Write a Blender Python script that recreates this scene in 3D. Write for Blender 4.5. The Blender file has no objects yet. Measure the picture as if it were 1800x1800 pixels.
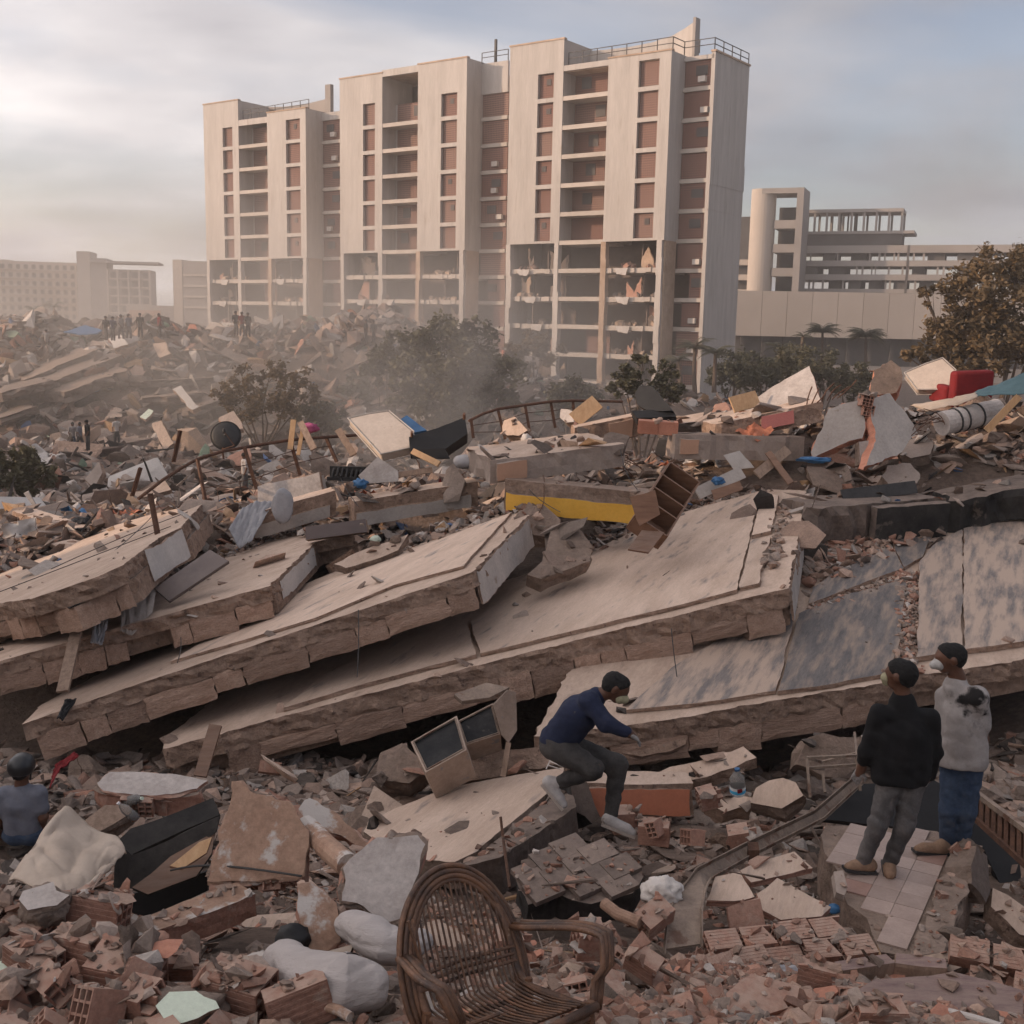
import bpy, bmesh, math, random
import numpy as np
from mathutils import Vector, Matrix, noise
from mathutils.geometry import tessellate_polygon
random.seed(7); RNG = np.random.default_rng(7)
R = math.radians
SC = bpy.context.scene
COL = SC.collection
# ------------------------------------------------------------------ camera
CAM = Vector((0.0, 0.0, 4.3)); FPX = 2000.0
PITCH, ROLL = R(9.37), R(1.2)
_f = Vector((0, math.cos(PITCH), -math.sin(PITCH))); _u = Vector((0, math.sin(PITCH), math.cos(PITCH))); _r = Vector((1, 0, 0))
RT = _r * math.cos(ROLL) + _u * math.sin(ROLL); UP = -_r * math.sin(ROLL) + _u * math.cos(ROLL)
cam_d = bpy.data.cameras.new('camera'); cam = bpy.data.objects.new('camera', cam_d); COL.objects.link(cam)
cam_d.sensor_width = 36; cam_d.lens = 36 * FPX / 1800; cam_d.clip_end = 3000; cam_d.clip_start = 0.1
m3 = Matrix((RT, UP, -_f)).transposed()
cam.matrix_world = Matrix.Translation(CAM) @ m3.to_4x4()
SC.camera = cam
# ------------------------------------------------------------------ world, sun, exposure
SUN_EL, SUN_AZ = R(13.0), R(-97.0)     # azimuth clockwise from +Y
SC.view_settings.view_transform = 'Standard'; SC.view_settings.look = 'None'
SC.view_settings.gamma = 1; SC.view_settings.use_curve_mapping = False
SC.view_settings.exposure = 0.56
SC.cycles.use_denoising = True; SC.cycles.use_adaptive_sampling = True; SC.cycles.adaptive_threshold = 0.025
SC.cycles.max_bounces = 5; SC.cycles.diffuse_bounces = 2; SC.cycles.glossy_bounces = 2; SC.cycles.transmission_bounces = 4
SC.cycles.volume_bounces = 0; SC.cycles.transparent_max_bounces = 8; SC.cycles.caustics_reflective = False; SC.cycles.caustics_refractive = False
SC.cycles.volume_step_rate = 3.0; SC.cycles.volume_max_steps = 64
W = bpy.data.worlds.new('World'); SC.world = W; W.use_nodes = True
def build_world():
    nt = W.node_tree; N = nt.nodes; L = nt.links; N.clear()
    out = N.new('ShaderNodeOutputWorld'); bg = N.new('ShaderNodeBackground'); L.new(bg.outputs[0], out.inputs[0])
    sky = N.new('ShaderNodeTexSky'); sky.sky_type = 'NISHITA'; sky.sun_disc = False
    sky.sun_elevation = SUN_EL; sky.sun_rotation = SUN_AZ; sky.air_density = 1.2; sky.dust_density = 1.2; sky.ozone_density = 2.0
    tc = N.new('ShaderNodeTexCoord')
    sep = N.new('ShaderNodeSeparateXYZ'); L.new(tc.outputs['Generated'], sep.inputs[0])
    # cloud sheet: project the direction on a flat layer so the banks stretch towards the horizon
    add = N.new('ShaderNodeMath'); add.operation = 'ADD'; add.inputs[1].default_value = 0.22; L.new(sep.outputs['Z'], add.inputs[0])
    mx = N.new('ShaderNodeMath'); mx.operation = 'MAXIMUM'; mx.inputs[1].default_value = 0.05; L.new(add.outputs[0], mx.inputs[0])
    dv = N.new('ShaderNodeVectorMath'); dv.operation = 'DIVIDE'
    cmb = N.new('ShaderNodeCombineXYZ')
    for i in range(3): L.new(mx.outputs[0], cmb.inputs[i])
    L.new(tc.outputs['Generated'], dv.inputs[0]); L.new(cmb.outputs[0], dv.inputs[1])
    mp = N.new('ShaderNodeMapping'); mp.inputs['Location'].default_value = (7.4, 4.1, 0); mp.inputs['Scale'].default_value = (0.75, 1.0, 1); L.new(dv.outputs[0], mp.inputs[0])
    n1 = N.new('ShaderNodeTexNoise'); n1.inputs['Scale'].default_value = 1.25; n1.inputs['Detail'].default_value = 7; n1.inputs['Roughness'].default_value = 0.52; n1.inputs['Distortion'].default_value = 0.35
    L.new(mp.outputs[0], n1.inputs['Vector'])
    rp = N.new('ShaderNodeValToRGB'); rp.color_ramp.elements[0].position = 0.38; rp.color_ramp.elements[1].position = 0.58; rp.color_ramp.elements[0].color = (0.38, 0.38, 0.38, 1)
    L.new(n1.outputs['Fac'], rp.inputs[0])
    n2 = N.new('ShaderNodeTexNoise'); n2.inputs['Scale'].default_value = 1.7; n2.inputs['Detail'].default_value = 8; n2.inputs['Roughness'].default_value = 0.5
    L.new(mp.outputs[0], n2.inputs['Vector'])
    cc = N.new('ShaderNodeValToRGB'); e = cc.color_ramp.elements
    e[0].position = 0.36; e[0].color = (0.74, 0.73, 0.76, 1); e[1].position = 0.64; e[1].color = (1.3, 1.27, 1.25, 1)
    L.new(n2.outputs['Fac'], cc.inputs[0])
    tint = N.new('ShaderNodeMixRGB'); tint.blend_type = 'MULTIPLY'; tint.inputs[0].default_value = 1.0; tint.inputs[2].default_value = (SKYT[0], SKYT[1], SKYT[2], 1)
    L.new(sky.outputs[0], tint.inputs[1])
    # thin cloud lit through by the low sun: brighter towards it, bluish grey away from it
    nrm = N.new('ShaderNodeVectorMath'); nrm.operation = 'NORMALIZE'; L.new(tc.outputs['Generated'], nrm.inputs[0])
    dot = N.new('ShaderNodeVectorMath'); dot.operation = 'DOT_PRODUCT'; L.new(nrm.outputs[0], dot.inputs[0])
    dot.inputs[1].default_value = (math.sin(SUN_AZ) * math.cos(SUN_EL), math.cos(SUN_AZ) * math.cos(SUN_EL), math.sin(SUN_EL))
    half = N.new('ShaderNodeMath'); half.operation = 'MULTIPLY_ADD'; half.inputs[1].default_value = 0.5; half.inputs[2].default_value = 0.5; L.new(dot.outputs['Value'], half.inputs[0])
    pw = N.new('ShaderNodeMath'); pw.operation = 'POWER'; pw.inputs[1].default_value = 3.0; L.new(half.outputs[0], pw.inputs[0])
    gl = N.new('ShaderNodeVectorMath'); gl.operation = 'SCALE'; gl.inputs[0].default_value = CLOUD_GLOW; L.new(pw.outputs[0], gl.inputs['Scale'])
    ad = N.new('ShaderNodeVectorMath'); ad.operation = 'ADD'; ad.inputs[1].default_value = CLOUD_BASE; L.new(gl.outputs[0], ad.inputs[0])
    cm = N.new('ShaderNodeMixRGB'); cm.blend_type = 'MULTIPLY'; cm.inputs[0].default_value = 1.0; L.new(ad.outputs[0], cm.inputs[1]); L.new(cc.outputs[0], cm.inputs[2])
    fac = N.new('ShaderNodeMath'); fac.operation = 'MULTIPLY'; fac.inputs[1].default_value = 0.95; L.new(rp.outputs[0], fac.inputs[0])
    mix = N.new('ShaderNodeMixRGB'); L.new(fac.outputs[0], mix.inputs[0]); L.new(tint.outputs[0], mix.inputs[1]); L.new(cm.outputs[0], mix.inputs[2])
    L.new(mix.outputs[0], bg.inputs[0]); bg.inputs[1].default_value = SKY_STRENGTH
CLOUD_BASE = (2.6, 2.68, 2.95); CLOUD_GLOW = (13.0, 11.9, 11.0); SKYT = (1.18, 1.06, 1.2); SKY_STRENGTH = 0.1
build_world()
sun_d = bpy.data.lights.new('sun', 'SUN'); sun_d.energy = 2.6; sun_d.angle = R(0.9); sun_d.color = (1.0, 0.72, 0.5)
sun = bpy.data.objects.new('sun', sun_d); COL.objects.link(sun)
_s = Vector((math.sin(SUN_AZ) * math.cos(SUN_EL), math.cos(SUN_AZ) * math.cos(SUN_EL), math.sin(SUN_EL)))
sun.rotation_euler = _s.to_track_quat('Z', 'Y').to_euler()
sun.location = (-60, 0, 60)
# ------------------------------------------------------------------ view helpers (a pixel of the photograph + a distance = a point of the place)
def ray(px, py):
    d = _f + RT * ((px - 900) / FPX) + UP * ((900 - py) / FPX)
    return d
def P(px, py, d):
    v = ray(px, py); return CAM + v * (d / v.y)
class Plane:
    def __init__(s, p, n): s.p = Vector(p); s.n = Vector(n).normalized()
    def hit(s, px, py):
        v = ray(px, py); return CAM + v * ((s.p - CAM).dot(s.n) / v.dot(s.n))
def plane3(a, b, c):
    a, b, c = P(*a), P(*b), P(*c); return Plane(a, (b - a).cross(c - a))
def planen(px, py, d, n): return Plane(P(px, py, d), n)
# ------------------------------------------------------------------ materials
MATS = {}
def nodes(name):
    m = bpy.data.materials.new(name); m.use_nodes = True; MATS[name] = m
    nt = m.node_tree; return m, nt, nt.nodes, nt.links, nt.nodes['Principled BSDF']
def mat(name, c1, c2, rough=0.9, scale=1.5, bump=0.35, bscale=30, fine=0.25, dust=0.0, dustc=(0.33, 0.25, 0.2), tint=False, rnd=0.12, stretch=None, metal=0.0, blot=None, blotc=None, blots=2.0, blotw=0.06, spec=0.3, bdist=0.02):
    m, nt, N, L, b = nodes(name)
    tc = N.new('ShaderNodeTexCoord'); co = tc.outputs['Object']
    oi = N.new('ShaderNodeObjectInfo')
    ofs = N.new('ShaderNodeVectorMath'); ofs.operation = 'ADD'
    sc_ = N.new('ShaderNodeMath'); sc_.operation = 'MULTIPLY'; sc_.inputs[1].default_value = 37.0; L.new(oi.outputs['Random'], sc_.inputs[0])
    L.new(co, ofs.inputs[0]); L.new(sc_.outputs[0], ofs.inputs[1]); co = ofs.outputs[0]
    if stretch:
        mp = N.new('ShaderNodeMapping'); mp.vector_type = 'TEXTURE'; mp.inputs['Scale'].default_value = [1 / q for q in stretch[:3]]
        if len(stretch) > 3: mp.inputs['Rotation'].default_value = (0, 0, stretch[3])
        L.new(co, mp.inputs[0]); co = mp.outputs[0]
    def noi(s, d, rg=0.6):
        n = N.new('ShaderNodeTexNoise'); n.inputs['Scale'].default_value = s; n.inputs['Detail'].default_value = d; n.inputs['Roughness'].default_value = rg
        L.new(co, n.inputs['Vector']); return n.outputs['Fac']
    n1 = noi(scale, 8, 0.65)
    rp = N.new('ShaderNodeValToRGB'); e = rp.color_ramp.elements
    e[0].position = 0.32; e[0].color = (*c1, 1); e[1].position = 0.68; e[1].color = (*c2, 1); L.new(n1, rp.inputs[0]); c = rp.outputs[0]
    def mul(c, fac_socket, lo, hi):
        mr = N.new('ShaderNodeMapRange'); mr.inputs['From Min'].default_value = 0.25; mr.inputs['From Max'].default_value = 0.75; mr.inputs['To Min'].default_value = lo; mr.inputs['To Max'].default_value = hi
        L.new(fac_socket, mr.inputs['Value'])
        x = N.new('ShaderNodeVectorMath'); x.operation = 'SCALE'; L.new(c, x.inputs[0]); L.new(mr.outputs[0], x.inputs['Scale']); return x.outputs[0]
    if fine: c = mul(c, noi(bscale * 1.3, 6, 0.7), 1 - fine, 1 + fine)
    if blot is not None:
        bn = noi(blots, 9, 0.62); br = N.new('ShaderNodeValToRGB'); q = br.color_ramp.elements
        q[0].position = blot; q[1].position = blot + blotw; L.new(bn, br.inputs[0])
        mx = N.new('ShaderNodeMixRGB'); L.new(br.outputs[0], mx.inputs[0]); L.new(c, mx.inputs[1]); mx.inputs[2].default_value = (*blotc, 1); c = mx.outputs[0]
    if rnd:
        mr = N.new('ShaderNodeMapRange'); mr.inputs['To Min'].default_value = 1 - rnd; mr.inputs['To Max'].default_value = 1 + rnd; L.new(oi.outputs['Random'], mr.inputs['Value'])
        x = N.new('ShaderNodeVectorMath'); x.operation = 'SCALE'; L.new(c, x.inputs[0]); L.new(mr.outputs[0], x.inputs['Scale']); c = x.outputs[0]
    if tint:
        at = N.new('ShaderNodeAttribute'); at.attribute_name = 'tint'
        mx = N.new('ShaderNodeMixRGB'); mx.blend_type = 'MULTIPLY'; mx.inputs[0].default_value = 1; L.new(c, mx.inputs[1]); L.new(at.outputs['Color'], mx.inputs[2]); c = mx.outputs[0]
    if dust:
        ge = N.new('ShaderNodeNewGeometry'); sp = N.new('ShaderNodeSeparateXYZ'); L.new(ge.outputs['Normal'], sp.inputs[0])
        mr = N.new('ShaderNodeMapRange'); mr.inputs['From Min'].default_value = 0.25; mr.inputs['From Max'].default_value = 0.95; mr.inputs['To Max'].default_value = dust; L.new(sp.outputs['Z'], mr.inputs['Value'])
        dn = N.new('ShaderNodeMapRange'); dn.inputs['From Min'].default_value = 0.35; dn.inputs['From Max'].default_value = 0.6; dn.inputs['To Min'].default_value = 0.25; L.new(noi(scale * 2.3, 7), dn.inputs['Value'])
        ml = N.new('ShaderNodeMath'); ml.operation = 'MULTIPLY'; L.new(mr.outputs[0], ml.inputs[0]); L.new(dn.outputs[0], ml.inputs[1])
        mx = N.new('ShaderNodeMixRGB'); L.new(ml.outputs[0], mx.inputs[0]); L.new(c, mx.inputs[1]); mx.inputs[2].default_value = (*dustc, 1); c = mx.outputs[0]
    L.new(c, b.inputs['Base Color']); b.inputs['Roughness'].default_value = rough; b.inputs['Metallic'].default_value = metal
    b.inputs['Specular IOR Level'].default_value = spec
    if bump:
        bp = N.new('ShaderNodeBump'); bp.inputs['Strength'].default_value = bump; bp.inputs['Distance'].default_value = bdist
        L.new(noi(bscale, 9, 0.68), bp.inputs['Height']); L.new(bp.outputs[0], b.inputs['Normal'])
    return m
# palette (real-world albedos, everything under a coat of warm grey-brown dust)
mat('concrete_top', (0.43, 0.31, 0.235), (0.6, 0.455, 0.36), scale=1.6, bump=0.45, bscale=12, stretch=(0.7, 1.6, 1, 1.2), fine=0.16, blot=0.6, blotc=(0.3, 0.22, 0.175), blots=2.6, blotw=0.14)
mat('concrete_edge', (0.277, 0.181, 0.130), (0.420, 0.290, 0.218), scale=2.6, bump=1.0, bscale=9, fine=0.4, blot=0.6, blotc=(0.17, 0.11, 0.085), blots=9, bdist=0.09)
mat('block', (0.361, 0.228, 0.163), (0.499, 0.340, 0.258), scale=3, bump=0.8, bscale=13, fine=0.3, rnd=0.22, blot=0.64, blotc=(0.14, 0.08, 0.055), blots=13, bdist=0.06)
mat('concrete_rough', (0.168, 0.119, 0.090), (0.303, 0.218, 0.171), scale=3, bump=1.0, bscale=11, fine=0.35, dust=0.5, bdist=0.05, rnd=0.2)
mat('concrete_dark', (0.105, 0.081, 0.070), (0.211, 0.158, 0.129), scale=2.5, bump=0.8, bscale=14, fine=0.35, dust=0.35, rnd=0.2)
mat('concrete_grey', (0.281, 0.225, 0.191), (0.400, 0.319, 0.270), scale=1.6, bump=0.4, bscale=22, fine=0.15)
mat('charred', (0.012, 0.011, 0.011), (0.05, 0.044, 0.04), rough=0.85, scale=2, bump=0.6, bscale=14, fine=0.3, blot=0.62, blotc=(0.12, 0.095, 0.08), blots=3)
mat('tile_dark', (0.1, 0.092, 0.092), (0.19, 0.165, 0.15), rough=0.6, scale=4.5, bump=0.2, bscale=20, fine=0.3, stretch=(0.45, 2.6, 1, 1.15), blot=0.46, blotc=(0.33, 0.25, 0.195), blots=3.2, blotw=0.2)
mat('tile_dusty', (0.13, 0.115, 0.11), (0.22, 0.185, 0.165), rough=0.65, scale=4.5, bump=0.2, bscale=20, fine=0.3, stretch=(0.45, 2.6, 1, 1.15), blot=0.38, blotc=(0.4, 0.3, 0.235), blots=3.0, blotw=0.18)
mat('screed', (0.47, 0.345, 0.265), (0.61, 0.465, 0.37), scale=1.8, bump=0.35, bscale=16, fine=0.14, stretch=(0.55, 2.2, 1, 1.15), blot=0.58, blotc=(0.2, 0.175, 0.165), blots=2.6, blotw=0.13)
mat('paint_white', (0.44, 0.4, 0.37), (0.56, 0.51, 0.47), scale=2, bump=0.3, bscale=18, fine=0.12, blot=0.66, blotc=(0.33, 0.26, 0.21), blots=6)
mat('paint_grey', (0.34, 0.295, 0.265), (0.45, 0.395, 0.355), scale=2.5, bump=0.35, bscale=16, fine=0.15, blot=0.62, blotc=(0.27, 0.21, 0.17), blots=4)
mat('paint_yellow', (0.62, 0.34, 0.05), (0.7, 0.41, 0.08), scale=1.5, bump=0.2, bscale=16, fine=0.08, blot=0.68, blotc=(0.36, 0.25, 0.14), blots=3, blotw=0.1)
mat('paint_pink', (0.6, 0.2, 0.17), (0.66, 0.26, 0.22), scale=2, bump=0.2, fine=0.08)
mat('paint_salmon', (0.42, 0.25, 0.17), (0.48, 0.29, 0.2), scale=2, bump=0.2, fine=0.08)
mat('paint_orange', (0.42, 0.15, 0.085), (0.5, 0.19, 0.11), scale=2, bump=0.2, bscale=14, fine=0.1, blot=0.66, blotc=(0.38, 0.26, 0.2), blots=4)
mat('paint_mint', (0.52, 0.58, 0.47), (0.6, 0.66, 0.54), scale=3, bump=0.25, fine=0.1)
mat('brick', (0.284, 0.142, 0.099), (0.387, 0.219, 0.163), scale=5, bump=0.6, bscale=22, fine=0.3, dust=0.9, dustc=(0.42, 0.295, 0.23), rnd=0.22, blot=0.57, blotc=(0.4, 0.3, 0.24), blots=7, blotw=0.12)
mat('brick_raw', (0.43, 0.18, 0.115), (0.54, 0.25, 0.17), scale=5, bump=0.3, bscale=40, fine=0.15, dust=0.25, dustc=(0.36, 0.235, 0.18), rnd=0.16)
mat('mortar', (0.225, 0.165, 0.130), (0.328, 0.251, 0.201), scale=5, bump=1.0, bscale=16, fine=0.3, dust=0.4, bdist=0.04)
mat('plaster_old', (0.285, 0.172, 0.119), (0.370, 0.241, 0.172), scale=4, bump=0.5, bscale=16, fine=0.3, blot=0.53, blotc=(0.5, 0.45, 0.41), blots=3.4, blotw=0.06)
mat('plaster_grey', (0.36, 0.31, 0.28), (0.49, 0.435, 0.4), scale=3.2, bump=0.45, bscale=18, fine=0.22, blot=0.58, blotc=(0.26, 0.205, 0.17), blots=4, blotw=0.18)
mat('rubble', (0.484, 0.484, 0.484), (0.718, 0.718, 0.718), scale=6, bump=0.7, bscale=30, fine=0.3, dust=0.25, tint=True, rnd=0)
mat('soil', (0.105, 0.073, 0.056), (0.186, 0.131, 0.100), scale=1.6, bump=1.0, bscale=9, fine=0.4, rnd=0, bdist=0.06)
mat('wood', (0.13, 0.065, 0.04), (0.22, 0.12, 0.075), rough=0.55, scale=2, bump=0.15, bscale=20, stretch=(1, 1, 9), fine=0.12, dust=0.35)
mat('wood_pale', (0.42, 0.25, 0.13), (0.54, 0.35, 0.2), rough=0.75, scale=3, bump=0.2, bscale=24, stretch=(6, 6, 1), fine=0.15)
mat('wood_old', (0.216, 0.147, 0.107), (0.367, 0.260, 0.195), rough=0.85, scale=3, bump=0.4, bscale=24, stretch=(7, 7, 1), fine=0.2)
mat('door_brown', (0.11, 0.085, 0.08), (0.15, 0.115, 0.105), rough=0.5, scale=1.5, bump=0.1, fine=0.08, dust=0.4, dustc=(0.27, 0.21, 0.18))
mat('rust', (0.065, 0.034, 0.024), (0.150, 0.075, 0.046), rough=0.8, scale=8, bump=0.5, bscale=40, fine=0.35)
mat('rusty_steel', (0.13, 0.095, 0.075), (0.3, 0.225, 0.17), rough=0.75, scale=4, bump=0.5, bscale=26, fine=0.3, dust=0.4, blot=0.56, blotc=(0.12, 0.06, 0.038), blots=5)
mat('steel_dark', (0.03, 0.028, 0.028), (0.06, 0.056, 0.054), rough=0.6, scale=4, bump=0.2, fine=0.2)
mat('black_sheet', (0.010, 0.009, 0.010), (0.021, 0.020, 0.020), rough=0.6, scale=2, bump=0.3, bscale=10, fine=0.2)
mat('cloth_white', (0.46, 0.41, 0.37), (0.56, 0.51, 0.47), scale=2.5, bump=0.35, bscale=7, fine=0.08, bdist=0.05)
mat('cloth_beige', (0.36, 0.3, 0.26), (0.46, 0.39, 0.34), scale=3, bump=0.4, bscale=10, fine=0.12, bdist=0.04)
mat('cloth_grey', (0.3, 0.29, 0.3), (0.38, 0.365, 0.37), scale=3, bump=0.4, bscale=10, fine=0.12, bdist=0.04)
mat('tarp_cream', (0.36, 0.285, 0.225), (0.47, 0.38, 0.305), rough=0.7, scale=2.5, bump=0.3, bscale=6, fine=0.06, blot=0.63, blotc=(0.42, 0.33, 0.26), blots=4, bdist=0.05)
mat('mattress', (0.44, 0.36, 0.3), (0.54, 0.455, 0.385), scale=3, bump=0.4, bscale=14, fine=0.1, blot=0.64, blotc=(0.34, 0.26, 0.2), blots=3)
mat('red_cloth', (0.14, 0.01, 0.012), (0.2, 0.016, 0.018), rough=0.85, scale=4, bump=0.3, bscale=16, fine=0.15)
mat('teal_tarp', (0.05, 0.1, 0.115), (0.085, 0.15, 0.165), rough=0.6, scale=3, bump=0.25, bscale=7, fine=0.06, bdist=0.05)
mat('blue_plastic', (0.03, 0.1, 0.22), (0.05, 0.15, 0.3), rough=0.45, scale=3, bump=0.1, fine=0.05)
mat('pink_cloth', (0.36, 0.07, 0.15), (0.42, 0.1, 0.19), scale=3, bump=0.4, bscale=14)
mat('rattan', (0.035, 0.02, 0.015), (0.19, 0.09, 0.046), rough=0.5, scale=7, bump=0.4, bscale=45, fine=0.25, rnd=0.2, spec=0.45, blot=0.64, blotc=(0.38, 0.26, 0.17), blots=16, blotw=0.1)
mat('tower_wall', (0.37, 0.335, 0.31), (0.47, 0.43, 0.4), scale=0.5, bump=0.2, bscale=3, fine=0.1, stretch=(2.2, 2.2, 0.22), rnd=0.05, blot=0.6, blotc=(0.21, 0.155, 0.12), blots=0.9, blotw=0.25)
mat('tower_slab', (0.38, 0.335, 0.295), (0.48, 0.42, 0.375), scale=0.6, bump=0.3, bscale=3, fine=0.08, rnd=0.06)
mat('tower_break', (0.33, 0.235, 0.17), (0.45, 0.33, 0.25), scale=1.0, bump=0.5, bscale=4, fine=0.2, rnd=0.1)
mat('tower_core', (0.1, 0.078, 0.068), (0.17, 0.13, 0.11), scale=0.3, bump=0.2, bscale=2, fine=0.1)  # base colour darkened to carry the shade inside the gutted rooms
mat('far_wall', (0.4, 0.345, 0.3), (0.48, 0.415, 0.365), scale=0.05, bump=0, fine=0, rnd=0.06)
mat('far_grey', (0.25, 0.225, 0.21), (0.32, 0.285, 0.265), scale=0.08, bump=0, fine=0.05, rnd=0.05)
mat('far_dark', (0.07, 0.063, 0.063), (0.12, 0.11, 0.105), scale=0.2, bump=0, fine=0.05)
mat('bark', (0.09, 0.065, 0.05), (0.17, 0.125, 0.095), scale=6, bump=0.7, bscale=20, stretch=(1, 1, 0.25))
mat('skin', (0.1, 0.047, 0.03), (0.13, 0.063, 0.04), rough=0.5, scale=8, bump=0.1, bscale=60, fine=0.06, rnd=0.05)
mat('hair', (0.009, 0.008, 0.008), (0.016, 0.014, 0.013), rough=0.8, scale=40, bump=0.8, bscale=150, fine=0.3)
def leafmat(name, c1, c2, sss=0.25):
    m, nt, N, L, b = nodes(name)
    at = N.new('ShaderNodeAttribute'); at.attribute_name = 'tint'
    sep = N.new('ShaderNodeSeparateColor'); L.new(at.outputs['Color'], sep.inputs[0])
    mx = N.new('ShaderNodeMixRGB'); L.new(sep.outputs[0], mx.inputs[0]); mx.inputs[1].default_value = (*c1, 1); mx.inputs[2].default_value = (*c2, 1)
    L.new(mx.outputs[0], b.inputs['Base Color']); b.inputs['Roughness'].default_value = 0.6; b.inputs['Specular IOR Level'].default_value = 0.3
    tr = N.new('ShaderNodeBsdfTranslucent'); L.new(mx.outputs[0], tr.inputs[0])
    ms = N.new('ShaderNodeMixShader'); ms.inputs[0].default_value = sss; L.new(b.outputs[0], ms.inputs[1]); L.new(tr.outputs[0], ms.inputs[2])
    L.new(ms.outputs[0], nt.nodes['Material Output'].inputs[0]); return m
leafmat('leaf_green', (0.065, 0.06, 0.036), (0.17, 0.15, 0.085)); leafmat('leaf_brown', (0.085, 0.062, 0.036), (0.21, 0.14, 0.07)); leafmat('leaf_palm', (0.06, 0.06, 0.038), (0.13, 0.12, 0.075))
def lattice_mat():
    m, nt, N, L, b = nodes('lattice')
    tc = N.new('ShaderNodeTexCoord'); sp = N.new('ShaderNodeSeparateXYZ'); L.new(tc.outputs['Object'], sp.inputs[0])
    def grid(sock, s):
        a = N.new('ShaderNodeMath'); a.operation = 'MULTIPLY'; a.inputs[1].default_value = s; L.new(sock, a.inputs[0])
        f = N.new('ShaderNodeMath'); f.operation = 'FRACT'; L.new(a.outputs[0], f.inputs[0])
        g = N.new('ShaderNodeMath'); g.operation = 'GREATER_THAN'; g.inputs[1].default_value = 0.42; L.new(f.outputs[0], g.inputs[0]); return g.outputs[0]
    a = N.new('ShaderNodeMath'); a.operation = 'MULTIPLY'; L.new(grid(sp.outputs[0], 4.2), a.inputs[0]); L.new(grid(sp.outputs[2], 4.2), a.inputs[1])
    n = N.new('ShaderNodeTexNoise'); n.inputs['Scale'].default_value = 0.5; L.new(tc.outputs['Object'], n.inputs['Vector'])
    oi = N.new('ShaderNodeObjectInfo')
    rp = N.new('ShaderNodeMixRGB'); L.new(oi.outputs['Random'], rp.inputs[0]); rp.inputs[1].default_value = (0.2, 0.098, 0.075, 1); rp.inputs[2].default_value = (0.25, 0.155, 0.125, 1)
    mx = N.new('ShaderNodeMixRGB'); L.new(a.outputs[0], mx.inputs[0]); L.new(rp.outputs[0], mx.inputs[1]); mx.inputs[2].default_value = (0.085, 0.05, 0.042, 1)
    L.new(mx.outputs[0], b.inputs['Base Color']); b.inputs['Roughness'].default_value = 0.9
lattice_mat()
# ------------------------------------------------------------------ objects
def mk(name, verts, faces, mats, parent=None, fm=None, loc=None, smooth=False, world=True, **tags):
    """ONE mesh object; verts are world points unless world=False (then local to parent)."""
    verts = [Vector(v) for v in verts]
    if world:
        if loc is None:
            c = Vector((sum(v.x for v in verts), sum(v.y for v in verts), 0)) / len(verts); c.z = min(v.z for v in verts); loc = c
        vv = [v - loc for v in verts]
        ploc = loc - (parent_world(parent) if parent else Vector())
    else:
        vv = verts; ploc = Vector(loc) if loc is not None else Vector()
    me = bpy.data.meshes.new(name); me.from_pydata([tuple(v) for v in vv], [], faces); me.update()
    o = bpy.data.objects.new(name, me); COL.objects.link(o); o.location = ploc
    for mm in (mats if isinstance(mats, (list, tuple)) else [mats]): me.materials.append(MATS[mm])
    if fm is not None: me.polygons.foreach_set('material_index', fm)
    if smooth: me.polygons.foreach_set('use_smooth', [True] * len(me.polygons))
    if parent: o.parent = parent
    tag(o, **tags); return o
def parent_world(p):
    v = Vector()
    while p: v = v + p.location; p = p.parent
    return v
def tag(o, label=None, cat=None, group=None, kind=None):
    if label: o['label'] = label
    if cat: o['category'] = cat
    if group: o['group'] = group
    if kind or cat: o['kind'] = kind or 'thing'
    return o
def empty(name, loc, label=None, cat=None, group=None, rz=0.0):
    o = bpy.data.objects.new(name, None); COL.objects.link(o); o.location = Vector(loc); o.rotation_euler = (0, 0, rz); o.empty_display_size = 0.2
    return tag(o, label, cat, group)
def copy_tree(o, parent=None, kids=None):
    c = o.copy(); COL.objects.link(c)
    if parent is not None: c.parent = parent
    for ch in o.children: copy_tree(ch, c)
    return c
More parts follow.
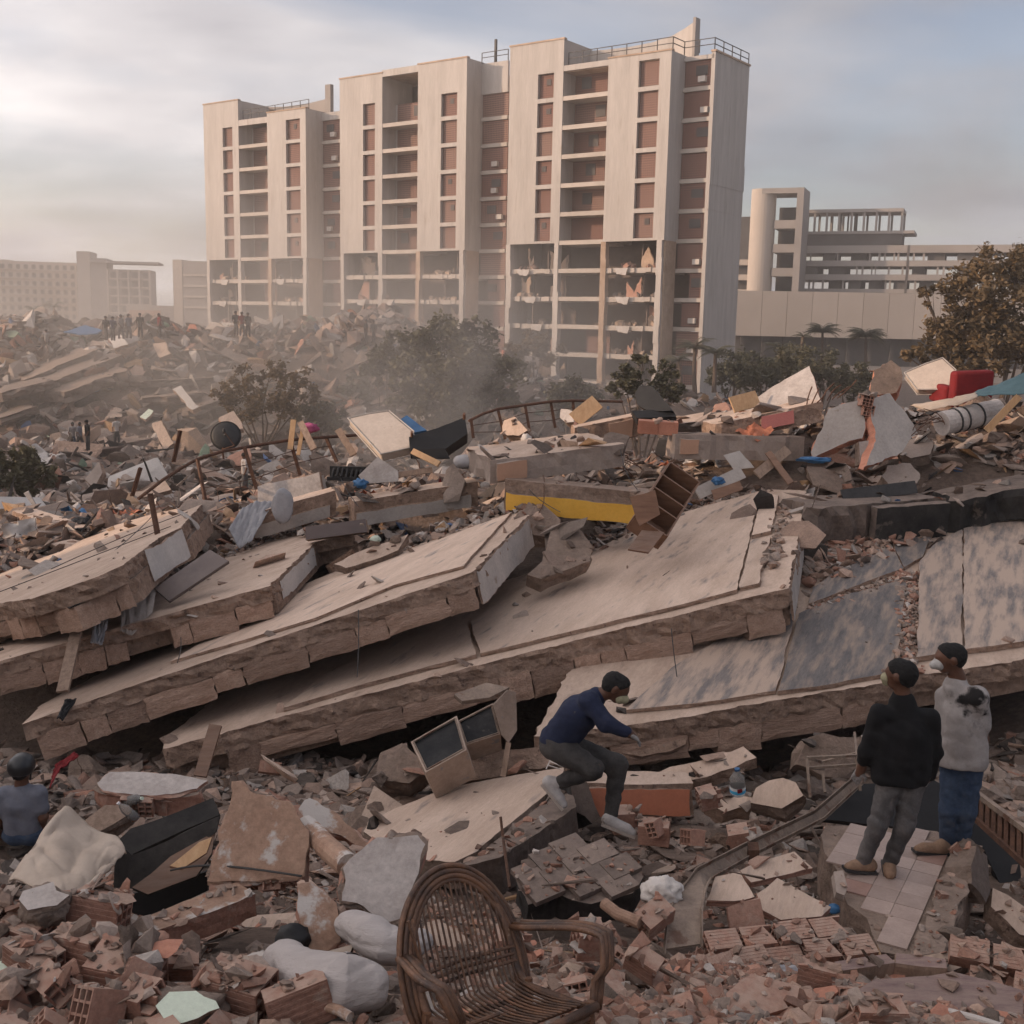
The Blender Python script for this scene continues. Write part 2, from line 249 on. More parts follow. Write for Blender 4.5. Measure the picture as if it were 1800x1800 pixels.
class MB:
    """collects simple solids for ONE mesh"""
    def __init__(s): s.v = []; s.f = []; s.m = []
    def add(s, vs, fs, m=0):
        n = len(s.v); s.v += [Vector(v) for v in vs]; s.f += [tuple(i + n for i in f) for f in fs]; s.m += [m] * len(fs); return s
    def box(s, a, b, m=0):
        x0, y0, z0 = a; x1, y1, z1 = b
        return s.add([(x0, y0, z0), (x1, y0, z0), (x1, y1, z0), (x0, y1, z0), (x0, y0, z1), (x1, y0, z1), (x1, y1, z1), (x0, y1, z1)],
                     [(0, 3, 2, 1), (4, 5, 6, 7), (0, 1, 5, 4), (1, 2, 6, 5), (2, 3, 7, 6), (3, 0, 4, 7)], m)
    def obox(s, c, ax, ay, az, m=0):
        """oriented box: centre and three half-axis vectors"""
        c, ax, ay, az = map(Vector, (c, ax, ay, az))
        vs = [c + ax * i + ay * j + az * k for k in (-1, 1) for i, j in ((-1, -1), (1, -1), (1, 1), (-1, 1))]
        return s.add(vs, [(0, 3, 2, 1), (4, 5, 6, 7), (0, 1, 5, 4), (1, 2, 6, 5), (2, 3, 7, 6), (3, 0, 4, 7)], m)
    def bar(s, a, b, w, h=None, m=0, up=(0, 0, 1)):
        a, b = Vector(a), Vector(b); d = (b - a); h = h or w
        x = d.cross(Vector(up));
        if x.length < 1e-5: x = d.cross(Vector((1, 0, 0)))
        x.normalize(); y = x.cross(d).normalized()
        return s.obox((a + b) / 2, d / 2, x * (w / 2), y * (h / 2), m)
    def tube(s, pts, r, n=8, m=0, caps=True):
        pts = [Vector(p) for p in pts]; k = len(pts); rr = r if isinstance(r, (list, tuple)) else [r] * k
        base = len(s.v); prev = None
        for i, p in enumerate(pts):
            t = (pts[min(i + 1, k - 1)] - pts[max(i - 1, 0)]).normalized()
            if prev is None:
                x = t.cross(Vector((0, 0, 1)));
                if x.length < 1e-3: x = t.cross(Vector((1, 0, 0)))
            else: x = prev - t * prev.dot(t)
            x.normalize(); prev = x; y = t.cross(x)
            for j in range(n):
                a = 2 * math.pi * j / n; s.v.append(p + (x * math.cos(a) + y * math.sin(a)) * rr[i])
        for i in range(k - 1):
            for j in range(n):
                a, b = base + i * n + j, base + i * n + (j + 1) % n
                s.f.append((a, b, b + n, a + n)); s.m.append(m)
        if caps:
            s.f.append(tuple(base + j for j in reversed(range(n)))); s.f.append(tuple(base + (k - 1) * n + j for j in range(n))); s.m += [m, m]
        return s
    def lathe(s, prof, c=(0, 0, 0), n=16, m=0):
        base = len(s.v); c = Vector(c)
        for r, z in prof:
            for j in range(n):
                a = 2 * math.pi * j / n; s.v.append(c + Vector((r * math.cos(a), r * math.sin(a), z)))
        for i in range(len(prof) - 1):
            for j in range(n):
                a, b = base + i * n + j, base + i * n + (j + 1) % n
                s.f.append((a, b, b + n, a + n)); s.m.append(m)
        s.f.append(tuple(base + j for j in reversed(range(n)))); s.f.append(tuple(base + (len(prof) - 1) * n + j for j in range(n))); s.m += [m, m]
        return s
    def xf(s, M, start=0):
        for i in range(start, len(s.v)): s.v[i] = M @ s.v[i]
        return s
    def build(s, name, mats, parent=None, **kw): return mk(name, s.v, s.f, mats, parent, fm=s.m, **kw)
def newell(pts):
    n = Vector()
    for i, p in enumerate(pts):
        q = pts[(i + 1) % len(pts)]
        n += Vector(((p.y - q.y) * (p.z + q.z), (p.z - q.z) * (p.x + q.x), (p.x - q.x) * (p.y + q.y)))
    return n.normalized()
def plate_mb(top, t, rag=0.04, seg=0.14, down=None, flare=0.0, seed=0, rows=(0, 0.22, 0.6, 1.0), mb=None, m0=0, m1=1, face=None, wav=0.0, straight=False):
    """broken plate: ragged outline, rough sides; top polygon = world points"""
    mb = mb or MB(); n = newell(top)
    ref = face if face is not None else Vector((0, 0, 1))
    if n.dot(ref) < 0: top = list(reversed(top)); n = -n
    dn = down if down is not None else -n * t
    so = Vector((seed * 3.7, seed * 1.3, seed * 7.1)); outl = []
    for i, p in enumerate(top):
        q = top[(i + 1) % len(top)]; L = (q - p).length; k = max(1, int(L / seg)); e = (q - p).normalized(); side = e.cross(n)
        for j in range(k):
            a = p + (q - p) * (j / k)
            if rag and not (j == 0 and rag < 0.012):
                w = (noise.noise((a + so) * 2.1) * 1.3 if not straight else noise.noise((a + so) * 17) * .6) + noise.noise((a + so) * 7.3) * 0.8
                a = a + side * (w * rag) + e * (noise.noise((a - so) * 9.0) * seg * 0.25)
            outl.append((a, side))
    K = len(outl); base = len(mb.v)
    for r_ in rows:
        for a, side in outl:
            w = 0.0
            if 0 < r_: w = (noise.noise((a + so) * 5 + Vector((0, 0, r_ * 9))) * 0.9 + noise.noise((a + so) * 14 + Vector((r_ * 9, 0, 0))) * 0.6) * rag + flare * r_
            mb.v.append(a + dn * r_ + side * w + n * (wav * noise.noise(a * 1.3 + so) if wav else 0))
    for ri in range(len(rows) - 1):
        for j in range(K):
            a = base + ri * K + j; b = base + ri * K + (j + 1) % K
            mb.f.append((a, a + K, b + K, b)); mb.m.append(m1)
    tri = tessellate_polygon([[mb.v[base + j] for j in range(K)]])
    for t3 in tri:
        a, b, c = (mb.v[base + i] for i in t3)
        f = t3 if (b - a).cross(c - a).dot(n) > 0 else (t3[0], t3[2], t3[1])
        mb.f.append(tuple(base + i for i in f)); mb.m.append(m0)
        o = base + (len(rows) - 1) * K
        mb.f.append((o + f[0], o + f[2], o + f[1])); mb.m.append(m1)
    return mb
SEED = [0]
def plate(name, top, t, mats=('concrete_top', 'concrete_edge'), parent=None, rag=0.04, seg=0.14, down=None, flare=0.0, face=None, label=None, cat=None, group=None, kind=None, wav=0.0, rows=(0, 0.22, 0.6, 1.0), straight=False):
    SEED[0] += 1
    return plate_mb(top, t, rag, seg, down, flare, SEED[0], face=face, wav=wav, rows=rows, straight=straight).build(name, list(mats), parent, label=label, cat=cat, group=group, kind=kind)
def outline(pl, pix): return [pl.hit(*p) for p in pix]
# ------------------------------------------------------------------ ground
def smooth(a, b, x):
    t = max(0.0, min(1.0, (x - a) / (b - a))); return t * t * (3 - 2 * t)
_PR = [(-60, 2.0), (0, 2.2), (3, 1.5), (4, 1.3), (5, 0.95), (6, 0.55), (7, 0.22), (8, -0.12), (9, -0.32), (12, -0.65), (15, -0.75), (18, -0.6), (24, -0.5), (30, -1.3), (45, -3.2), (76, -4.3), (130, -4.1), (3000, -4.1)]
_PY = [a for a, b in _PR]; _PZ = [b for a, b in _PR]
def hz(x, y, rough=True):
    z = float(np.interp(y, _PY, _PZ))
    tgt = max(0.0, min(2.6, 0.3 + 0.13 * (x + 9))) + 0.5 + 0.45 * smooth(2.5, 6, x) * smooth(19.5, 21.5, y)
    s = 3.2 if y < 20.5 else 5.5
    z += tgt * math.exp(-((y - 20.5) / s) ** 2)
    z += 0.9 * smooth(4.5, 9, x) * math.exp(-((y - 14) / 2.6) ** 2)
    z -= (0.5 * smooth(12.2, 13.2, y) * (1 - smooth(14.2, 15.8, y)) - 0.45 * smooth(14.8, 16.2, y) * (1 - smooth(17, 18.5, y))) * (1 - smooth(4, 6, x)) + 0.4 * (1 - smooth(-4.2, -2.8, x)) * smooth(7, 8, y) * (1 - smooth(10, 11, y))
    z -= 0.3 * smooth(1.6, 2.6, x) * math.exp(-((y - 8) / 1.6) ** 2)
    w = smooth(-62, -44, x) * (1 - smooth(-16, 2, x)); prof = smooth(74, 93, y) * (1 - smooth(108, 128, y))
    z += 7.2 * w * prof
    z += 3.4 * smooth(74, 90, y) * (1 - smooth(100, 120, y)) * smooth(-20, -6, x) * (1 - smooth(6, 30, x))
    if rough:
        a = 0.07 + 0.5 * smooth(25, 60, y) * (1 - smooth(110, 200, y))
        z += a * (noise.noise(Vector((x * 0.9, y * 0.9, 0))) + 0.5 * noise.noise(Vector((x * 2.7, y * 2.7, 4))))
        if y > 55: z += 1.3 * prof * noise.noise(Vector((x * 0.22, y * 0.22, 9)))
    return z
def build_ground():
    ys = list(np.arange(-50, 2, 4)) + list(np.arange(2, 30, 0.22)) + list(np.geomspace(30, 2600, 110)); nx = 150
    vs = []; fs = []
    for y in ys:
        for j in range(nx + 1):
            t = j / nx * 2 - 1; x = t * (14 + 0.75 * max(0, y)); vs.append((x, y, hz(x, y)))
    for i in range(len(ys) - 1):
        for j in range(nx):
            a = i * (nx + 1) + j; fs.append((a, a + 1, a + nx + 2, a + nx + 1))
    mk('ground', vs, fs, 'soil', loc=Vector((0, 0, 0)), smooth=True, kind='structure')
build_ground()
# ------------------------------------------------------------------ apartment towers
YAW = math.atan2(-35, 48)
UD = Vector((math.cos(YAW), math.sin(YAW), 0)); VD = Vector((-math.sin(YAW), math.cos(YAW), 0))
GZ = -4.3
def tower(name, label, o_px, d0, A, AW, B, BL, C, CW, ret, D, top, rows_ref, drop, end=None, dmg=6, nrow=11, seed=1, open_top=False):
    """A, C: solid wall strips with a column of lattice windows; B: recessed balconies; ret/D: set-back side bay. All given as (pixel, pixel) at a stated picture height."""
    rd = random.Random(seed)
    O = P(o_px[0], o_px[1], d0); O = Vector((O.x, O.y, GZ))
    root = empty(name, O, label, 'apartment tower', rz=YAW)
    def UZ(px, py, voff=0.0):
        h = Plane(O + VD * voff, VD).hit(px, py); return (h - O).dot(UD), h.z - GZ
    def V(px, py, u):
        h = Plane(O + UD * u, UD).hit(px, py); return (h - O).dot(VD)
    def part(nm, mb, mats, par=None): return mb.build(nm, mats, par or root, world=False)
    FL = 3.0
    zt0 = UZ(*rows_ref)[1]                     # head of the first window
    zt = [zt0 - FL * k for k in range(nrow + 1)]; zb = [z - 2.55 for z in zt]
    a0, a1 = UZ(*A[0])[0], UZ(*A[1])[0]; w0, w1 = UZ(*AW[0])[0], UZ(*AW[1])[0]
    b1 = UZ(*B)[0]; l0 = UZ(BL[0], BL[1], 2.4)[0]; c1 = UZ(*C)[0]; x0, x1 = UZ(*CW[0])[0], UZ(*CW[1])[0]
    ztA = UZ(*top[0])[1]; ztC = UZ(*top[1])[1]
    r = V(ret[0], ret[1], c1); d1 = UZ(D[0], D[1], r)[0]
    BACK = 16.0; BR = 2.4
    zd = zb[dmg - 1] - 0.25                    # below this the walls are blown out
    def strip(u0, u1, q0, q1, ztop, first):
        mb = MB(); mb.box((u0, 0, zd), (q0, 0.35, ztop)); mb.box((q1, 0, zd), (u1, 0.35, ztop))
        zz = ztop
        for k in range(first, dmg):
            mb.box((q0, 0, zt[k]), (q1, 0.35, zz)); zz = zb[k]
        mb.box((q0, 0, zd), (q1, 0.35, zz))
        w = part('wall', mb, ['tower_wall'])
        for k in range(first, dmg):
            lw = part('lattice_window', MB().box((q0, 0.42, zb[k]), (q1, 0.54, zt[k])), ['lattice'])
            if rd.random() < 0.45:
                cx = q0 + (q1 - q0) * rd.uniform(0.25, 0.6); cz = zb[k] + 1.4
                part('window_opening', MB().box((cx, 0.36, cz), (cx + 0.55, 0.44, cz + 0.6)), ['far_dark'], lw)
        cm = MB()                                      # roof-edge capping, weathered
        cm.box((u0 - 0.08, -0.08, ztop), (u1 + 0.08, 0.45, ztop + 0.16)); part('coping', cm, ['tower_break'])
        return w
    strip(a0, a1, w0, w1, ztA, 0); strip(b1, c1, x0, x1, ztC, drop)
    # side walls of the solid strips
    part('side_wall', MB().box((a0, 0.35, zd - 12), (a0 + 0.3, BACK, ztA)), ['tower_wall'])
    part('side_wall', MB().box((a1 - 0.3, 0.35, zd), (a1, 5.5, ztA)), ['tower_wall'])
    part('side_wall', MB().box((b1, 0.35, zd), (b1 + 0.3, 5.5, ztC)), ['tower_wall'])
    part('side_wall', MB().box((c1 - 0.3, 0.35, zd), (c1, r + 3, ztC)), ['tower_wall'])
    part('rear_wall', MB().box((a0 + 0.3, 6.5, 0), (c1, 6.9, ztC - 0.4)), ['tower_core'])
    for k in range(dmg, nrow):                          # inner partitions, the shade of the rooms put into their dark colour
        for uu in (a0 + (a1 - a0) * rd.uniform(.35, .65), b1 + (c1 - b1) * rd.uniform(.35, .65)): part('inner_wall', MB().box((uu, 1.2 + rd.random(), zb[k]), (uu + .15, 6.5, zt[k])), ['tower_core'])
    part('penthouse_wall', MB().box((a0 + 0.3, 5.5, ztC), (a1 - 0.3, 5.8, ztA)), ['tower_wall'])
    part('roof', MB().box((a0 + 0.3, 0.35, ztA - 0.4), (a1 - 0.3, BACK, ztA - 0.1)).box((a1, 0.35, ztC - 0.7), (c1 - 0.3, BACK, ztC - 0.4)), ['tower_break'])
    # balconies of the recessed bay
    for k in range(drop, nrow):
        sag = rd.uniform(-0.05, 0.05) if k >= dmg else 0
        mb = MB(); mb.box((a1, 0.04, zb[k] - 0.45 + sag), (b1, BR + 2, zb[k] + sag))
        part('floor_slab', mb, ['tower_slab'])
        if k < dmg:
            ls = part('lattice_screen', MB().box((l0, BR, zb[k]), (b1, BR + 0.15, zt[k])), ['lattice'])
            part('balcony_wall', MB().box((a1, BR + 0.02, zb[k]), (l0, BR + 0.2, zt[k])), ['tower_wall'])
            if rd.random() < 0.5:
                cx = l0 + (b1 - l0) * rd.uniform(0.1, 0.5)
                part('window_opening', MB().box((cx, BR - 0.05, zb[k] + 1.0), (cx + 1.2, BR + 0.02, zb[k] + 2.2)), ['far_dark'], ls)
        elif rd.random() < .55:
            part('lattice_screen', MB().box((a1 + (b1 - a1) * rd.uniform(0.2, 0.45), BR, zb[k]), (a1 + (b1 - a1) * rd.uniform(0.7, 0.98), BR + 0.15, zt[k])), ['lattice'])
    if not open_top: part('parapet', MB().box((a1, 0.02, zb[drop] + 2.55), (b1, 0.3, zb[drop] + 3.0 + (ztC - zt[drop] - 0.3) * 0.35)), ['tower_wall'])
    # blown-out storeys: columns, slabs, what is left of the walls
    cw = 0.62
    for uc, mm in ((a0, 'tower_wall'), (a1 - cw, 'tower_wall'), (b1 - cw * 0.3, 'tower_break'), (c1 - cw * 1.3, 'tower_wall')):
        mb = MB(); n = 10; z0_ = 0.0
        for i in range(n):
            za, zc = zd * i / n, zd * (i + 1) / n; j = rd.uniform(-0.05, 0.05)
            mb.box((uc + j, rd.uniform(-0.04, 0.04), za), (uc + cw * rd.uniform(0.85, 1.15) + j, 0.7, zc))
        part('column', mb, [mm])
    for (u0, u1) in ((a0 + cw, a1 - cw), (b1 + cw * 0.7, c1 - cw * 1.3)):
        for k in range(dmg, nrow):
            n = 9; mb = MB()
            for i in range(n):
                ua, ub = u0 + (u1 - u0) * i / n, u0 + (u1 - u0) * (i + 1) / n
                mb.box((ua, 0.1 + rd.random() * 0.35, zb[k] - 0.42 - rd.random() * 0.1), (ub, 6.4, zb[k] + rd.random() * 0.05))
            fs_ = part('floor_slab', mb, ['tower_slab'])
            for q in range(2):                          # torn partition walls
                uq = u0 + (u1 - u0) * rd.uniform(0.1, 0.85); wq = (u1 - u0) * rd.uniform(0.1, 0.42); h1, h2, h3 = (rd.uniform(0.3, 2.55) for _ in range(3)); vq = rd.uniform(0.9, 3.5)
                top_ = [Vector((uq, vq, zb[k])), Vector((uq + wq, vq, zb[k])), Vector((uq + wq, vq, zb[k] + h1)), Vector((uq + wq * .5, vq, zb[k] + h2)), Vector((uq, vq, zb[k] + h3))]
                part('broken_partition', plate_mb(top_, 0.16, 0.12, 0.3, face=Vector((0, -1, 0)), seed=k * 7 + q), [rd.choice(['tower_break', 'tower_core', 'tower_core', 'brick']), 'tower_break'])
            mb = MB()
            for q in range(9):                         # broken masonry lying on the floor
                u_ = rd.uniform(u0 + .4, u1 - .4); s_ = rd.uniform(0.1, 0.38); a_ = rd.uniform(0, 3); v_ = rd.uniform(0.8, 2.5)
                mb.obox((u_, v_, zb[k] + s_ * 0.55 + 0.15), (s_ * math.cos(a_), 0, s_ * math.sin(a_) * .5), (0, s_, 0.1), (-s_ * .5 * math.sin(a_), 0.05, s_ * .45))
            o = part('rubble_heap', mb, [rd.choice(['tower_core', 'tower_break', 'brick'])], fs_); o['kind'] = 'stuff'
            if rd.random() < 0.6:                       # slab flap hanging
                ua = u0 + (u1 - u0) * rd.uniform(0, 0.5)
                part('hanging_panel', plate_mb([Vector((ua, 0.05, zb[k])), Vector((ua + 1.8, 0.05, zb[k])), Vector((ua + 1.6, -0.1, zb[k] - 0.75)), Vector((ua + .5, -0.1, zb[k] - 0.6))], 0.12, 0.08, 0.3, face=Vector((0, -1, 0)), seed=k), ['tower_wall', 'tower_break'], fs_)
    # set-back bay beside the return wall
    for k in range(drop, nrow):
        part('floor_slab', MB().box((c1, r + 0.02, zb[k] - 0.42), (d1, r + 3, zb[k])), ['tower_slab'])
        ls = part('lattice_screen', MB().box((c1 + 0.05 + ((d1 - c1) * rd.uniform(.05, .6) if k >= dmg + 1 else 0), r + 0.25, zb[k]), (d1, r + 0.4, zt[k])), ['lattice'])
        if rd.random() < 0.55:
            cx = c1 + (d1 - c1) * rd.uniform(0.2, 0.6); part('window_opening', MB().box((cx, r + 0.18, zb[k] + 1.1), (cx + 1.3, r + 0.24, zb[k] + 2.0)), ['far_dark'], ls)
        if rd.random() < 0.3:
            cx = c1 + (d1 - c1) * rd.uniform(0.3, 0.7); part('air_conditioner', MB().box((cx, r - 0.2, zb[k] + 0.4), (cx + 0.8, r + 0.2, zb[k] + 0.95)), ['paint_white'])
    part('parapet', MB().box((c1, r, zt[drop]), (d1, r + 0.3, ztC - 0.2)), ['tower_wall'])
    part('return_wall', MB().box((c1 - 0.32, 0.36, 0), (c1 + 0.01, r + 0.02, zd)), ['tower_break'])
    if end:
        e = V(end[0], end[1], d1); mb = MB(); n = 14; zT = ztC
        for i in range(n):                              # cracked end wall, storeys slightly out of line
            za, zc = zT * i / n, zT * (i + 1) / n; j = (0.1 if i == 9 else 0) + rd.uniform(-.03, .03)
            if i in (3, 5, 8): mb.box((d1 - 0.25, r + 0.1, za), (d1 + 0.1 + j, e - 0.15, za + 0.06)); za += 0.06
            mb.box((d1 - 0.3, r, za), (d1 + 0.12 + j * 0.3, e + j, zc))
        part('end_wall', mb, ['tower_wall']); part('coping', MB().box((d1 - 0.35, r - .1, zT), (d1 + 0.25, e + .1, zT + .18)), ['tower_break'])
    return root, UZ, dict(a0=a0, a1=a1, b1=b1, c1=c1, d1=d1, r=r, ztA=ztA, ztC=ztC, O=O, e=end and V(end[0], end[1], d1))
def loc_rail(root, pts, h=1.1, gap=1.6, nm='roof_railing'):
    mb = MB()
    for a, b in zip(pts, pts[1:]):
        a, b = Vector(a), Vector(b); L = (b - a).length; n = max(1, int(L / gap))
        for f in (0.55, 1.0): mb.bar(a + Vector((0, 0, h * f)), b + Vector((0, 0, h * f)), 0.07)
        for i in range(n + 1): p = a + (b - a) * (i / n); mb.bar(p, p + Vector((0, 0, h)), 0.08)
    mb.build(nm, ['steel_dark'], root, world=False)
def build_towers():
    rootR, UZ, q = tower('apartment_tower', 'tall pale apartment tower with cracked end wall and curved roof wall', (897, 83), 131,
        ((897, 83), (992, 67)), ((946, 130), (974, 126)), (1070, 105), (1012, 130), (1181, 88), ((1124, 100), (1160, 97)), (1203, 95), (1256, 95),
        ((897, 83), (1181, 88)), (955, 130), 0, end=(1316, 110), seed=3)
    c1, d1, r, z = q['c1'], q['d1'], q['r'], q['ztC']
    loc_rail(rootR, [(q['a1'] + .3, 0.5, z), (c1, 0.2, z), (c1, r, z), (d1, r, z), (d1, q['e'], z)], 1.3)
    fin = [UZ(*p, 5.0) for p in ((1027, 90), (1060, 86), (1100, 80), (1140, 71), (1175, 60), (1200, 48), (1220, 38))]
    vs = []; fs = []
    for i, (u, zz) in enumerate(fin):
        v = 5.0 + 0.9 * math.sin(i / 6 * 3.1)
        vs += [(u, v, z - 0.3), (u, v, zz), (u, v + 0.3, zz), (u, v + 0.3, z - 0.3)]
    for i in range(len(fin) - 1):
        a = i * 4
        fs += [(a, a + 4, a + 5, a + 1), (a + 1, a + 5, a + 6, a + 2), (a + 2, a + 6, a + 7, a + 3)]
    fs += [(0, 1, 2, 3), (len(vs) - 4, len(vs) - 1, len(vs) - 2, len(vs) - 3)]
    mk('curved_roof_wall', vs, fs, ['tower_wall'], rootR, world=False)
    u, zz = UZ(1222, 32, 5.0); MB().box((u, 4.6, z - .3), (u + 0.3, 5.6, zz)).build('roof_fin', ['far_grey'], rootR, world=False)
    rootC, UZ, q = tower('apartment_tower', 'middle apartment tower with open top balcony and blown out lower floors', (597, 140), 148,
        ((597, 140), (672, 128)), ((638, 182), (659, 180)), (735, 120), (699, 175), (821, 101), ((776, 158), (804, 155)), (847, 120), (893, 120),
        ((597, 140), (821, 101)), (648, 182), 0, seed=11, open_top=True)
    z = q['ztC']; loc_rail(rootC, [(q['c1'], q['r'], z - .2), (q['d1'], q['r'], z - .2)], 1.2)
    MB().box((q['c1'] + 1.0, q['r'] + 1, z - 1), (q['c1'] + 1.25, q['r'] + 1.25, z + 2.6)).build('roof_mast', ['steel_dark'], rootC, world=False)
    MB().box((q['a1'] - .1, 0.02, z - .75), (q['b1'] + .1, 0.4, z + .02)).build('roof_beam', ['tower_wall'], rootC, world=False)
    rootL, UZ, q = tower('apartment_tower', 'shortest apartment tower with curved terrace wall and thick dust at its foot', (357, 185), 166,
        ((357, 185), (418, 176)), ((391, 224), (408, 222)), (469, 205), (445, 222), (537, 190), ((502, 203), (527, 200)), (565, 195), (597, 195),
        ((357, 185), (537, 190)), (400, 224), 0, seed=5)
    z = q['ztC']; loc_rail(rootL, [(q['a1'] + .3, 0.6, z - .3), (q['c1'], 0.6, z)], 1.2)
    fin = [UZ(*p, 6.0) for p in ((420, 183), (450, 187), (490, 186), (530, 182), (572, 174))]; vs = []; fs = []
    for i, (u, zz) in enumerate(fin): v = 6.0 + 0.8 * math.sin(i / 4 * 3.1); vs += [(u, v, z - 1), (u, v, zz), (u, v + 0.3, zz), (u, v + 0.3, z - 1)]
    for i in range(len(fin) - 1): a = i * 4; fs += [(a, a + 4, a + 5, a + 1), (a + 1, a + 5, a + 6, a + 2), (a + 2, a + 6, a + 7, a + 3)]
    mk('curved_roof_wall', vs, fs, ['far_grey'], rootL, world=False)
    u, zz = UZ(575, 150, 6.0); MB().box((u, 5.6, z - 1), (u + 1.0, 6.2, zz)).build('roof_fin', ['far_grey'], rootL, world=False)
build_towers()
# ------------------------------------------------------------------ far buildings
def frame_uz(px, py, d, yaw):
    u = Vector((math.cos(yaw), math.sin(yaw), 0)); v = Vector((-math.sin(yaw), math.cos(yaw), 0)); O = P(px, py, d); O.z = GZ
    def UZ(a, b, vo=0.0):
        h = Plane(O + v * vo, v).hit(a, b); return (h - O).dot(u), h.z - GZ
    return O, UZ
def far_left():
    # long hotel with a grid of windows
    O, UZ = frame_uz(-30, 470, 470, R(14)); root = empty('hotel_building', O, 'long pale hotel with rows of small dark windows in haze', 'building', rz=R(14))
    u1, zt = UZ(134, 462); mb = MB(); mb.box((0, 0, 0), (u1, 14, zt)); mb.build('wall', ['far_wall'], root, world=False)
    nr = 9; fh = zt / nr
    me = None
    for k in range(2, nr):
        MB().box((-0.2, -1.1, k * fh - 0.25), (u1, 0, k * fh + 0.05)).build('balcony_slab', ['far_wall'], root, world=False)
        n = 12
        for i in range(n):
            x = u1 * (i + 0.22) / n
            o = MB().box((0, -0.12, 0), (u1 / n * 0.5, 0.02, fh * 0.55)).build('window', ['far_dark'], root, world=False, loc=(x, -.05, k * fh + 0.25)) if me is None else None
            if o: me = o
            else: o = me.copy(); COL.objects.link(o); o.location = (x, -.05, k * fh + 0.25)
    u0, z0 = UZ(-30, 440); MB().box((u0, 2, zt), (UZ(16, 455)[0], 12, UZ(10, 456)[1])).build('penthouse', ['far_wall'], root, world=False)
    O2, UZ = frame_uz(134, 442, 462, R(10)); rt = empty('office_building', O2, 'grey office block with blank stair tower and projecting roof slab', 'building', rz=R(10))
    ua = UZ(186, 445)[0]; ub = UZ(266, 460)[0]; za = UZ(160, 442)[1]; zb = UZ(230, 460)[1]; zc = UZ(230, 474)[1]
    MB().box((0, 0, 0), (ua * .45, 16, za)).build('stair_tower', ['far_wall'], rt, world=False)
    MB().box((ua * .45, 0.3, 0), (ua, 16, za - 2.5)).build('stair_tower', ['far_grey'], rt, world=False)
    MB().box((ua, 1, 0), (ub * .985, 16, zc)).build('wall', ['far_grey'], rt, world=False)
    MB().box((ua - 6, -1.5, zb - 0.8), (ub + 3, 14, zb)).build('roof_slab', ['far_grey'], rt, world=False)
    fh = zc / 8
    for k in range(2, 8):
        MB().box((ua, -0.4, k * fh - 0.5), (ub * .985, 1.0, k * fh)).build('floor_band', ['far_wall'], rt, world=False)
        for i in range(4):
            x = ua + (ub - ua) * (0.08 + i * .235); MB().box((x, 0.9, k * fh), (x + (ub - ua) * .13, 1.05, k * fh + fh * .7)).build('window', ['far_dark'], rt, world=False)
    for x in (0.0, 0.22, 0.46, 0.7, 0.93): MB().box((ua + (ub - ua) * x, -0.5, 0), (ua + (ub - ua) * (x + .04), 1.0, zc)).build('pier', ['far_wall'], rt, world=False)
    O3, UZ = frame_uz(303, 455, 300, R(-8)); rt = empty('block_building', O3, 'plain hazy concrete block beside the shortest apartment tower', 'building', rz=R(-8))
    u1, z1 = UZ(362, 457); MB().box((0, 0, 0), (u1 * .28, 12, z1)).build('wall', ['far_wall'], rt, world=False); MB().box((u1 * .28, .1, 0), (u1 + 4, 12, z1 - .3)).build('wall', ['far_grey'], rt, world=False)
    for k in range(4, 8): MB().box((u1 * .32, -.3, z1 * k / 8.5), (u1 + 3.5, .1, z1 * k / 8.5 + .5)).build('balcony_slab', ['far_wall'], rt, world=False)
    O4, UZ = frame_uz(222, 540, 330, R(4)); rt = empty('low_building', O4, 'low flat hall with pink band under the far office block', 'building', rz=R(4))
    u1, z1 = UZ(322, 538); MB().box((0, 0, 0), (u1, 10, z1)).build('wall', ['far_wall'], rt, world=False)
    MB().box((u1 * .05, -.15, z1 * .72), (u1 * .6, 0, z1 * .88)).build('sign_band', ['paint_salmon'], rt, world=False)
    for i in range(3): MB().box((u1 * (.08 + .19 * i), -.1, z1 * .2), (u1 * (.2 + .19 * i), 0, z1 * .66)).build('window', ['far_grey'], rt, world=False)
far_left()
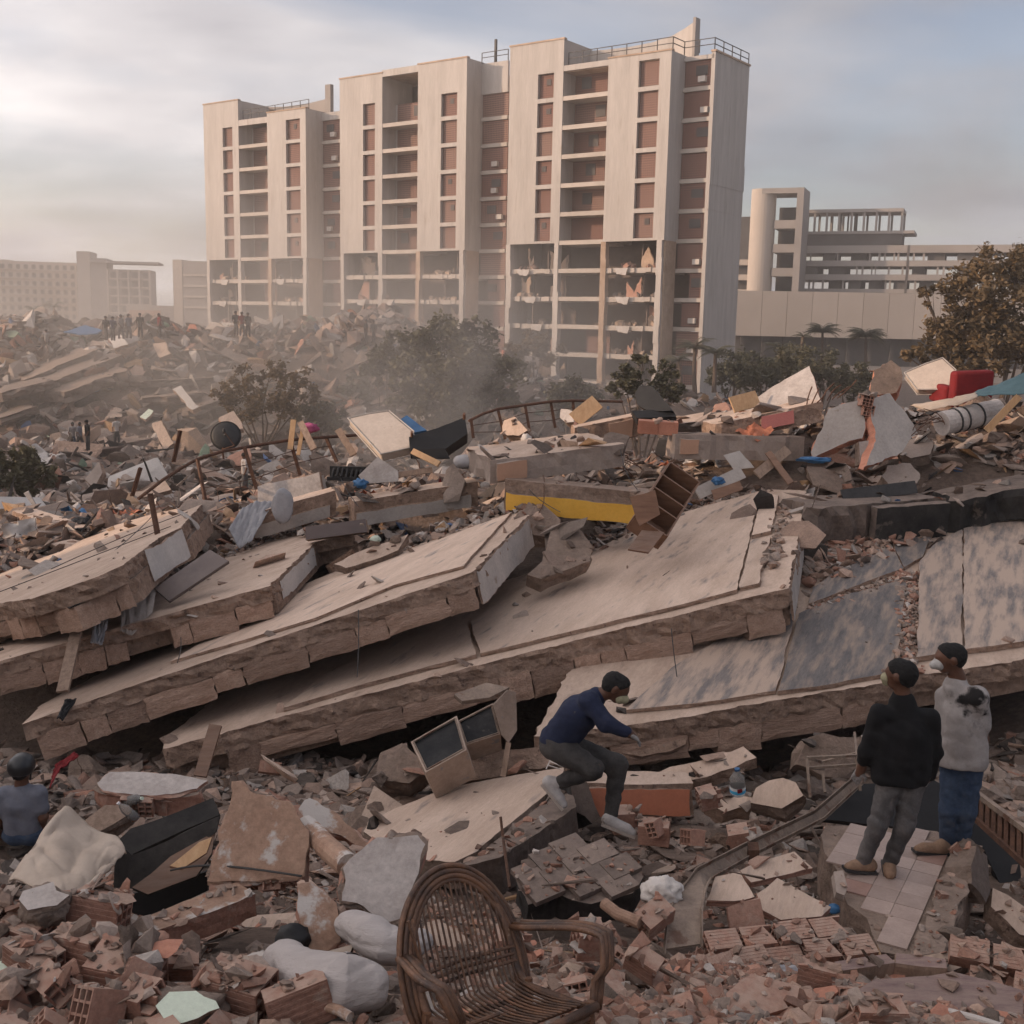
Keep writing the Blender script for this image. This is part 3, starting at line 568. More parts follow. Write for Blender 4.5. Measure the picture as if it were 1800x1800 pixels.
def far_right():
    yaw = R(-22); O, UZ = frame_uz(1405, 430, 255, yaw)
    root = empty('unfinished_building', O, 'long unfinished concrete building with open floors and rooftop frame', 'building', rz=yaw)
    uE = UZ(1830, 400)[0]; zr = UZ(1405, 432)[1]
    ys = [(432, 445), (458, 468), (482, 492), (507, 514)]
    zs = [(UZ(1410, a)[1], UZ(1410, b)[1]) for a, b in ys]
    for zt, zb in zs: MB().box((0, 0, zb), (uE, 13, zt)).build('floor_band', ['far_grey'], root, world=False)
    rd = random.Random(4)
    for (za, zb_) in zip(zs, zs[1:] + [(zs[-1][1] - 4, 0)]):
        zh, zl = za[1], zb_[0]; u = 0.5
        while u < uE - 1:
            w = rd.choice([0.25, 0.3, 0.4, 2.6, 3.5])
            if w > 1: MB().box((u, 0.8 + rd.random() * 2, zl), (u + w, 12.0, zh)).build('infill_wall', ['far_dark'], root, world=False)
            else: MB().box((u, 0.4, zl), (u + w, 0.8, zh)).build('post', ['far_grey'], root, world=False)
            u += w + rd.choice([0.5, 0.8, 1.6, 2.4])
    MB().box((uE * .47, -.05, 0), (uE * .48, .0, zr)).build('expansion_joint', ['far_dark'], root, world=False)
    # rooftop frame
    a, b = UZ(1410, 385, 3)[0], UZ(1590, 360, 3)[0]; zt = UZ(1500, 368, 3)[1]; z2 = UZ(1500, 407, 3)[1]
    MB().box((a, 2, zt - .7), (b, 11, zt)).build('roof_slab', ['far_grey'], root, world=False)
    MB().box((a, 1.6, z2 - .6), (b + 2.5, 11.5, z2)).build('roof_slab', ['far_grey'], root, world=False)
    for i in range(9):
        x = a + (b - a - .5) * i / 8
        for v in (2.3, 10.2): MB().box((x, v, z2), (x + .45, v + .45, zt - .7)).build('column', ['far_grey'], root, world=False)
    for i in range(14):
        x = a + (b - a) * .55 * rd.random(); MB().box((x, 6, z2), (x + .18, 6.2, zt - .7)).build('post', ['far_dark'], root, world=False)
    MB().box((a, 2, zr - .5), (b, 11, z2 - .6)).build('roof_upstand', ['far_dark'], root, world=False)
    # stair cylinder and open service shaft
    O2, UZ = frame_uz(1318, 330, 250, yaw); rt = empty('stair_tower_building', O2, 'pale round stair tower with open concrete shaft frame', 'building', rz=yaw)
    ue = UZ(1414, 330)[0]; um = UZ(1362, 333)[0]; zt = UZ(1340, 331)[1]; rr = um / 2
    mb = MB(); mb.lathe([(rr, 0), (rr, zt)], (rr, rr, 0), n=28); mb.build('round_stair', ['far_wall'], rt, world=False, smooth=False)
    f = MB().box((ue - 1.4, 0, 0), (ue, 9, zt)); f.build('fin_wall', ['far_grey'], rt, world=False)
    MB().box((rr, 0.0, zt - 1.1), (ue - 1.4, 9, zt)).build('top_beam', ['far_grey'], rt, world=False)
    z3 = UZ(1390, 358)[1]
    for k in range(7): zz = z3 * k / 7; MB().box((um, 1.2, zz), (ue - 1.4, 8, zz + z3 / 7 * .35)).build('landing', ['far_grey'], rt, world=False)
    MB().box((um, 7.5, 0), (ue - 1.4, 8, z3)).build('shaft_wall', ['far_dark'], rt, world=False)
    for k in range(5): zz = zt * .25 + k * 3.2; MB().box((-4.5, 3, zz), (0.5, 9, zz + 1.2)).build('balcony', ['far_wall'], rt, world=False)
    MB().box((-4, 5, 0), (0.6, 12, zt * .86)).build('wall', ['far_dark'], rt, world=False)
    # blank podium hall
    O3, UZ = frame_uz(1296, 528, 215, R(-6)); rt = empty('podium_building', O3, 'long blank concrete hall streaked with stains below unfinished building', 'building', rz=R(-6))
    u1, z1 = UZ(1840, 520); z0 = UZ(1400, 592)[1]
    n = 12
    for i in range(n): MB().box((u1 * i / n, 0.0, z0), (u1 * (i + 1) / n - .06, 18, z1)).build('wall_panel', ['far_wall'], rt, world=False)
    MB().box((0.3, 3, -2), (u1, 17, z0)).build('wall', ['far_dark'], rt, world=False)
    for i in range(14): x = u1 * (i + .3) / 14; MB().box((x, 2.2, -2), (x + .5, 2.8, z0)).build('column', ['far_dark'], rt, world=False)
    MB().box((0, -9, 0), (u1, -8.7, 2.6)).build('front_wall', ['far_grey'], rt, world=False)
far_right()
def off_frame_block(loc, size, label):  # unseen blocks, added only to keep low sun off foreground and valley
    rt = empty('shade_block', (loc[0], loc[1], -4.3), label, 'building')
    x, y, z = size
    MB().box((0, 0, 0), (x, y, z)).build('wall', ['far_wall'], rt, world=False); MB().box((-.3, -.3, z), (x + .3, y + .3, z + .4)).build('roof', ['far_grey'], rt, world=False)
    for k in range(int(z // 3)):
        for i in range(int(y // 4)): MB().box((x, 1 + i * 4, 1 + 3 * k), (x + .1, 2.6 + i * 4, 2.5 + 3 * k)).build('window', ['far_dark'], rt, world=False)
off_frame_block((-44, -30, 0), (12, 43.4, 17.5), 'unseen block added to shade the collapsed floors and foreground')
off_frame_block((-72, 18, 0), (14, 46, 11.5), 'unseen block added to shade the valley before the far mound')
# ------------------------------------------------------------------ the pancaked floors
BLK = []
def block_meshes():
    rd = random.Random(21)
    for i in range(8):
        mb = MB(); nx, nz = 5, 4; pts = {}
        # a rough little block: front grid pushed in and out, box behind it
        def gp(ix, iz):
            x = ix / nx - 0.5; z = iz / nz - 0.5
            e = 1.0 if ix in (0, nx) or iz in (0, nz) else 0.0
            return Vector((x + (rd.uniform(-.025, .025) if e else 0), -0.5 + rd.uniform(-.015, .045) + e * 0.05, z + (rd.uniform(-.05, .04) if e else 0)))
        for iz in range(nz + 1):
            for ix in range(nx + 1): pts[(ix, iz)] = len(mb.v); mb.v.append(gp(ix, iz))
        for iz in range(nz):
            for ix in range(nx): mb.f.append((pts[(ix, iz)], pts[(ix + 1, iz)], pts[(ix + 1, iz + 1)], pts[(ix, iz + 1)])); mb.m.append(0)
        ring = [pts[(i_, 0)] for i_ in range(nx + 1)] + [pts[(nx, j)] for j in range(1, nz + 1)] + [pts[(i_, nz)] for i_ in range(nx - 1, -1, -1)] + [pts[(0, j)] for j in range(nz - 1, 0, -1)]
        b0 = len(mb.v)
        for r_ in ring: v = mb.v[r_].copy(); v.y = 0.5; mb.v.append(v)
        k = len(ring)
        for j in range(k): mb.f.append((ring[j], b0 + j, b0 + (j + 1) % k, ring[(j + 1) % k])); mb.m.append(0)
        mb.f.append(tuple(b0 + j for j in range(k))); mb.m.append(0)
        me = bpy.data.meshes.new('infill_block'); me.from_pydata([tuple(v) for v in mb.v], [], mb.f); me.materials.append(MATS['block']); BLK.append(me)
block_meshes()
def blocks(parent, pts, dn, t, rd, w=(0.36, 0.6), skip=0.1, lo=0.4, hi=1.0, nrm=None):
    """row of hollow infill blocks showing in the broken edge below the line pts (world), hanging down along dn"""
    L = [0.0]
    for a, b in zip(pts, pts[1:]): L.append(L[-1] + (b - a).length)
    def at(s):
        for i in range(len(pts) - 1):
            if s <= L[i + 1] or i == len(pts) - 2:
                f = (s - L[i]) / max(1e-6, L[i + 1] - L[i]); return pts[i] + (pts[i + 1] - pts[i]) * f, (pts[i + 1] - pts[i]).normalized()
    s = rd.uniform(0.05, 0.3); base = parent_world(parent)
    while s < L[-1] - 0.12:
        ww = min(rd.uniform(w[0] * .6, w[1] * 1.15), L[-1] - s)
        if rd.random() > skip:
            p, e = at(s + ww / 2); out = e.cross(-dn.normalized());
            if out.y > 0: out = -out
            f0 = lo + rd.uniform(-.02, .02); f1 = hi + (rd.uniform(-.07, .05) if rd.random() < .7 else rd.uniform(-.3, -.08)); hh = t * (f1 - f0)
            c = p + dn * ((f0 + f1) / 2) + out * rd.uniform(-.012, 0.014) - out * 0.1
            o = bpy.data.objects.new('infill_block', rd.choice(BLK)); COL.objects.link(o); o.parent = parent
            X = e * ww * 1.0; Y = -out * 0.24; Z = -dn.normalized() * hh
            a = rd.uniform(-.14, .14); X2 = X + Z * a; 
            M = Matrix((X2, Y, Z)).transposed().to_4x4(); M.translation = c - base
            o.matrix_local = M
        s += ww + rd.uniform(0.0, 0.018)
SLABS = {}
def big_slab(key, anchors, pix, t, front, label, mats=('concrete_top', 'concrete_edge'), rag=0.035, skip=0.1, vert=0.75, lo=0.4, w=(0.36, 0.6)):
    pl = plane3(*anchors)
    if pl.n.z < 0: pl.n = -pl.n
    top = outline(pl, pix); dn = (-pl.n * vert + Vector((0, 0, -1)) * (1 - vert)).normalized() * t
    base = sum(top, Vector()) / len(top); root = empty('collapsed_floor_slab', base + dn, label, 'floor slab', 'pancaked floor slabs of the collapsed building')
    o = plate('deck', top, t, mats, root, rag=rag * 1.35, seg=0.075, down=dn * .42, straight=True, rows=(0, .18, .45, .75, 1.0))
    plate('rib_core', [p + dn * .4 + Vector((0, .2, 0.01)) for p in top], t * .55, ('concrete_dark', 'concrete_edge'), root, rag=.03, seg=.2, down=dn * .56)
    if front: blocks(root, [pl.hit(*p) for p in front], dn, t, random.Random(hash(key) % 1000 if False else len(SLABS) * 17 + 5), skip=skip, lo=lo, w=w)
    SLABS[key] = (pl, root, dn); return pl, root, dn
def skin(root, pl, pix, t, mats, nm, lift=0.004, rag=0.015, seg=0.12):
    n = pl.n if pl.n.z > 0 else -pl.n
    return plate(nm, [p + n * (t + lift) for p in outline(pl, pix)], t, mats, root, rag=rag, seg=seg, down=-n * t, face=n)
# 5: lowest deck, dark tiles
pl, root, dn = big_slab('s5', ((1260, 1250, 11.4), (1800, 1152, 12.5), (1640, 905, 18.3)),
    [(940, 1296), (1040, 1282), (1197, 1262), (1370, 1230), (1540, 1203), (1610, 1188), (1700, 1176), (1900, 1140), (1900, 845), (1800, 870), (1640, 905), (1540, 935), (1440, 985), (1300, 1060), (1000, 1180)],
    0.5, [(1040, 1282), (1197, 1262), (1370, 1230), (1540, 1203)], 'lowest collapsed floor slab with dark floor tiles behind the standing men', skip=0.12, w=(.5, .9))
skin(root, pl, [(1370, 1222), (1404, 1084), (1470, 1056), (1593, 1024), (1579, 1150), (1549, 1194), (1450, 1212)], 0.05, ('tile_dark', 'concrete_edge'), 'tile_panel')
skin(root, pl, [(1612, 1166), (1616, 995), (1640, 965), (1691, 938), (1691, 1152)], 0.07, ('tile_dusty', 'concrete_edge'), 'tile_panel')
skin(root, pl, [(1694, 1152), (1694, 937), (1760, 915), (1900, 870), (1900, 1118), (1800, 1138)], 0.07, ('tile_dusty', 'concrete_edge'), 'tile_panel')
skin(root, pl, [(1100, 1255), (1180, 1180), (1280, 1120), (1398, 1082), (1364, 1222), (1250, 1240)], 0.045, ('tile_dusty', 'concrete_edge'), 'tile_panel')
skin(root, pl, [(1430, 1040), (1500, 985), (1565, 962), (1588, 1005), (1500, 1038), (1420, 1068)], 0.05, ('tile_dark', 'concrete_edge'), 'tile_panel')
skin(root, pl, [(1569, 958), (1640, 940), (1622, 985), (1588, 1004)], 0.05, ('tile_dark', 'concrete_edge'), 'tile_panel')
# 4: the long slab across the middle
pl, root, dn = big_slab('s4', ((290, 1318, 11.6), (1383, 1034, 13.2), (1417, 862, 18.5)),
    [(286, 1317), (560, 1243), (829, 1172), (1100, 1104), (1345, 1043), (1386, 1034), (1400, 960), (1417, 862), (1336, 860), (1197, 900), (1100, 940), (996, 985), (830, 1040), (600, 1130), (420, 1195), (300, 1290)],
    0.54, [(286, 1317), (560, 1243), (829, 1172), (1100, 1104), (1345, 1043), (1386, 1034)], 'longest collapsed floor slab, rising above the crouching man', w=(0.42, 0.75), skip=0.06)
skin(root, pl, [(846, 1156), (828, 1100), (900, 1050), (996, 1004), (1100, 955), (1205, 905), (1338, 868), (1296, 1044), (1197, 1070), (1030, 1111)], 0.05, ('screed', 'concrete_edge'), 'screed_panel')
skin(root, pl, [(500, 1252), (570, 1195), (700, 1130), (822, 1102), (838, 1158), (760, 1178), (640, 1210)], 0.05, ('screed', 'concrete_edge'), 'screed_panel')
skin(root, pl, [(1300, 1040), (1321, 955), (1355, 950), (1334, 1033)], 0.05, ('screed', 'concrete_edge'), 'screed_panel')
skin(root, pl, [(1322, 948), (1342, 872), (1370, 876), (1357, 940)], 0.055, ('screed', 'concrete_edge'), 'screed_panel')
top = [pl.hit(1386, 1036), pl.hit(1416, 866)]
def end_face(root, a, b, dn, f0, f1, mats, nm, out=0.02, thick=0.03, trim=(0.03, 0.97)):
    e = (b - a); o = e.cross(-dn).normalized()
    if o.x < 0: o = -o
    a2, b2 = a + e * trim[0] + o * out, a + e * trim[1] + o * out
    return plate(nm, [a2 + dn * f0, b2 + dn * f0, b2 + dn * f1, a2 + dn * f1], thick, mats, root, rag=0.03, seg=0.12, face=o)
end_face(root, top[0], top[1], dn, 0.08, 0.85, ('paint_grey', 'concrete_edge'), 'painted_edge')
# 3
pl, root, dn = big_slab('s3', ((39, 1273, 11.6), (829, 1006, 13.0), (944, 889, 17.0)),
    [(39, 1273), (232, 1206), (430, 1140), (640, 1070), (829, 1006), (890, 945), (944, 889), (887, 899), (767, 944), (600, 1000), (430, 1070), (250, 1145), (70, 1240)],
    0.45, [(39, 1273), (232, 1206), (430, 1140), (640, 1070), (829, 1006)], 'third collapsed floor slab down, its painted end in shade', skip=0.06, w=(0.4, 0.7))
skin(root, pl, [(300, 1168), (430, 1090), (600, 1014), (767, 955), (900, 905), (815, 1000), (695, 1033), (555, 1092), (430, 1130)], 0.035, ('screed', 'concrete_edge'), 'screed_panel')
end_face(root, pl.hit(829, 1006), pl.hit(946, 890), dn, 0.06, 0.95, ('paint_grey', 'concrete_edge'), 'painted_edge', trim=(.03, .8))
# 2
pl, root, dn = big_slab('s2', ((0, 1162, 12.3), (473, 1030, 13.5), (620, 935, 17.1)),
    [(-120, 1196), (0, 1162), (236, 1096), (473, 1030), (515, 990), (555, 952), (622, 938), (537, 925), (420, 968), (300, 1022), (0, 1120), (-120, 1160)],
    0.42, [(-60, 1179), (0, 1162), (236, 1096), (473, 1030)], 'second collapsed floor slab with a brown door panel lying on it', skip=0.06, w=(0.36, 0.6))
end_face(root, pl.hit(473, 1030), pl.hit(555, 953), dn, 0.1, 0.7, ('paint_white', 'concrete_edge'), 'painted_edge', trim=(.15, .9))
# 1
pl, root, dn = big_slab('s1', ((0, 1060, 13.2), (316, 928, 14.8), (357, 884, 18.1)),
    [(-140, 1100), (0, 1060), (53, 1053), (107, 1036), (170, 1014), (215, 994), (250, 968), (280, 945), (316, 928), (357, 884), (262, 905), (180, 930), (105, 970), (0, 1005), (-140, 1050)],
    0.5, [(-120, 1095), (0, 1060), (107, 1036), (215, 994)], 'topmost pale floor slab at the edge with wires and rusty posts', skip=0.05, w=(0.36, 0.55), lo=0.42)
end_face(root, pl.hit(250, 968), pl.hit(318, 928), dn, 0.04, 0.8, ('paint_white', 'concrete_edge'), 'painted_edge', trim=(.02, .98))
# ------------------------------------------------------------------ helpers for broken things
def pplate(name, label, cat, anchor, n, pix, t, mats, rag=0.03, seg=0.12, group=None, parent=None, wav=0.0):
    pl = planen(*anchor, n); f = pl.n if pl.n.dot(CAM - pl.p) > 0 else -pl.n
    return plate(name, outline(pl, pix), t, mats, parent, rag=rag, seg=seg, face=f, label=label, cat=cat, group=group, wav=wav)
def beam(name, label, cat, a, b, h, w, mats=('concrete_top', 'concrete_edge'), bands=(), rag=0.03, lean=(0, 0.12, -1), group=None, wdir=None, seg=0.12):
    """beam whose front top edge runs a->b (pixel, pixel, distance); bands = (s0,s1,f0,f1,material,name) paint left on the front face"""
    A, B = P(*a), P(*b); e = (B - A); bk = Vector((-e.y, e.x, 0)).normalized()
    if bk.y < 0: bk = -bk
    if wdir: bk = Vector(wdir).normalized()
    dn = Vector(lean).normalized() * h
    root = empty(name, (A + B) / 2 + dn, label, cat, group)
    plate('body', [A, B, B + bk * w, A + bk * w], h, mats, root, rag=rag, seg=seg, down=dn, face=Vector((0, 0, 1)))
    out = e.cross(dn).normalized()
    if out.y > 0: out = -out
    for s0, s1, f0, f1, mm, nm in bands:
        q = [A + e * s0 + dn * f0, A + e * s1 + dn * f0, A + e * s1 + dn * f1, A + e * s0 + dn * f1]
        plate(nm, [p + out * (rag * 1.2 + 0.012) for p in q], 0.03 + rag, (mm, mats[1]), root, rag=0.018, seg=0.1, face=out)
    return root, A, B, dn, bk, out
def rebar(root_or_none, pts, r=0.008, label=None, nm='rebar'):
    return MB().tube(pts, r, 5).build(nm, ['rust'], root_or_none, **({'label': label, 'cat': 'rebar'} if label else {}))
def bent(a, b, sag, n=8, seed=0):
    a, b = Vector(a), Vector(b); rd = random.Random(seed); o = Vector((rd.uniform(-1, 1), rd.uniform(-1, 1), rd.uniform(-.3, 1))).normalized() * sag
    return [a + (b - a) * (i / n) + o * math.sin(math.pi * i / n) for i in range(n + 1)]
def cloth(name, label, cat, pts, rows, mats, t=0.01, wrinkle=0.03, freq=6.0, parent=None, n=18, smooth_=True, seed=0):
    """pts: two polylines (world) spanning the sheet; subdivided with folds"""
    A, B = pts; m = rows; vs = []; fs = []
    def at(pl, s):
        s *= len(pl) - 1; i = min(int(s), len(pl) - 2); return pl[i].lerp(pl[i + 1], s - i)
    nr = newell([A[0], A[-1], B[-1], B[0]])
    for j in range(m + 1):
        for i in range(n + 1):
            p = at(A, i / n).lerp(at(B, i / n), j / m)
            w = noise.noise(Vector((i / n * freq, j / m * freq * 0.45, seed * 5.1))) + 0.5 * noise.noise(Vector((i / n * freq * 2.3, j / m * freq, seed)))
            w = w * .7 + 1.1 * max(0.0, 0.35 - abs(noise.noise(Vector((i / n * freq * .8 + 3, j / m * freq * .8, seed + 9.0)))) * 2.2) + .6 * max(0.0, 0.3 - abs(noise.noise(Vector((i / n * freq * 1.7, j / m * freq * 1.5 + 4, seed + 2.0)))) * 2.5)
            vs.append(p + nr * (w * wrinkle))
    for j in range(m):
        for i in range(n): a = j * (n + 1) + i; fs.append((a, a + 1, a + n + 2, a + n + 1))
    o = mk(name, vs, fs, mats, parent, smooth=smooth_, label=label, cat=cat)
    md = o.modifiers.new('thickness', 'SOLIDIFY'); md.thickness = t; return o
def hollow_brick_mesh(L=0.29, H=0.19, T=0.14, cols=2, rows=3, broken=0, seed=0, wall=0.012):
    """extruded clay block: outer shell, inner webs, open cells running along its length (x)"""
    mb = MB(); rd = random.Random(seed)
    ys = [-T / 2 + (T - wall) * i / cols for i in range(cols + 1)]; zs = [-H / 2 + (H - wall) * i / rows for i in range(rows + 1)]
    def end(): return L / 2 - (rd.uniform(0, L * 0.45) if broken else 0)
    for y in ys:
        if broken:
            x1, x2 = end(), end()
            mb.add([(-L / 2, y, -H / 2), (x1, y, -H / 2), (x2, y, H / 2), (-L / 2, y, H / 2), (-L / 2, y + wall, -H / 2), (x1, y + wall, -H / 2), (x2, y + wall, H / 2), (-L / 2, y + wall, H / 2)],
                   [(0, 1, 2, 3), (7, 6, 5, 4), (0, 4, 5, 1), (1, 5, 6, 2), (2, 6, 7, 3), (3, 7, 4, 0)])
        else: mb.box((-L / 2, y, -H / 2), (L / 2, y + wall, H / 2))
    for k, z in enumerate(zs):
        x = end()
        e = 0.0006 if 0 < k < rows else 0.001
        mb.box((-L / 2 + 0.002, -T / 2 + 0.001 - (0.002 if k in (0, rows) else 0), z - (0.001 if k == 0 else 0)), (x - .002, T / 2 - 0.001 + (0.002 if k in (0, rows) else 0), z + wall + (0.001 if k == rows else 0)))
    if not broken or seed % 2:      # scored outer skin
        for y, s in ((-T / 2 - 0.004, 1), (T / 2, 1)):
            for k in range(6): z = -H / 2 + H * (k + 0.25) / 6; mb.box((-L / 2 + .004, y + (0.001 if y < 0 else 0), z), (min(end(), L / 2) - 0.006, y + 0.003, z + H / 14))
    me = bpy.data.meshes.new('hollow_brick'); me.from_pydata([tuple(v) for v in mb.v], [], mb.f); me.materials.append(MATS['brick']); me.update(); return me
HB = [hollow_brick_mesh(), hollow_brick_mesh(H=0.19, T=0.19, rows=3, cols=3), hollow_brick_mesh(L=0.24, H=0.14, T=0.1, rows=2, cols=2), hollow_brick_mesh(broken=1, seed=3), hollow_brick_mesh(broken=1, seed=6, T=0.19, cols=3), hollow_brick_mesh(L=0.22, broken=1, seed=9)]
def place(name, me, loc, rot, scale=1.0, parent=None, matname=None, **tags):
    o = bpy.data.objects.new(name, me); COL.objects.link(o)
    if parent: o.parent = parent; loc = Vector(loc) - parent_world(parent)
    o.location = loc; o.rotation_euler = rot; o.scale = (scale,) * 3 if not isinstance(scale, tuple) else scale
    if matname: o.material_slots[0].link = 'OBJECT'; o.material_slots[0].material = MATS[matname]
    return tag(o, **tags)
def sdf_mesh_later(): pass
# ------------------------------------------------------------------ beams and slabs on the crest
rt, A, B, dn, bk, out = beam('fallen_beam', 'white striped concrete beam with cloth and pillow hung over it', 'beam', (443, 903, 18.0), (588, 862, 18.4), 0.42, 0.4, bands=[(0.02, 0.93, 0.5, 1.0, 'paint_grey', 'paint_band')])
rt, A, B, dn, bk, out = beam('fallen_beam', 'white striped concrete beam below the black upturned sofa', 'beam', (621, 882, 17.9), (842, 846, 18.5), 0.41, 0.5, bands=[(0.02, 0.93, 0.48, 1.0, 'paint_grey', 'paint_band')])
rt, A, B, dn, bk, out = beam('fallen_beam', 'thick grey concrete beam with salmon paint patch, above yellow beam', 'beam', (862, 810, 17.0), (1096, 780, 17.5), 0.36, 1.9, mats=('concrete_top', 'concrete_grey'), bands=[(0.04, 0.26, 0.12, 0.86, 'paint_salmon', 'paint_patch')], rag=0.05, lean=(0.0, 0.1, -1))
rd = random.Random(8)
for i in range(9):
    p = B + dn * rd.uniform(.1, .8) + bk * rd.uniform(0.0, .5) - (B - A).normalized() * 0.1
    rebar(rt, bent(p, p + Vector((rd.uniform(.2, .55), rd.uniform(-.3, .2), rd.uniform(-.35, .25))), rd.uniform(.05, .2), seed=i))
rt, A, B, dn, bk, out = beam('fallen_beam', 'concrete beam with bright yellow painted face', 'beam', (886, 842, 16.9), (1150, 868, 16.3), 0.47, 0.45, mats=('concrete_rough', 'concrete_rough'), bands=[(0.02, 0.88, 0.42, 1.02, 'paint_yellow', 'paint_band')])
beam('fallen_beam', 'long weathered grey beam behind the wooden shelf', 'beam', (1188, 764, 19.0), (1412, 768, 19.5), 0.42, 0.5, mats=('concrete_rough', 'concrete_grey'), bands=[(0.03, 0.17, 0.15, 0.75, 'paint_salmon', 'paint_patch')], rag=0.045)
beam('fallen_beam', 'sunlit broken beam with pink painted patch', 'beam', (1256, 746, 19.6), (1446, 706, 19.9), 0.34, 0.7, mats=('concrete_top', 'concrete_edge'), bands=[(0.42, 0.72, 0.1, 0.78, 'paint_pink', 'paint_patch')], rag=0.06, lean=(0, -.1, -1))
beam('fallen_beam', 'charred black beam below the rubble crest behind slab end', 'beam', (1438, 893, 16.6), (1660, 876, 17.2), 0.62, 0.9, mats=('concrete_dark', 'concrete_dark'), bands=[(0.42, 1.0, 0.05, 1.0, 'charred', 'soot_patch')], rag=0.12)
beam('fallen_beam', 'charred black beam at the right edge under rubble', 'beam', (1690, 880, 17.2), (1850, 848, 17.4), 0.5, 0.9, mats=('concrete_dark', 'charred'), rag=0.14)
beam('fallen_beam', 'tan broken beam behind the orange hollow bricks', 'beam', (1010, 752, 20.5), (1130, 728, 20.6), 0.4, 0.5, mats=('concrete_top', 'concrete_edge'), bands=[(0.5, 0.85, 0.1, 0.9, 'paint_salmon', 'paint_patch')], rag=0.05)
beam('fallen_beam', 'thin sunlit slab edge below leaning white panel', 'beam', (1180, 748, 21), (1320, 724, 21.3), 0.22, 1.0, mats=('concrete_top', 'concrete_dark'), rag=0.05)
beam('fallen_beam', 'broken concrete beam in the rubble beside the dark hollow', 'beam', (20, 898, 23), (116, 930, 20.5), 0.3, 0.5, rag=0.05)
# chunks of slab between the floors
pplate('concrete_chunk', 'loose concrete slab piece between third slab and yellow beam', 'chunk', (930, 1000, 14.6), (0.1, -0.5, 0.85), [(925, 1010), (950, 985), (968, 930), (1010, 925), (1046, 962), (1040, 985), (990, 1005), (950, 1018)], 0.22, ('concrete_rough', 'concrete_rough'), rag=0.05)
pplate('concrete_chunk', 'jagged concrete lump on the tip of the third slab', 'chunk', (940, 900, 16.4), (0.2, -0.7, 0.6), [(902, 915), (918, 892), (955, 890), (982, 915), (978, 945), (940, 935)], 0.35, ('concrete_rough', 'concrete_rough'), rag=0.07)
pplate('concrete_chunk', 'thin broken slab tilted above the second slab', 'chunk', (650, 955, 15.9), (-0.1, -0.35, 0.9), [(585, 992), (640, 965), (718, 940), (700, 968), (655, 985), (610, 998)], 0.12, ('concrete_top', 'concrete_rough'))
pplate('concrete_chunk', 'grey concrete boulder on the rubble right of tile slabs', 'chunk', (1590, 830, 18.6), (0.0, -0.55, 0.8), [(1552, 838), (1560, 818), (1600, 812), (1618, 832), (1610, 850), (1565, 853)], 0.3, ('concrete_grey', 'concrete_rough'), rag=0.06)
pplate('concrete_chunk', 'pale flat concrete piece below the banded column', 'chunk', (1620, 780, 19.4), (-0.1, -0.45, 0.85), [(1582, 792), (1600, 768), (1640, 775), (1632, 798), (1600, 806)], 0.2, ('concrete_grey', 'concrete_rough'), rag=0.05)
pplate('concrete_chunk', 'dark grey broken block on the skyline beside pale mattress', 'chunk', (1560, 665, 23), (-0.25, -0.85, 0.4), [(1530, 690), (1536, 650), (1570, 636), (1588, 660), (1580, 692)], 0.5, ('concrete_dark', 'brick_raw'), rag=0.05)
pplate('concrete_chunk', 'white limestone lump by the far railing', 'chunk', (905, 745, 22), (-0.4, -0.7, 0.5), [(885, 760), (888, 738), (905, 734), (928, 755), (912, 768)], 0.35, ('concrete_top', 'concrete_rough'), rag=0.06)
pplate('concrete_chunk', 'small white lump right of the far railing', 'chunk', (995, 730, 22), (-0.5, -0.6, 0.5), [(983, 738), (988, 718), (1005, 722), (1012, 740), (995, 745)], 0.3, ('plaster_grey', 'concrete_rough'), rag=0.05)
pplate('fallen_wall', 'white wall panel standing behind the striped beam', 'wall panel', (510, 860, 19.5), (-0.1, -1, 0.25), [(453, 890), (455, 855), (560, 830), (566, 862)], 0.14, ('plaster_grey', 'concrete_edge'))
pplate('fallen_wall', 'large pale wall panel leaning like a sail on the crest', 'wall panel', (1380, 690, 20.8), (-0.45, -0.6, 0.65), [(1296, 722), (1350, 685), (1422, 643), (1434, 672), (1444, 706), (1396, 716), (1340, 722)], 0.12, ('plaster_grey', 'brick_raw'), rag=0.025)
# wall fragment with its hollow bricks showing between two faces
def wall_fragment():
    root = empty('wall_fragment', P(1520, 800, 18.6), 'broken wall fragment with hollow bricks between two grey faces', 'wall fragment')
    plL = planen(1480, 760, 18.5, (-0.35, -0.85, 0.4)); plR = planen(1560, 750, 18.5, (0.45, -0.75, 0.45))
    plate('plaster_face', outline(plL, [(1456, 720), (1513, 700), (1517, 735), (1520, 770), (1478, 785), (1427, 803), (1440, 765)]), 0.2, ('paint_grey', 'brick_raw'), root, face=plL.n if plL.n.y < 0 else -plL.n, rag=0.05, seg=.07)
    plate('plaster_face', outline(plR, [(1527, 697), (1564, 690), (1588, 722), (1614, 760), (1570, 800), (1520, 822), (1540, 775), (1533, 735)]), 0.2, ('paint_grey', 'brick_raw'), root, face=plR.n if plR.n.y < 0 else -plR.n, rag=0.05, seg=.07)
    for k in range(5):
        p = P(1521 + k * 1.5, 705 + 17 * k, 18.55 + .03 * k); place('hollow_brick', HB[1], p, (0.2, 0.1, R(92)), 0.95, root, matname='brick')
    plate('plaster_face', outline(planen(1540, 800, 18.3, (0.2, -0.9, 0.3)), [(1512, 778), (1545, 770), (1558, 800), (1530, 826), (1512, 815)]), 0.15, ('paint_grey', 'concrete_rough'), root, face=Vector((0, -1, 0)))
wall_fragment()
pair = empty('hollow_bricks', P(1155, 762, 19.3), 'two sunlit orange hollow bricks side by side on the crest', 'bricks')
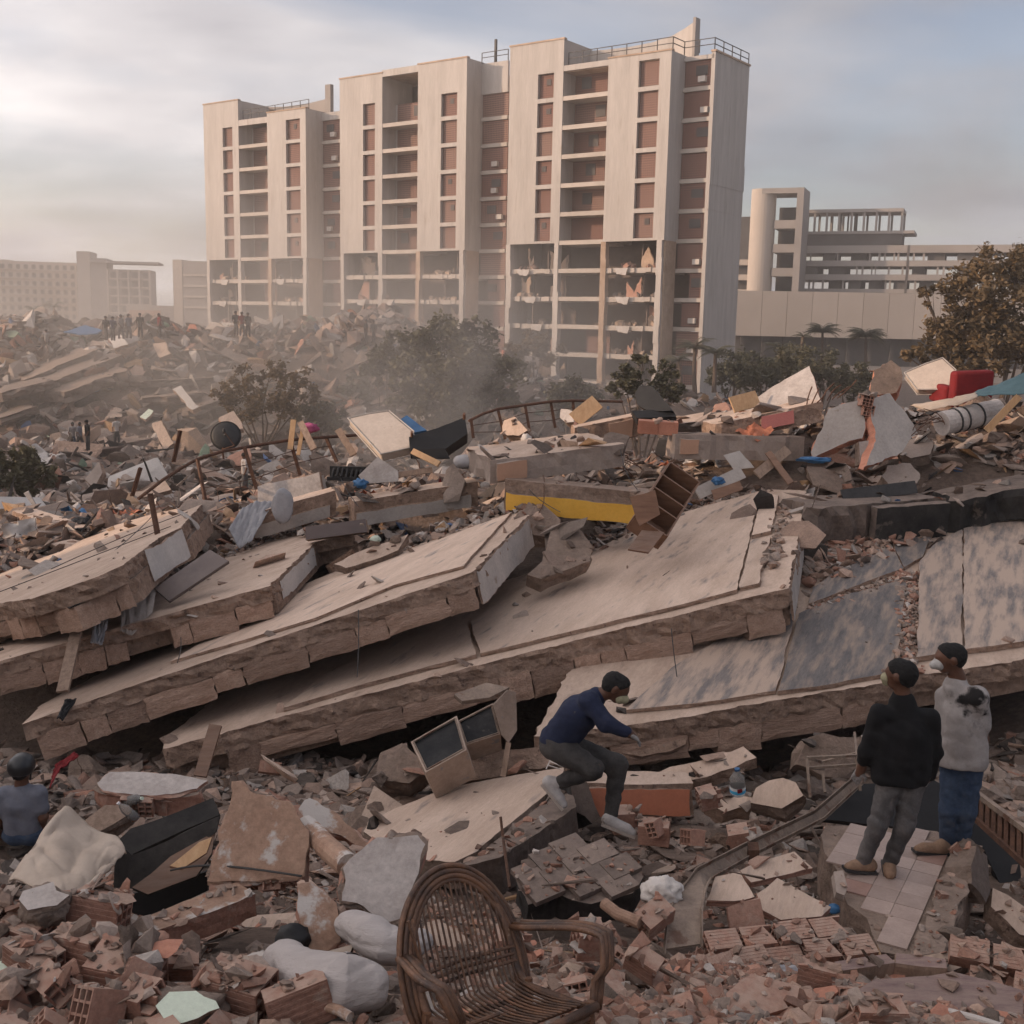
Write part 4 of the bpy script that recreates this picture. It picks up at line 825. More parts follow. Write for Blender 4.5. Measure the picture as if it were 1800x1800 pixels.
for i, px in enumerate((1139, 1174)): place('hollow_brick', HB[1], P(px, 750 + i * 2, 19.3), (R(4), R(2), R(-4)), 1.15, pair, matname='brick_raw')
# ------------------------------------------------------------------ furniture and household things
def mattress(label, pix, anchor, n, t, tilt_face=None):
    pl = planen(*anchor, n); f = pl.n if pl.n.dot(CAM - pl.p) > 0 else -pl.n
    o = outline(pl, pix); root = empty('mattress', sum(o, Vector()) / len(o) - f * t, label, 'mattress')
    b = plate('pad', o, t, ('mattress', 'mattress'), root, rag=0.006, seg=0.2, face=f)
    bv = b.modifiers.new('round', 'BEVEL'); bv.width = 0.035; bv.segments = 3; bv.limit_method = 'ANGLE'; bv.angle_limit = R(50)
    c = sum(o, Vector()) / len(o)
    for k, off in enumerate((0.0, t)):
        mb = MB(); ring = [c + (p - c) * 1.012 - f * off for p in o]; mb.tube(ring + [ring[0]], 0.012, 6); mb.build('piping', ['cloth_white'], root)
mattress('bare stained mattress lying on the crest by the black sofa', [(612, 735), (648, 727), (684, 722), (727, 758), (722, 786), (669, 798)], (670, 765, 19.6), (-0.1, -0.55, 0.8), 0.18)
mattress('pale mattress leaning beside the red armchair', [(1590, 655), (1625, 640), (1657, 629), (1680, 650), (1668, 684), (1612, 684)], (1630, 665, 22), (-0.35, -0.8, 0.5), 0.22)
def sofa():
    root = empty('sofa', P(765, 805, 19.3), 'black upturned sofa with its underside facing out', 'sofa')
    pplate('seat_base', None, None, (765, 770, 19.2), (0.05, -0.75, 0.6), [(719, 768), (770, 752), (817, 733), (822, 762), (782, 790), (722, 790)], 0.3, ('black_sheet', 'black_sheet'), parent=root, rag=0.01)
    pplate('side_panel', None, None, (748, 795, 18.9), (-0.1, -0.95, 0.2), [(719, 790), (782, 788), (790, 806), (726, 806)], 0.08, ('black_sheet', 'black_sheet'), parent=root, rag=0.01)
    for q in ((724, 768), (816, 736)): MB().tube([P(q[0], q[1], 19.2), P(q[0], q[1] - 9, 19.1)], 0.025, 8).build('leg', ['wood'], root)
sofa()
def armchair():
    o = P(1706, 700, 21.5); root = empty('armchair', o - Vector((0, 0, .1)), 'red upholstered armchair seen from behind on the crest', 'armchair')
    def cush(nm, a, b):
        x = MB().box(a, b).build(nm, ['red_cloth'], root, world=False); bv = x.modifiers.new('round', 'BEVEL'); bv.width = 0.07; bv.segments = 4; x.data.polygons.foreach_set('use_smooth', [True] * 6)
    cush('backrest', (-0.4, -0.1, -0.05), (0.4, 0.14, 0.62)); cush('armrest', (-0.46, 0.1, -0.05), (-0.26, 0.75, 0.32)); cush('armrest', (0.26, 0.1, -0.05), (0.46, 0.75, 0.32)); cush('seat', (-0.27, 0.1, 0), (0.27, 0.78, 0.2))
    root.rotation_euler = (R(6), R(-3), R(8))
armchair()
def black_chair():
    root = empty('torn_car_seat', P(1140, 715, 20.5), 'torn black padded seat lying on the rubble crest', 'seat')
    pplate('backrest', None, None, (1140, 700, 20.5), (-0.5, -0.7, 0.5), [(1115, 692), (1124, 677), (1145, 680), (1172, 710), (1180, 722), (1140, 722), (1120, 712)], 0.18, ('black_sheet', 'black_sheet'), parent=root, rag=0.02)
    pplate('seat_pad', None, None, (1135, 722, 20.3), (-0.1, -0.5, 0.9), [(1110, 722), (1180, 718), (1190, 732), (1120, 735)], 0.15, ('black_sheet', 'black_sheet'), parent=root, rag=0.02)
black_chair()
def dish():
    c = P(397, 766, 21.0); root = empty('satellite_dish', P(393, 805, 21.0), 'round dark satellite dish on a short pole by the railing', 'satellite dish')
    n = Vector((0.12, -0.9, 0.35)).normalized(); x = n.cross(Vector((0, 0, 1))).normalized(); y = x.cross(n); vs = []; fs = []; K = 32; rings = 5
    for k in range(rings + 1):
        r = 0.275 * k / rings; dpt = 0.07 * (r / 0.275) ** 2 - 0.07
        for j in range(K): a = 2 * math.pi * j / K; vs.append(c + x * (r * math.cos(a)) + y * (r * math.sin(a)) - n * dpt)
    for k in range(rings):
        for j in range(K): a = k * K + j; b = k * K + (j + 1) % K; fs.append((a, b, b + K, a + K))
    o = mk('reflector', vs, fs, ['steel_dark'], root, smooth=True); s = o.modifiers.new('thickness', 'SOLIDIFY'); s.thickness = 0.012
    MB().tube([vs[(rings) * K + j % K] for j in range(K + 1)], 0.008, 6).build('rim', ['steel_dark'], root)
    b = P(391, 790, 20.9); MB().tube([c + y * -.1 - n * -.02, b, P(393, 806, 21)], 0.02, 8).build('pole', ['rust'], root); fa = MB().tube([b, P(412, 783, 20.7), c + n * 0.3], 0.012, 6).build('feed_arm', ['rust'], root)
    MB().lathe([(0.02, -.04), (0.03, 0), (0.02, .05)], c + n * 0.3, 10).build('receiver', ['steel_dark'], fa)
dish()
def railing(label, rail, posts, wires=True, r=0.03):
    root = empty('bent_railing', P(*posts[len(posts) // 2][1]), label, 'railing')
    rp = [P(*q) for q in rail]; MB().tube(rp, r, 8).build('top_rail', ['rust'], root)
    for a, b in posts:
        A, B = P(*a), P(*b); MB().bar(A, B, 0.045, 0.06).build('post', ['rust'], root)
    if wires:
        for f in (0.35, 0.7):
            pts = [P(*a).lerp(P(*b), f + 0.06 * math.sin(i * 2.1)) for i, (a, b) in enumerate(posts)]
            if len(pts) > 1: MB().tube(pts, 0.008, 5).build('wire', ['rust'], root)
railing('rusty bent railing along the top slab under the satellite dish', [(243, 877, 18.6), (287, 843, 19), (320, 822, 19.5), (347, 807, 20), (393, 793, 20.3), (450, 783, 20.8), (513, 773, 21.2), (593, 767, 21.8), (640, 764, 22)],
        [((347, 807, 19.4), (361, 880, 19.2)), ((430, 787, 20.5), (451, 860, 20.5)), ((510, 774, 21.2), (528, 836, 21.2)), ((573, 769, 21.7), (592, 812, 21.6))])
railing('rusty railing on the skyline behind the black sofa', [(824, 740, 23.5), (850, 727, 23.7), (875, 719, 24), (923, 712, 24.3), (968, 706, 24.6), (1007, 704, 25), (1094, 706, 25.6)],
        [((828, 736, 23.5), (832, 770, 23.5)), ((875, 719, 24), (888, 772, 24)), ((923, 712, 24.3), (931, 758, 24.3)), ((968, 706, 24.6), (976, 752, 24.6)), ((1007, 704, 25), (1010, 735, 25))])
for i, (a, b, lb) in enumerate([((263, 868, 15.4), (277, 944, 15.1), 'rusty steel post standing on the pale top slab'), ((230, 872, 21), (245, 822, 21), 'rusty steel post leaning behind the pale top slab'), ((303, 812, 22), (315, 757, 22), 'bent rusty post left of the satellite dish')]):
    A, B = P(*a), P(*b); mb = MB(); mb.bar(A, B, 0.06, 0.025).bar(A + Vector((.03, 0.012, 0)), B + Vector((.03, 0.012, 0)), 0.012, 0.06); mb.build('steel_post', ['rust'], label=lb, cat='post')
def shelf():
    root = empty('wooden_shelf', P(1130, 960, 14.6), 'broken brown wooden shelf unit leaning on the long slab', 'shelf')
    a, b = P(1118, 905, 14.9), P(1178, 812, 15.9)           # lower and upper end of the left side board
    ax = (b - a).normalized(); L = (b - a).length; nn = Vector((0.25, -0.75, 0.6)); nn = (nn - ax * nn.dot(ax)).normalized(); sx = ax.cross(nn).normalized()
    if sx.x < 0: sx = -sx
    wd, dp, t = 0.5, 0.3, 0.022
    def board(nm, c, hx, hy, hz_): MB().obox(c, hx, hy, hz_).build(nm, ['wood'], root)
    mid = (a + b) / 2
    for s in (0.0, wd): board('side_board', mid + sx * s - nn * dp / 2, ax * L / 2, sx * t / 2, nn * dp / 2)
    board('back_board', mid + sx * wd / 2 - nn * (dp - .01), ax * L / 2, sx * wd / 2, nn * 0.006)
    for k, f in enumerate((0.0, 0.3, 0.52, 0.76, 1.0)): board('shelf_board', a + ax * (L * f) + sx * wd / 2 - nn * dp / 2 + nn * .003, ax * t / 2, sx * (wd / 2 - t * .6), nn * dp / 2)
    e = P(1108, 962, 14.4); f = P(1160, 905, 15.0)
    pplate('door_panel', None, None, (1130, 945, 14.6), (0.1, -0.45, 0.9), [(1104, 965), (1128, 932), (1168, 935), (1140, 971)], 0.025, ('wood', 'wood'), parent=root, rag=0.0)
    pplate('drawer_front', None, None, (1118, 885, 14.8), (-0.2, -0.95, 0.2), [(1108, 875), (1152, 862), (1160, 905), (1122, 925)], 0.02, ('wood', 'wood'), parent=root, rag=0.012)
shelf()
pplate('drawer_front', 'dark red wooden drawer front in the litter by the shelf', 'drawer', (1285, 858, 17.2), (-0.15, -0.9, 0.4), [(1250, 862), (1300, 845), (1306, 860), (1256, 879)], 0.03, ('wood', 'wood'), rag=0.006)
pplate('fallen_door_panel', 'brown door panel lying on the second slab', 'panel', (330, 1015, 13.7), (-0.1, -0.55, 0.83), [(271, 1034), (369, 966), (402, 986), (297, 1056)], .045, ('door_brown', 'door_brown'), rag=0.0)  # loose brown door panel on the second slab
def door_edge():
    root = empty('door_wreck', P(590, 945, 16.6), 'broken grey brown door with metal lock jutting from rubble', 'door')
    lf = pplate('leaf', None, None, (590, 930, 16.6), (0.05, -0.97, 0.25), [(537, 926), (642, 912), (646, 935), (537, 949)], 0.35, ('door_brown', 'wood_old'), parent=root, rag=0.004)
    MB().lathe([(0.0, 0), (0.03, 0), (0.03, 0.02), (0.015, 0.03)], P(636, 923, 16.5), 12).build('lock', ['rusty_steel'], lf)
door_edge()
# cloths
def drape(label, nm, top, bot, mats, wr=0.05, freq=9, seed=1): return cloth(nm, label, 'cloth', ([P(*q) for q in top], [P(*q) for q in bot]), 14, mats, wrinkle=wr, freq=freq, seed=seed, n=26)
drape('grey torn curtain hanging over the edge of the top slab', 'hanging_cloth', [(212, 985, 13.9), (235, 980, 14.0), (286, 962, 14.4)], [(212, 1108, 12.8), (232, 1118, 12.8), (268, 1075, 13.2)], ['cloth_beige'], 0.05, 12, 2)
drape('blue grey cloth slung over end of striped beam', 'hanging_cloth', [(425, 893, 18.0), (450, 880, 18.2), (482, 882, 18.3)], [(402, 930, 17.5), (420, 965, 17.3), (442, 950, 17.4)], ['cloth_grey'], 0.05, 9, 3)
drape('bundle of dark cloth on the edge below the curtain', 'hanging_cloth', [(165, 1085, 12.9), (190, 1088, 12.9)], [(160, 1128, 12.5), (180, 1135, 12.5)], ['cloth_grey'], 0.05, 8, 4)
drape('dark knotted cloth on the tip of the third slab', 'hanging_cloth', [(115, 1228, 11.8), (135, 1228, 11.9)], [(102, 1262, 11.5), (110, 1265, 11.5)], ['black_sheet'], 0.04, 8, 5)
drape('red strip of cloth on the dusty ground by helmeted person', 'hanging_cloth', [(92, 1365, 10.6), (98, 1345, 10.8), (130, 1322, 11.2)], [(88, 1385, 10.4), (106, 1352, 10.7), (138, 1330, 11.1)], ['red_cloth'], 0.03, 8, 6)
def tarp(label, top, bot, mats, seed): return cloth('tarpaulin', label, 'tarpaulin', ([P(*q) for q in top], [P(*q) for q in bot]), 10, mats, wrinkle=0.04, freq=4, seed=seed, n=16)
tarp('teal tarpaulin stretched out at the right edge', [(1714, 688, 19), (1760, 672, 18.6), (1850, 636, 18)], [(1718, 697, 18.6), (1760, 694, 18.2), (1850, 690, 17.5)], ['teal_tarp'], 1)
tarp('cream tarpaulin strip continuing the teal one', [(1600, 712, 19.6), (1660, 703, 19.3), (1716, 688, 19)], [(1630, 722, 19.3), (1680, 712, 19), (1720, 697, 18.6)], ['tarp_cream'], 2)
def plank(label, a, b, w=0.12, t=0.03, mm='wood_pale', nm='wooden_plank', cat='plank', up=(0, -1, 0.4)):
    A, B = P(*a), P(*b); return MB().bar(A, B, w, t, up=up).build(nm, [mm], label=label, cat=cat)
plank('orange lit wooden plank leaning at the right edge', (1734, 757, 18.2), (1792, 696, 18.0), 0.11, 0.05)
for i, (a, b, w, mm, lb) in enumerate([
    ((110, 1216, 11.8), (134, 1112, 12.5), 0.13, 'wood_old', 'grey timber post propped between the left slabs'), ((352, 1365, 11.0), (379, 1275, 11.4), 0.13, 'wood', 'dark timber prop under the long slab'),
    ((510, 790, 21), (516, 738, 21.2), 0.1, 'wood_pale', 'sunlit plank standing left of the mattress'), ((524, 800, 20.8), (532, 755, 21), 0.07, 'wood_pale', 'narrow sunlit batten standing near pink bag'),
    ((528, 742, 21), (552, 790, 20.6), 0.12, 'wood_old', 'grey board leaning left of the mattress'), ((725, 793, 18.8), (772, 816, 18.4), 0.1, 'wood_pale', 'short plank in front of black sofa'),
    ((594, 755, 20.5), (622, 800, 20.2), 0.12, 'wood_old', 'weathered board leaning on the mattress'), ((680, 838, 18.5), (760, 826, 18.6), 0.09, 'wood_old', 'flat timber lath on the striped beam'),
    ((1010, 738, 21), (1050, 706, 21.2), 0.3, 'wood_pale', 'sunlit plywood sheet beside far railing'), ((1330, 835, 17.8), (1385, 790, 18.1), 0.16, 'wood_old', 'dusty board propped near leaning wall fragment'),
    ((1225, 868, 17.4), (1305, 830, 17.8), 0.2, 'paint_grey', 'long white board in litter beside the shelf'), ((1480, 872, 17.4), (1610, 856, 17.6), 0.2, 'steel_dark', 'black sheet metal strip on the dark beam'),
    ((1390, 850, 17.6), (1350, 795, 18), 0.1, 'wood', 'dark stick leaning in front of leaning wall fragment'),    ((1286, 712, 20.6), (1332, 700, 20.8), 0.3, 'wood_pale', 'sunlit wooden lid beside the leaning panel'), ((900, 738, 22.3), (930, 760, 22), 0.12, 'wood_old', 'weathered board by the white limestone lump')]):
    plank(lb, a, b, w, 0.035, mm)
# column with dark bands
def banded_column():
    a, b = P(1655, 745, 18.8), P(1752, 722, 19.2); root = empty('fallen_column', a - Vector((0, 0, .2)), 'fallen round white column with black bands', 'column')
    ax = (b - a); pts = [a + ax * (i / 10) for i in range(11)]
    MB().tube(pts, [0.2 * (1 + 0.04 * math.sin(i * 2.7)) for i in range(11)], 18).build('shaft', ['plaster_grey'], root)
    for f in (0.22, 0.36, 0.62): MB().tube([a + ax * f, a + ax * (f + 0.02)], 0.216, 18).build('band', ['steel_dark'], root)
    for i in range(6): rebar(root, bent(a + Vector((0, .05 * (i - 3), .03 * i)), a + Vector((-0.35 - .05 * i, -.1, 0.25 - .12 * i)), 0.12, seed=i))
banded_column()
for i in range(7):      # starter bars on the pink beam
    p = P(1418 + i * 9, 712 - i * 2, 19.9); o = rebar(None, bent(p, p + Vector((0.1 + .04 * i, 0.1, 0.32 - 0.05 * (i % 3))), 0.05, seed=i + 40), 0.012, label='short rusty bar sticking out of pink painted beam'); o['group'] = 'bars sticking out of the pink beam'
# bags and bright litter
def lump(name, label, cat, c, r, mats, seed=0, sub=3, amp=0.25, freq=2.0, crease=0.0, parent=None, rot=0.0):
    bm = bmesh.new(); bmesh.ops.create_icosphere(bm, subdivisions=sub, radius=1.0); vs = []
    M = Matrix.Rotation(rot, 3, 'Z')
    for v in bm.verts:
        d = v.co.copy(); w = 1 + amp * noise.noise(d * freq + Vector((seed * 9.1, 0, 0))) + amp * 0.5 * noise.noise(d * freq * 2.6 + Vector((0, seed * 3.3, 0)))
        if crease: w -= crease * max(0.0, 0.35 - abs(noise.noise(d * freq * 1.3 + Vector((seed, 5, 0)))) * 3)
        vs.append(Vector(c) + M @ Vector((d.x * r[0] * w, d.y * r[1] * w, d.z * r[2] * w)))
    fs = [tuple(v.index for v in f.verts) for f in bm.faces]; bm.free()
    return mk(name, vs, fs, mats, parent, smooth=True, label=label, cat=cat)
lump('plastic_bag', 'bright pink bag among debris behind the railing', 'bag', P(545, 752, 23), (0.16, 0.14, 0.1), ['pink_cloth'], 1, amp=.5, crease=.4)
lump('pillow', 'grey pillow draped over the white striped beam', 'pillow', P(497, 890, 17.85), (0.17, 0.05, 0.28), ['cloth_grey'], 2, amp=.22, freq=1.3, crease=.15)
lump('plastic_bag', 'bright blue and yellow bag on the beam edge', 'bag', P(634, 850, 17.9), (0.11, 0.09, 0.08), ['blue_plastic'], 3, amp=.5, crease=.5)
lump('plastic_bag', 'green plastic bag under the second slab end', 'bag', P(660, 948, 16.5), (0.08, 0.08, 0.06), ['paint_mint'], 4, crease=.3)
lump('plastic_bag', 'blue cloth bundle under leaning wall fragment', 'bag', P(1432, 808, 18.2), (0.26, 0.12, 0.05), ['blue_plastic'], 5, amp=.6, crease=.5)
lump('plastic_bag', 'blue plastic bag in the litter beside the shelf', 'bag', P(1262, 845, 17.4), (0.1, 0.08, 0.06), ['blue_plastic'], 6, amp=.6, crease=.5)
lump('pillow', 'grey cushion lying right of the black sofa', 'pillow', P(822, 812, 18.6), (0.25, 0.2, 0.12), ['cloth_grey'], 7, amp=.12)
lump('plastic_bag', 'white bag on the rubble beside far railing', 'bag', P(925, 772, 20.5), (0.1, 0.1, 0.1), ['cloth_white'], 8, crease=.3)
pplate('plastic_crate', 'bright blue plastic board beside the mattress', 'board', (722, 745, 20), (-0.3, -0.6, 0.75), [(702, 738), (715, 730), (750, 756), (728, 760)], 0.08, ('blue_plastic', 'blue_plastic'), rag=0.01)
pplate('white_board', 'white pointed board propped on the striped beam', 'board', (660, 830, 18.3), (-0.1, -0.9, 0.4), [(630, 836), (664, 803), (700, 828), (700, 846), (640, 850)], 0.03, ('plaster_grey', 'plaster_grey'), rag=0.004)
pplate('paper_sheet', 'white crumpled sheet standing behind the shelf litter', 'sheet', (1300, 800, 18.4), (0.1, -0.95, 0.3), [(1272, 800), (1300, 792), (1318, 812), (1326, 822), (1290, 825)], 0.01, ('cloth_white', 'cloth_white'), rag=0.01)
def louver_box():
    root = empty('plastic_crate', P(600, 842, 18.6), 'black ribbed plastic crate on the beam end', 'crate')
    a = P(585, 838, 18.5)
    for k in range(7): p = a + Vector((0.075 * k, 0, 0.02 * math.sin(k))); MB().tube([p + Vector((0, -.1, 0)), p + Vector((.02, 0.0, .13)), p + Vector((.04, .15, .02))], 0.02, 6).build('rib', ['black_sheet'], root)
    MB().obox(a + Vector((.22, .2, .03)), (.3, 0, 0), (0, .02, 0), (0, 0, .12)).build('side', ['black_sheet'], root); MB().obox(a + Vector((.22, -.1, -.02)), (.3, 0, 0), (0, .02, 0), (0, 0, .03)).build('side', ['black_sheet'], root)
louver_box()
wires = [((0, 1040, 13.7), (300, 925, 15.3), .06), ((90, 1000, 14.4), (330, 900, 16.9), .06), ((180, 985, 14.5), (270, 905, 16.7), .06), ((300, 840, 20), (450, 860, 20), -.3), ((595, 815, 19), (630, 890, 17.6), .25), ((630, 1072, 12.5), (628, 1190, 12.0), .05), ((318, 1120, 12.7), (312, 1165, 12.3), .04), ((1180, 1105, 12.6), (1190, 1190, 12.2), .03), ((930, 860, 16.5), (985, 900, 16), .2), ((1090, 790, 17), (1120, 860, 16.3), .25)]
for i, (a, b, s) in enumerate(wires):
    MB().tube(bent(P(*a), P(*b), s * .5, 12, i), 0.006, 5).build('loose_wire', ['steel_dark'], label='thin loose wire trailing over broken slabs', cat='wire', group='loose wires on the slabs')
# ------------------------------------------------------------------ foreground: slabs people stand on
mat('purple_wood', (0.15, 0.09, 0.09), (0.26, 0.17, 0.15), rough=.7, scale=2, bump=.3, bscale=18, stretch=(2, 8, 2), fine=.2, dust=.5)
def tiled_slab():
    pl = planen(1560, 1540, 8.3, (0.0, 0.0, 1)); n = pl.n
    top = outline(pl, [(1445, 1470), (1455, 1452), (1562, 1455), (1648, 1462), (1695, 1484), (1727, 1486), (1712, 1530), (1660, 1672), (1600, 1682), (1549, 1672), (1528, 1614), (1491, 1589), (1473, 1539), (1452, 1500)])
    root = empty('tiled_slab', sum(top, Vector()) / len(top) - Vector((0, 0, .4)), 'broken tiled floor slab under the two standing men', 'floor slab')
    plate('slab', top, 0.4, ('concrete_rough', 'concrete_rough'), root, rag=0.03, seg=0.09, face=n)
    # tiles laid in rows, parallel to the beam edge
    e = (pl.hit(1592, 1678) - pl.hit(1668, 1500)).normalized(); f = n.cross(e).normalized()
    if f.x > 0: f = -f
    o = pl.hit(1672, 1490); s = 0.205; rd = random.Random(5); me = {}
    poly = [pl.hit(*q) for q in [(1460, 1462), (1562, 1459), (1645, 1468), (1668, 1500), (1595, 1672), (1552, 1665), (1533, 1612), (1497, 1585), (1478, 1539)]]
    def inside(p):
        c = False; j = len(poly) - 1
        for i in range(len(poly)):
            if ((poly[i].y > p.y) != (poly[j].y > p.y)) and p.x < (poly[j].x - poly[i].x) * (p.y - poly[i].y) / (poly[j].y - poly[i].y) + poly[i].x: c = not c
            j = i
        return c
    for i in range(-1, 18):
        for j in range(0, 10):
            c = o + e * (s * (i + .5)) + f * (s * (j + .5))
            if not inside(c): continue
            mb = MB(); h = s * 0.492; mb.obox(c + n * 0.008 + n * rd.uniform(-.0015, .0015), e * h, f * h, n * 0.006)
            mb.build('floor_tile', ['tile_rose' if (rd.random() < 0.12) else 'tile_pink'], root)
    pb = pplate('broken_beam', None, None, (1690, 1520, 8.42), (0.03, 0.0, 1), [(1690, 1486), (1724, 1488), (1658, 1672), (1604, 1680), (1650, 1560)], 0.03, ('concrete_rough', 'concrete_rough'), parent=root, rag=0.03, seg=.06)
mat('tile_pink', (0.31, 0.23, 0.195), (0.42, 0.32, 0.275), rough=0.5, scale=3, bump=0.1, fine=0.1, rnd=0.1, blot=0.6, blotc=(0.37, 0.27, 0.22), blots=2.5, blotw=.2)
mat('tile_rose', (0.26, 0.155, 0.125), (0.34, 0.215, 0.175), rough=0.5, scale=3, bump=0.1, fine=0.1, rnd=0.15, blot=0.55, blotc=(0.4, 0.29, 0.24), blots=2.5, blotw=.2)
tiled_slab()
pplate('broken_beam', 'arched broken concrete lump at the end of the tiled slab', 'beam', (1735, 1530, 8.4), (0.75, -0.55, 0.4), [(1716, 1486), (1735, 1500), (1743, 1565), (1735, 1592), (1708, 1560), (1705, 1520)], 0.2, ('concrete_dark', 'concrete_rough'), rag=0.03, seg=.06)
def lean_slab():
    pl = plane3((660, 1452, 9.6), (838, 1496, 8.5), (987, 1352, 10.2))
    if pl.n.z < 0: pl.n = -pl.n
    top = outline(pl, [(640, 1462), (650, 1440), (782, 1386), (905, 1362), (990, 1350), (968, 1388), (905, 1440), (838, 1497), (800, 1515), (754, 1514), (680, 1500)])
    root = empty('leaning_slab', sum(top, Vector()) / len(top) - pl.n * .5, 'dusty concrete slab the crouching man steps off', 'floor slab')
    plate('slab', top, 0.22, ('screed', 'concrete_rough'), root, rag=0.025, seg=0.08, face=pl.n)
    b = outline(pl, [(972, 1388), (1003, 1380), (1012, 1412), (880, 1500), (838, 1512), (800, 1517), (838, 1497), (905, 1440)])
    plate('edge_beam', [p - pl.n * .03 for p in b], 0.38, ('concrete_dark', 'concrete_dark'), root, rag=0.03, seg=0.06, face=pl.n, down=Vector((0.02, 0.08, -.36)))
    pplate('end_block', None, None, (1030, 1410, 9.5), (0.35, -0.75, 0.5), [(1003, 1380), (1030, 1376), (1054, 1436), (1044, 1450), (1010, 1425)], 0.3, ('concrete_dark', 'charred'), parent=root, rag=0.03, seg=.08)
    rebar(root, [P(880, 1436, 8.7), P(884, 1470, 8.6), P(896, 1560, 8.0)], 0.012)
lean_slab()
rt, A, B, dn, bk, out = beam('fallen_beam', 'concrete beam with orange painted face behind the crouching man', 'beam', (1030, 1376, 10.1), (1222, 1378, 10.3), 0.3, 0.3, mats=('concrete_top', 'concrete_edge'), bands=[(0.01, 0.94, 0.14, 1.0, 'paint_orange', 'paint_band')], lean=(0, -.15, -1))
pplate('concrete_chunk', 'long pale concrete strip behind the orange beam', 'chunk', (1200, 1345, 11), (-0.1, -.4, .9), [(1080, 1392), (1180, 1350), (1305, 1312), (1330, 1330), (1250, 1362), (1130, 1396)], 0.16, ('concrete_top', 'concrete_edge'), rag=.04)
pplate('concrete_chunk', 'broken curb end beside the orange beam', 'chunk', (1290, 1405, 10), (0, -.5, .9), [(1238, 1412), (1250, 1394), (1320, 1398), (1330, 1420), (1275, 1432)], 0.18, ('concrete_top', 'concrete_edge'), rag=.04)
pplate('concrete_chunk', 'flat concrete edge piece under the lowest slab', 'chunk', (1120, 1295, 11.3), (0, -.75, .65), [(1045, 1300), (1160, 1278), (1210, 1285), (1200, 1308), (1130, 1330), (1060, 1325)], 0.25, ('concrete_edge', 'concrete_edge'), rag=.04)
pplate('concrete_chunk', 'concrete slab stub between appliance and crouching man', 'chunk', (870, 1340, 10.8), (0, -.8, .55), [(770, 1362), (850, 1318), (960, 1312), (975, 1345), (880, 1362), (800, 1378)], 0.3, ('concrete_edge', 'concrete_edge'), rag=.04)
pplate('concrete_chunk', 'rough concrete lump left of the metal appliance', 'chunk', (700, 1340, 10.9), (0, -.6, .7), [(660, 1370), (672, 1325), (712, 1312), (745, 1355), (720, 1378)], 0.35, ('concrete_rough', 'concrete_rough'), rag=.06)
pplate('concrete_chunk', 'grey broken wall base behind the metal frame', 'chunk', (1480, 1330, 10.6), (0, -.85, .45), [(1400, 1345), (1425, 1300), (1525, 1285), (1540, 1340), (1470, 1362)], 0.3, ('concrete_rough', 'concrete_rough'), rag=.06)
pplate('concrete_chunk', 'pale boulder beside the large water bottle', 'chunk', (1350, 1385, 9.9), (-.3, -.6, .7), [(1318, 1405), (1352, 1372), (1400, 1380), (1412, 1400), (1370, 1412)], 0.25, ('concrete_top', 'concrete_rough'), rag=.06)
# ------------------------------------------------------------------ metal appliances
def appliance(label, a, b, c, d_, depth, glass, lid=None):
    """box with its dark front face a,b,c,d_ (pixel+distance, top-left clockwise) pointing to us"""
    q = [P(*k) for k in (a, b, c, d_)]; n = newell(q)
    if n.dot(CAM - q[0]) < 0: n = -n
    bk = [p - n * depth for p in q]; ctr = sum(q, Vector()) / 4; root = empty('metal_appliance', ctr - n * depth / 2 - Vector((0, 0, .25)), label, 'appliance')
    mb = MB(); i_ = [ctr + (p - ctr) * .9 for p in q]; mb.add(q + bk, [(0, 1, 5, 4), (1, 2, 6, 5), (2, 3, 7, 6), (3, 0, 4, 7), (4, 5, 6, 7)]); 
    mb.add(q + i_, [(0, 4, 5, 1), (1, 5, 6, 2), (2, 6, 7, 3), (3, 7, 4, 0)]); mb.build('case', ['appliance_steel'], root)
    ins = [p - n * 0.02 for p in i_]; mk('front_glass', ins, [(0, 1, 2, 3)], [glass], root)
    mb = MB()
    for k in range(4): mb.bar(i_[k] + n * .004, i_[(k + 1) % 4] + n * .004, 0.012)
    mb.build('front_frame', ['rusty_steel'], root); return root, q, n
mat('appliance_steel', (0.3, 0.22, 0.17), (0.45, 0.34, 0.27), rough=0.6, scale=4, bump=0.3, bscale=20, fine=0.15, blot=0.6, blotc=(0.24, 0.23, 0.23), blots=5)
mat('dark_glass', (0.012, 0.013, 0.015), (0.04, 0.038, 0.038), rough=0.45, scale=4, bump=0.1, fine=0.3, blot=0.62, blotc=(0.1, 0.085, 0.075), blots=5, spec=.15)
appliance('dusty metal oven with black glass front tipped on its corner', (722, 1304, 10.2), (803, 1258, 10.35), (820, 1318, 10.0), (748, 1358, 9.85), 0.42, 'dark_glass')
rt, q, n = appliance('open metal cabinet with bent door beside the oven', (803, 1268, 10.5), (866, 1236, 10.6), (880, 1290, 10.4), (818, 1310, 10.3), 0.4, 'dark_glass')
pplate('door', None, None, (890, 1260, 10.4), (0.55, -0.8, 0.1), [(867, 1240), (893, 1213), (907, 1217), (909, 1284), (894, 1306), (881, 1291)], .02, ('appliance_steel', 'rusty_steel'), parent=rt, rag=.006)
pplate('tray', 'flat metal tray wedged above the open cabinet', 'tray', (840, 1215, 11), (0, -.4, .9), [(798, 1220), (855, 1200), (895, 1208), (860, 1226), (812, 1232)], 0.05, ('rusty_steel', 'rusty_steel'), rag=.005)
plank('thin pale batten standing below the open cabinet', (884, 1365, 10), (894, 1305, 10.1), 0.05, 0.03, 'wood_old')
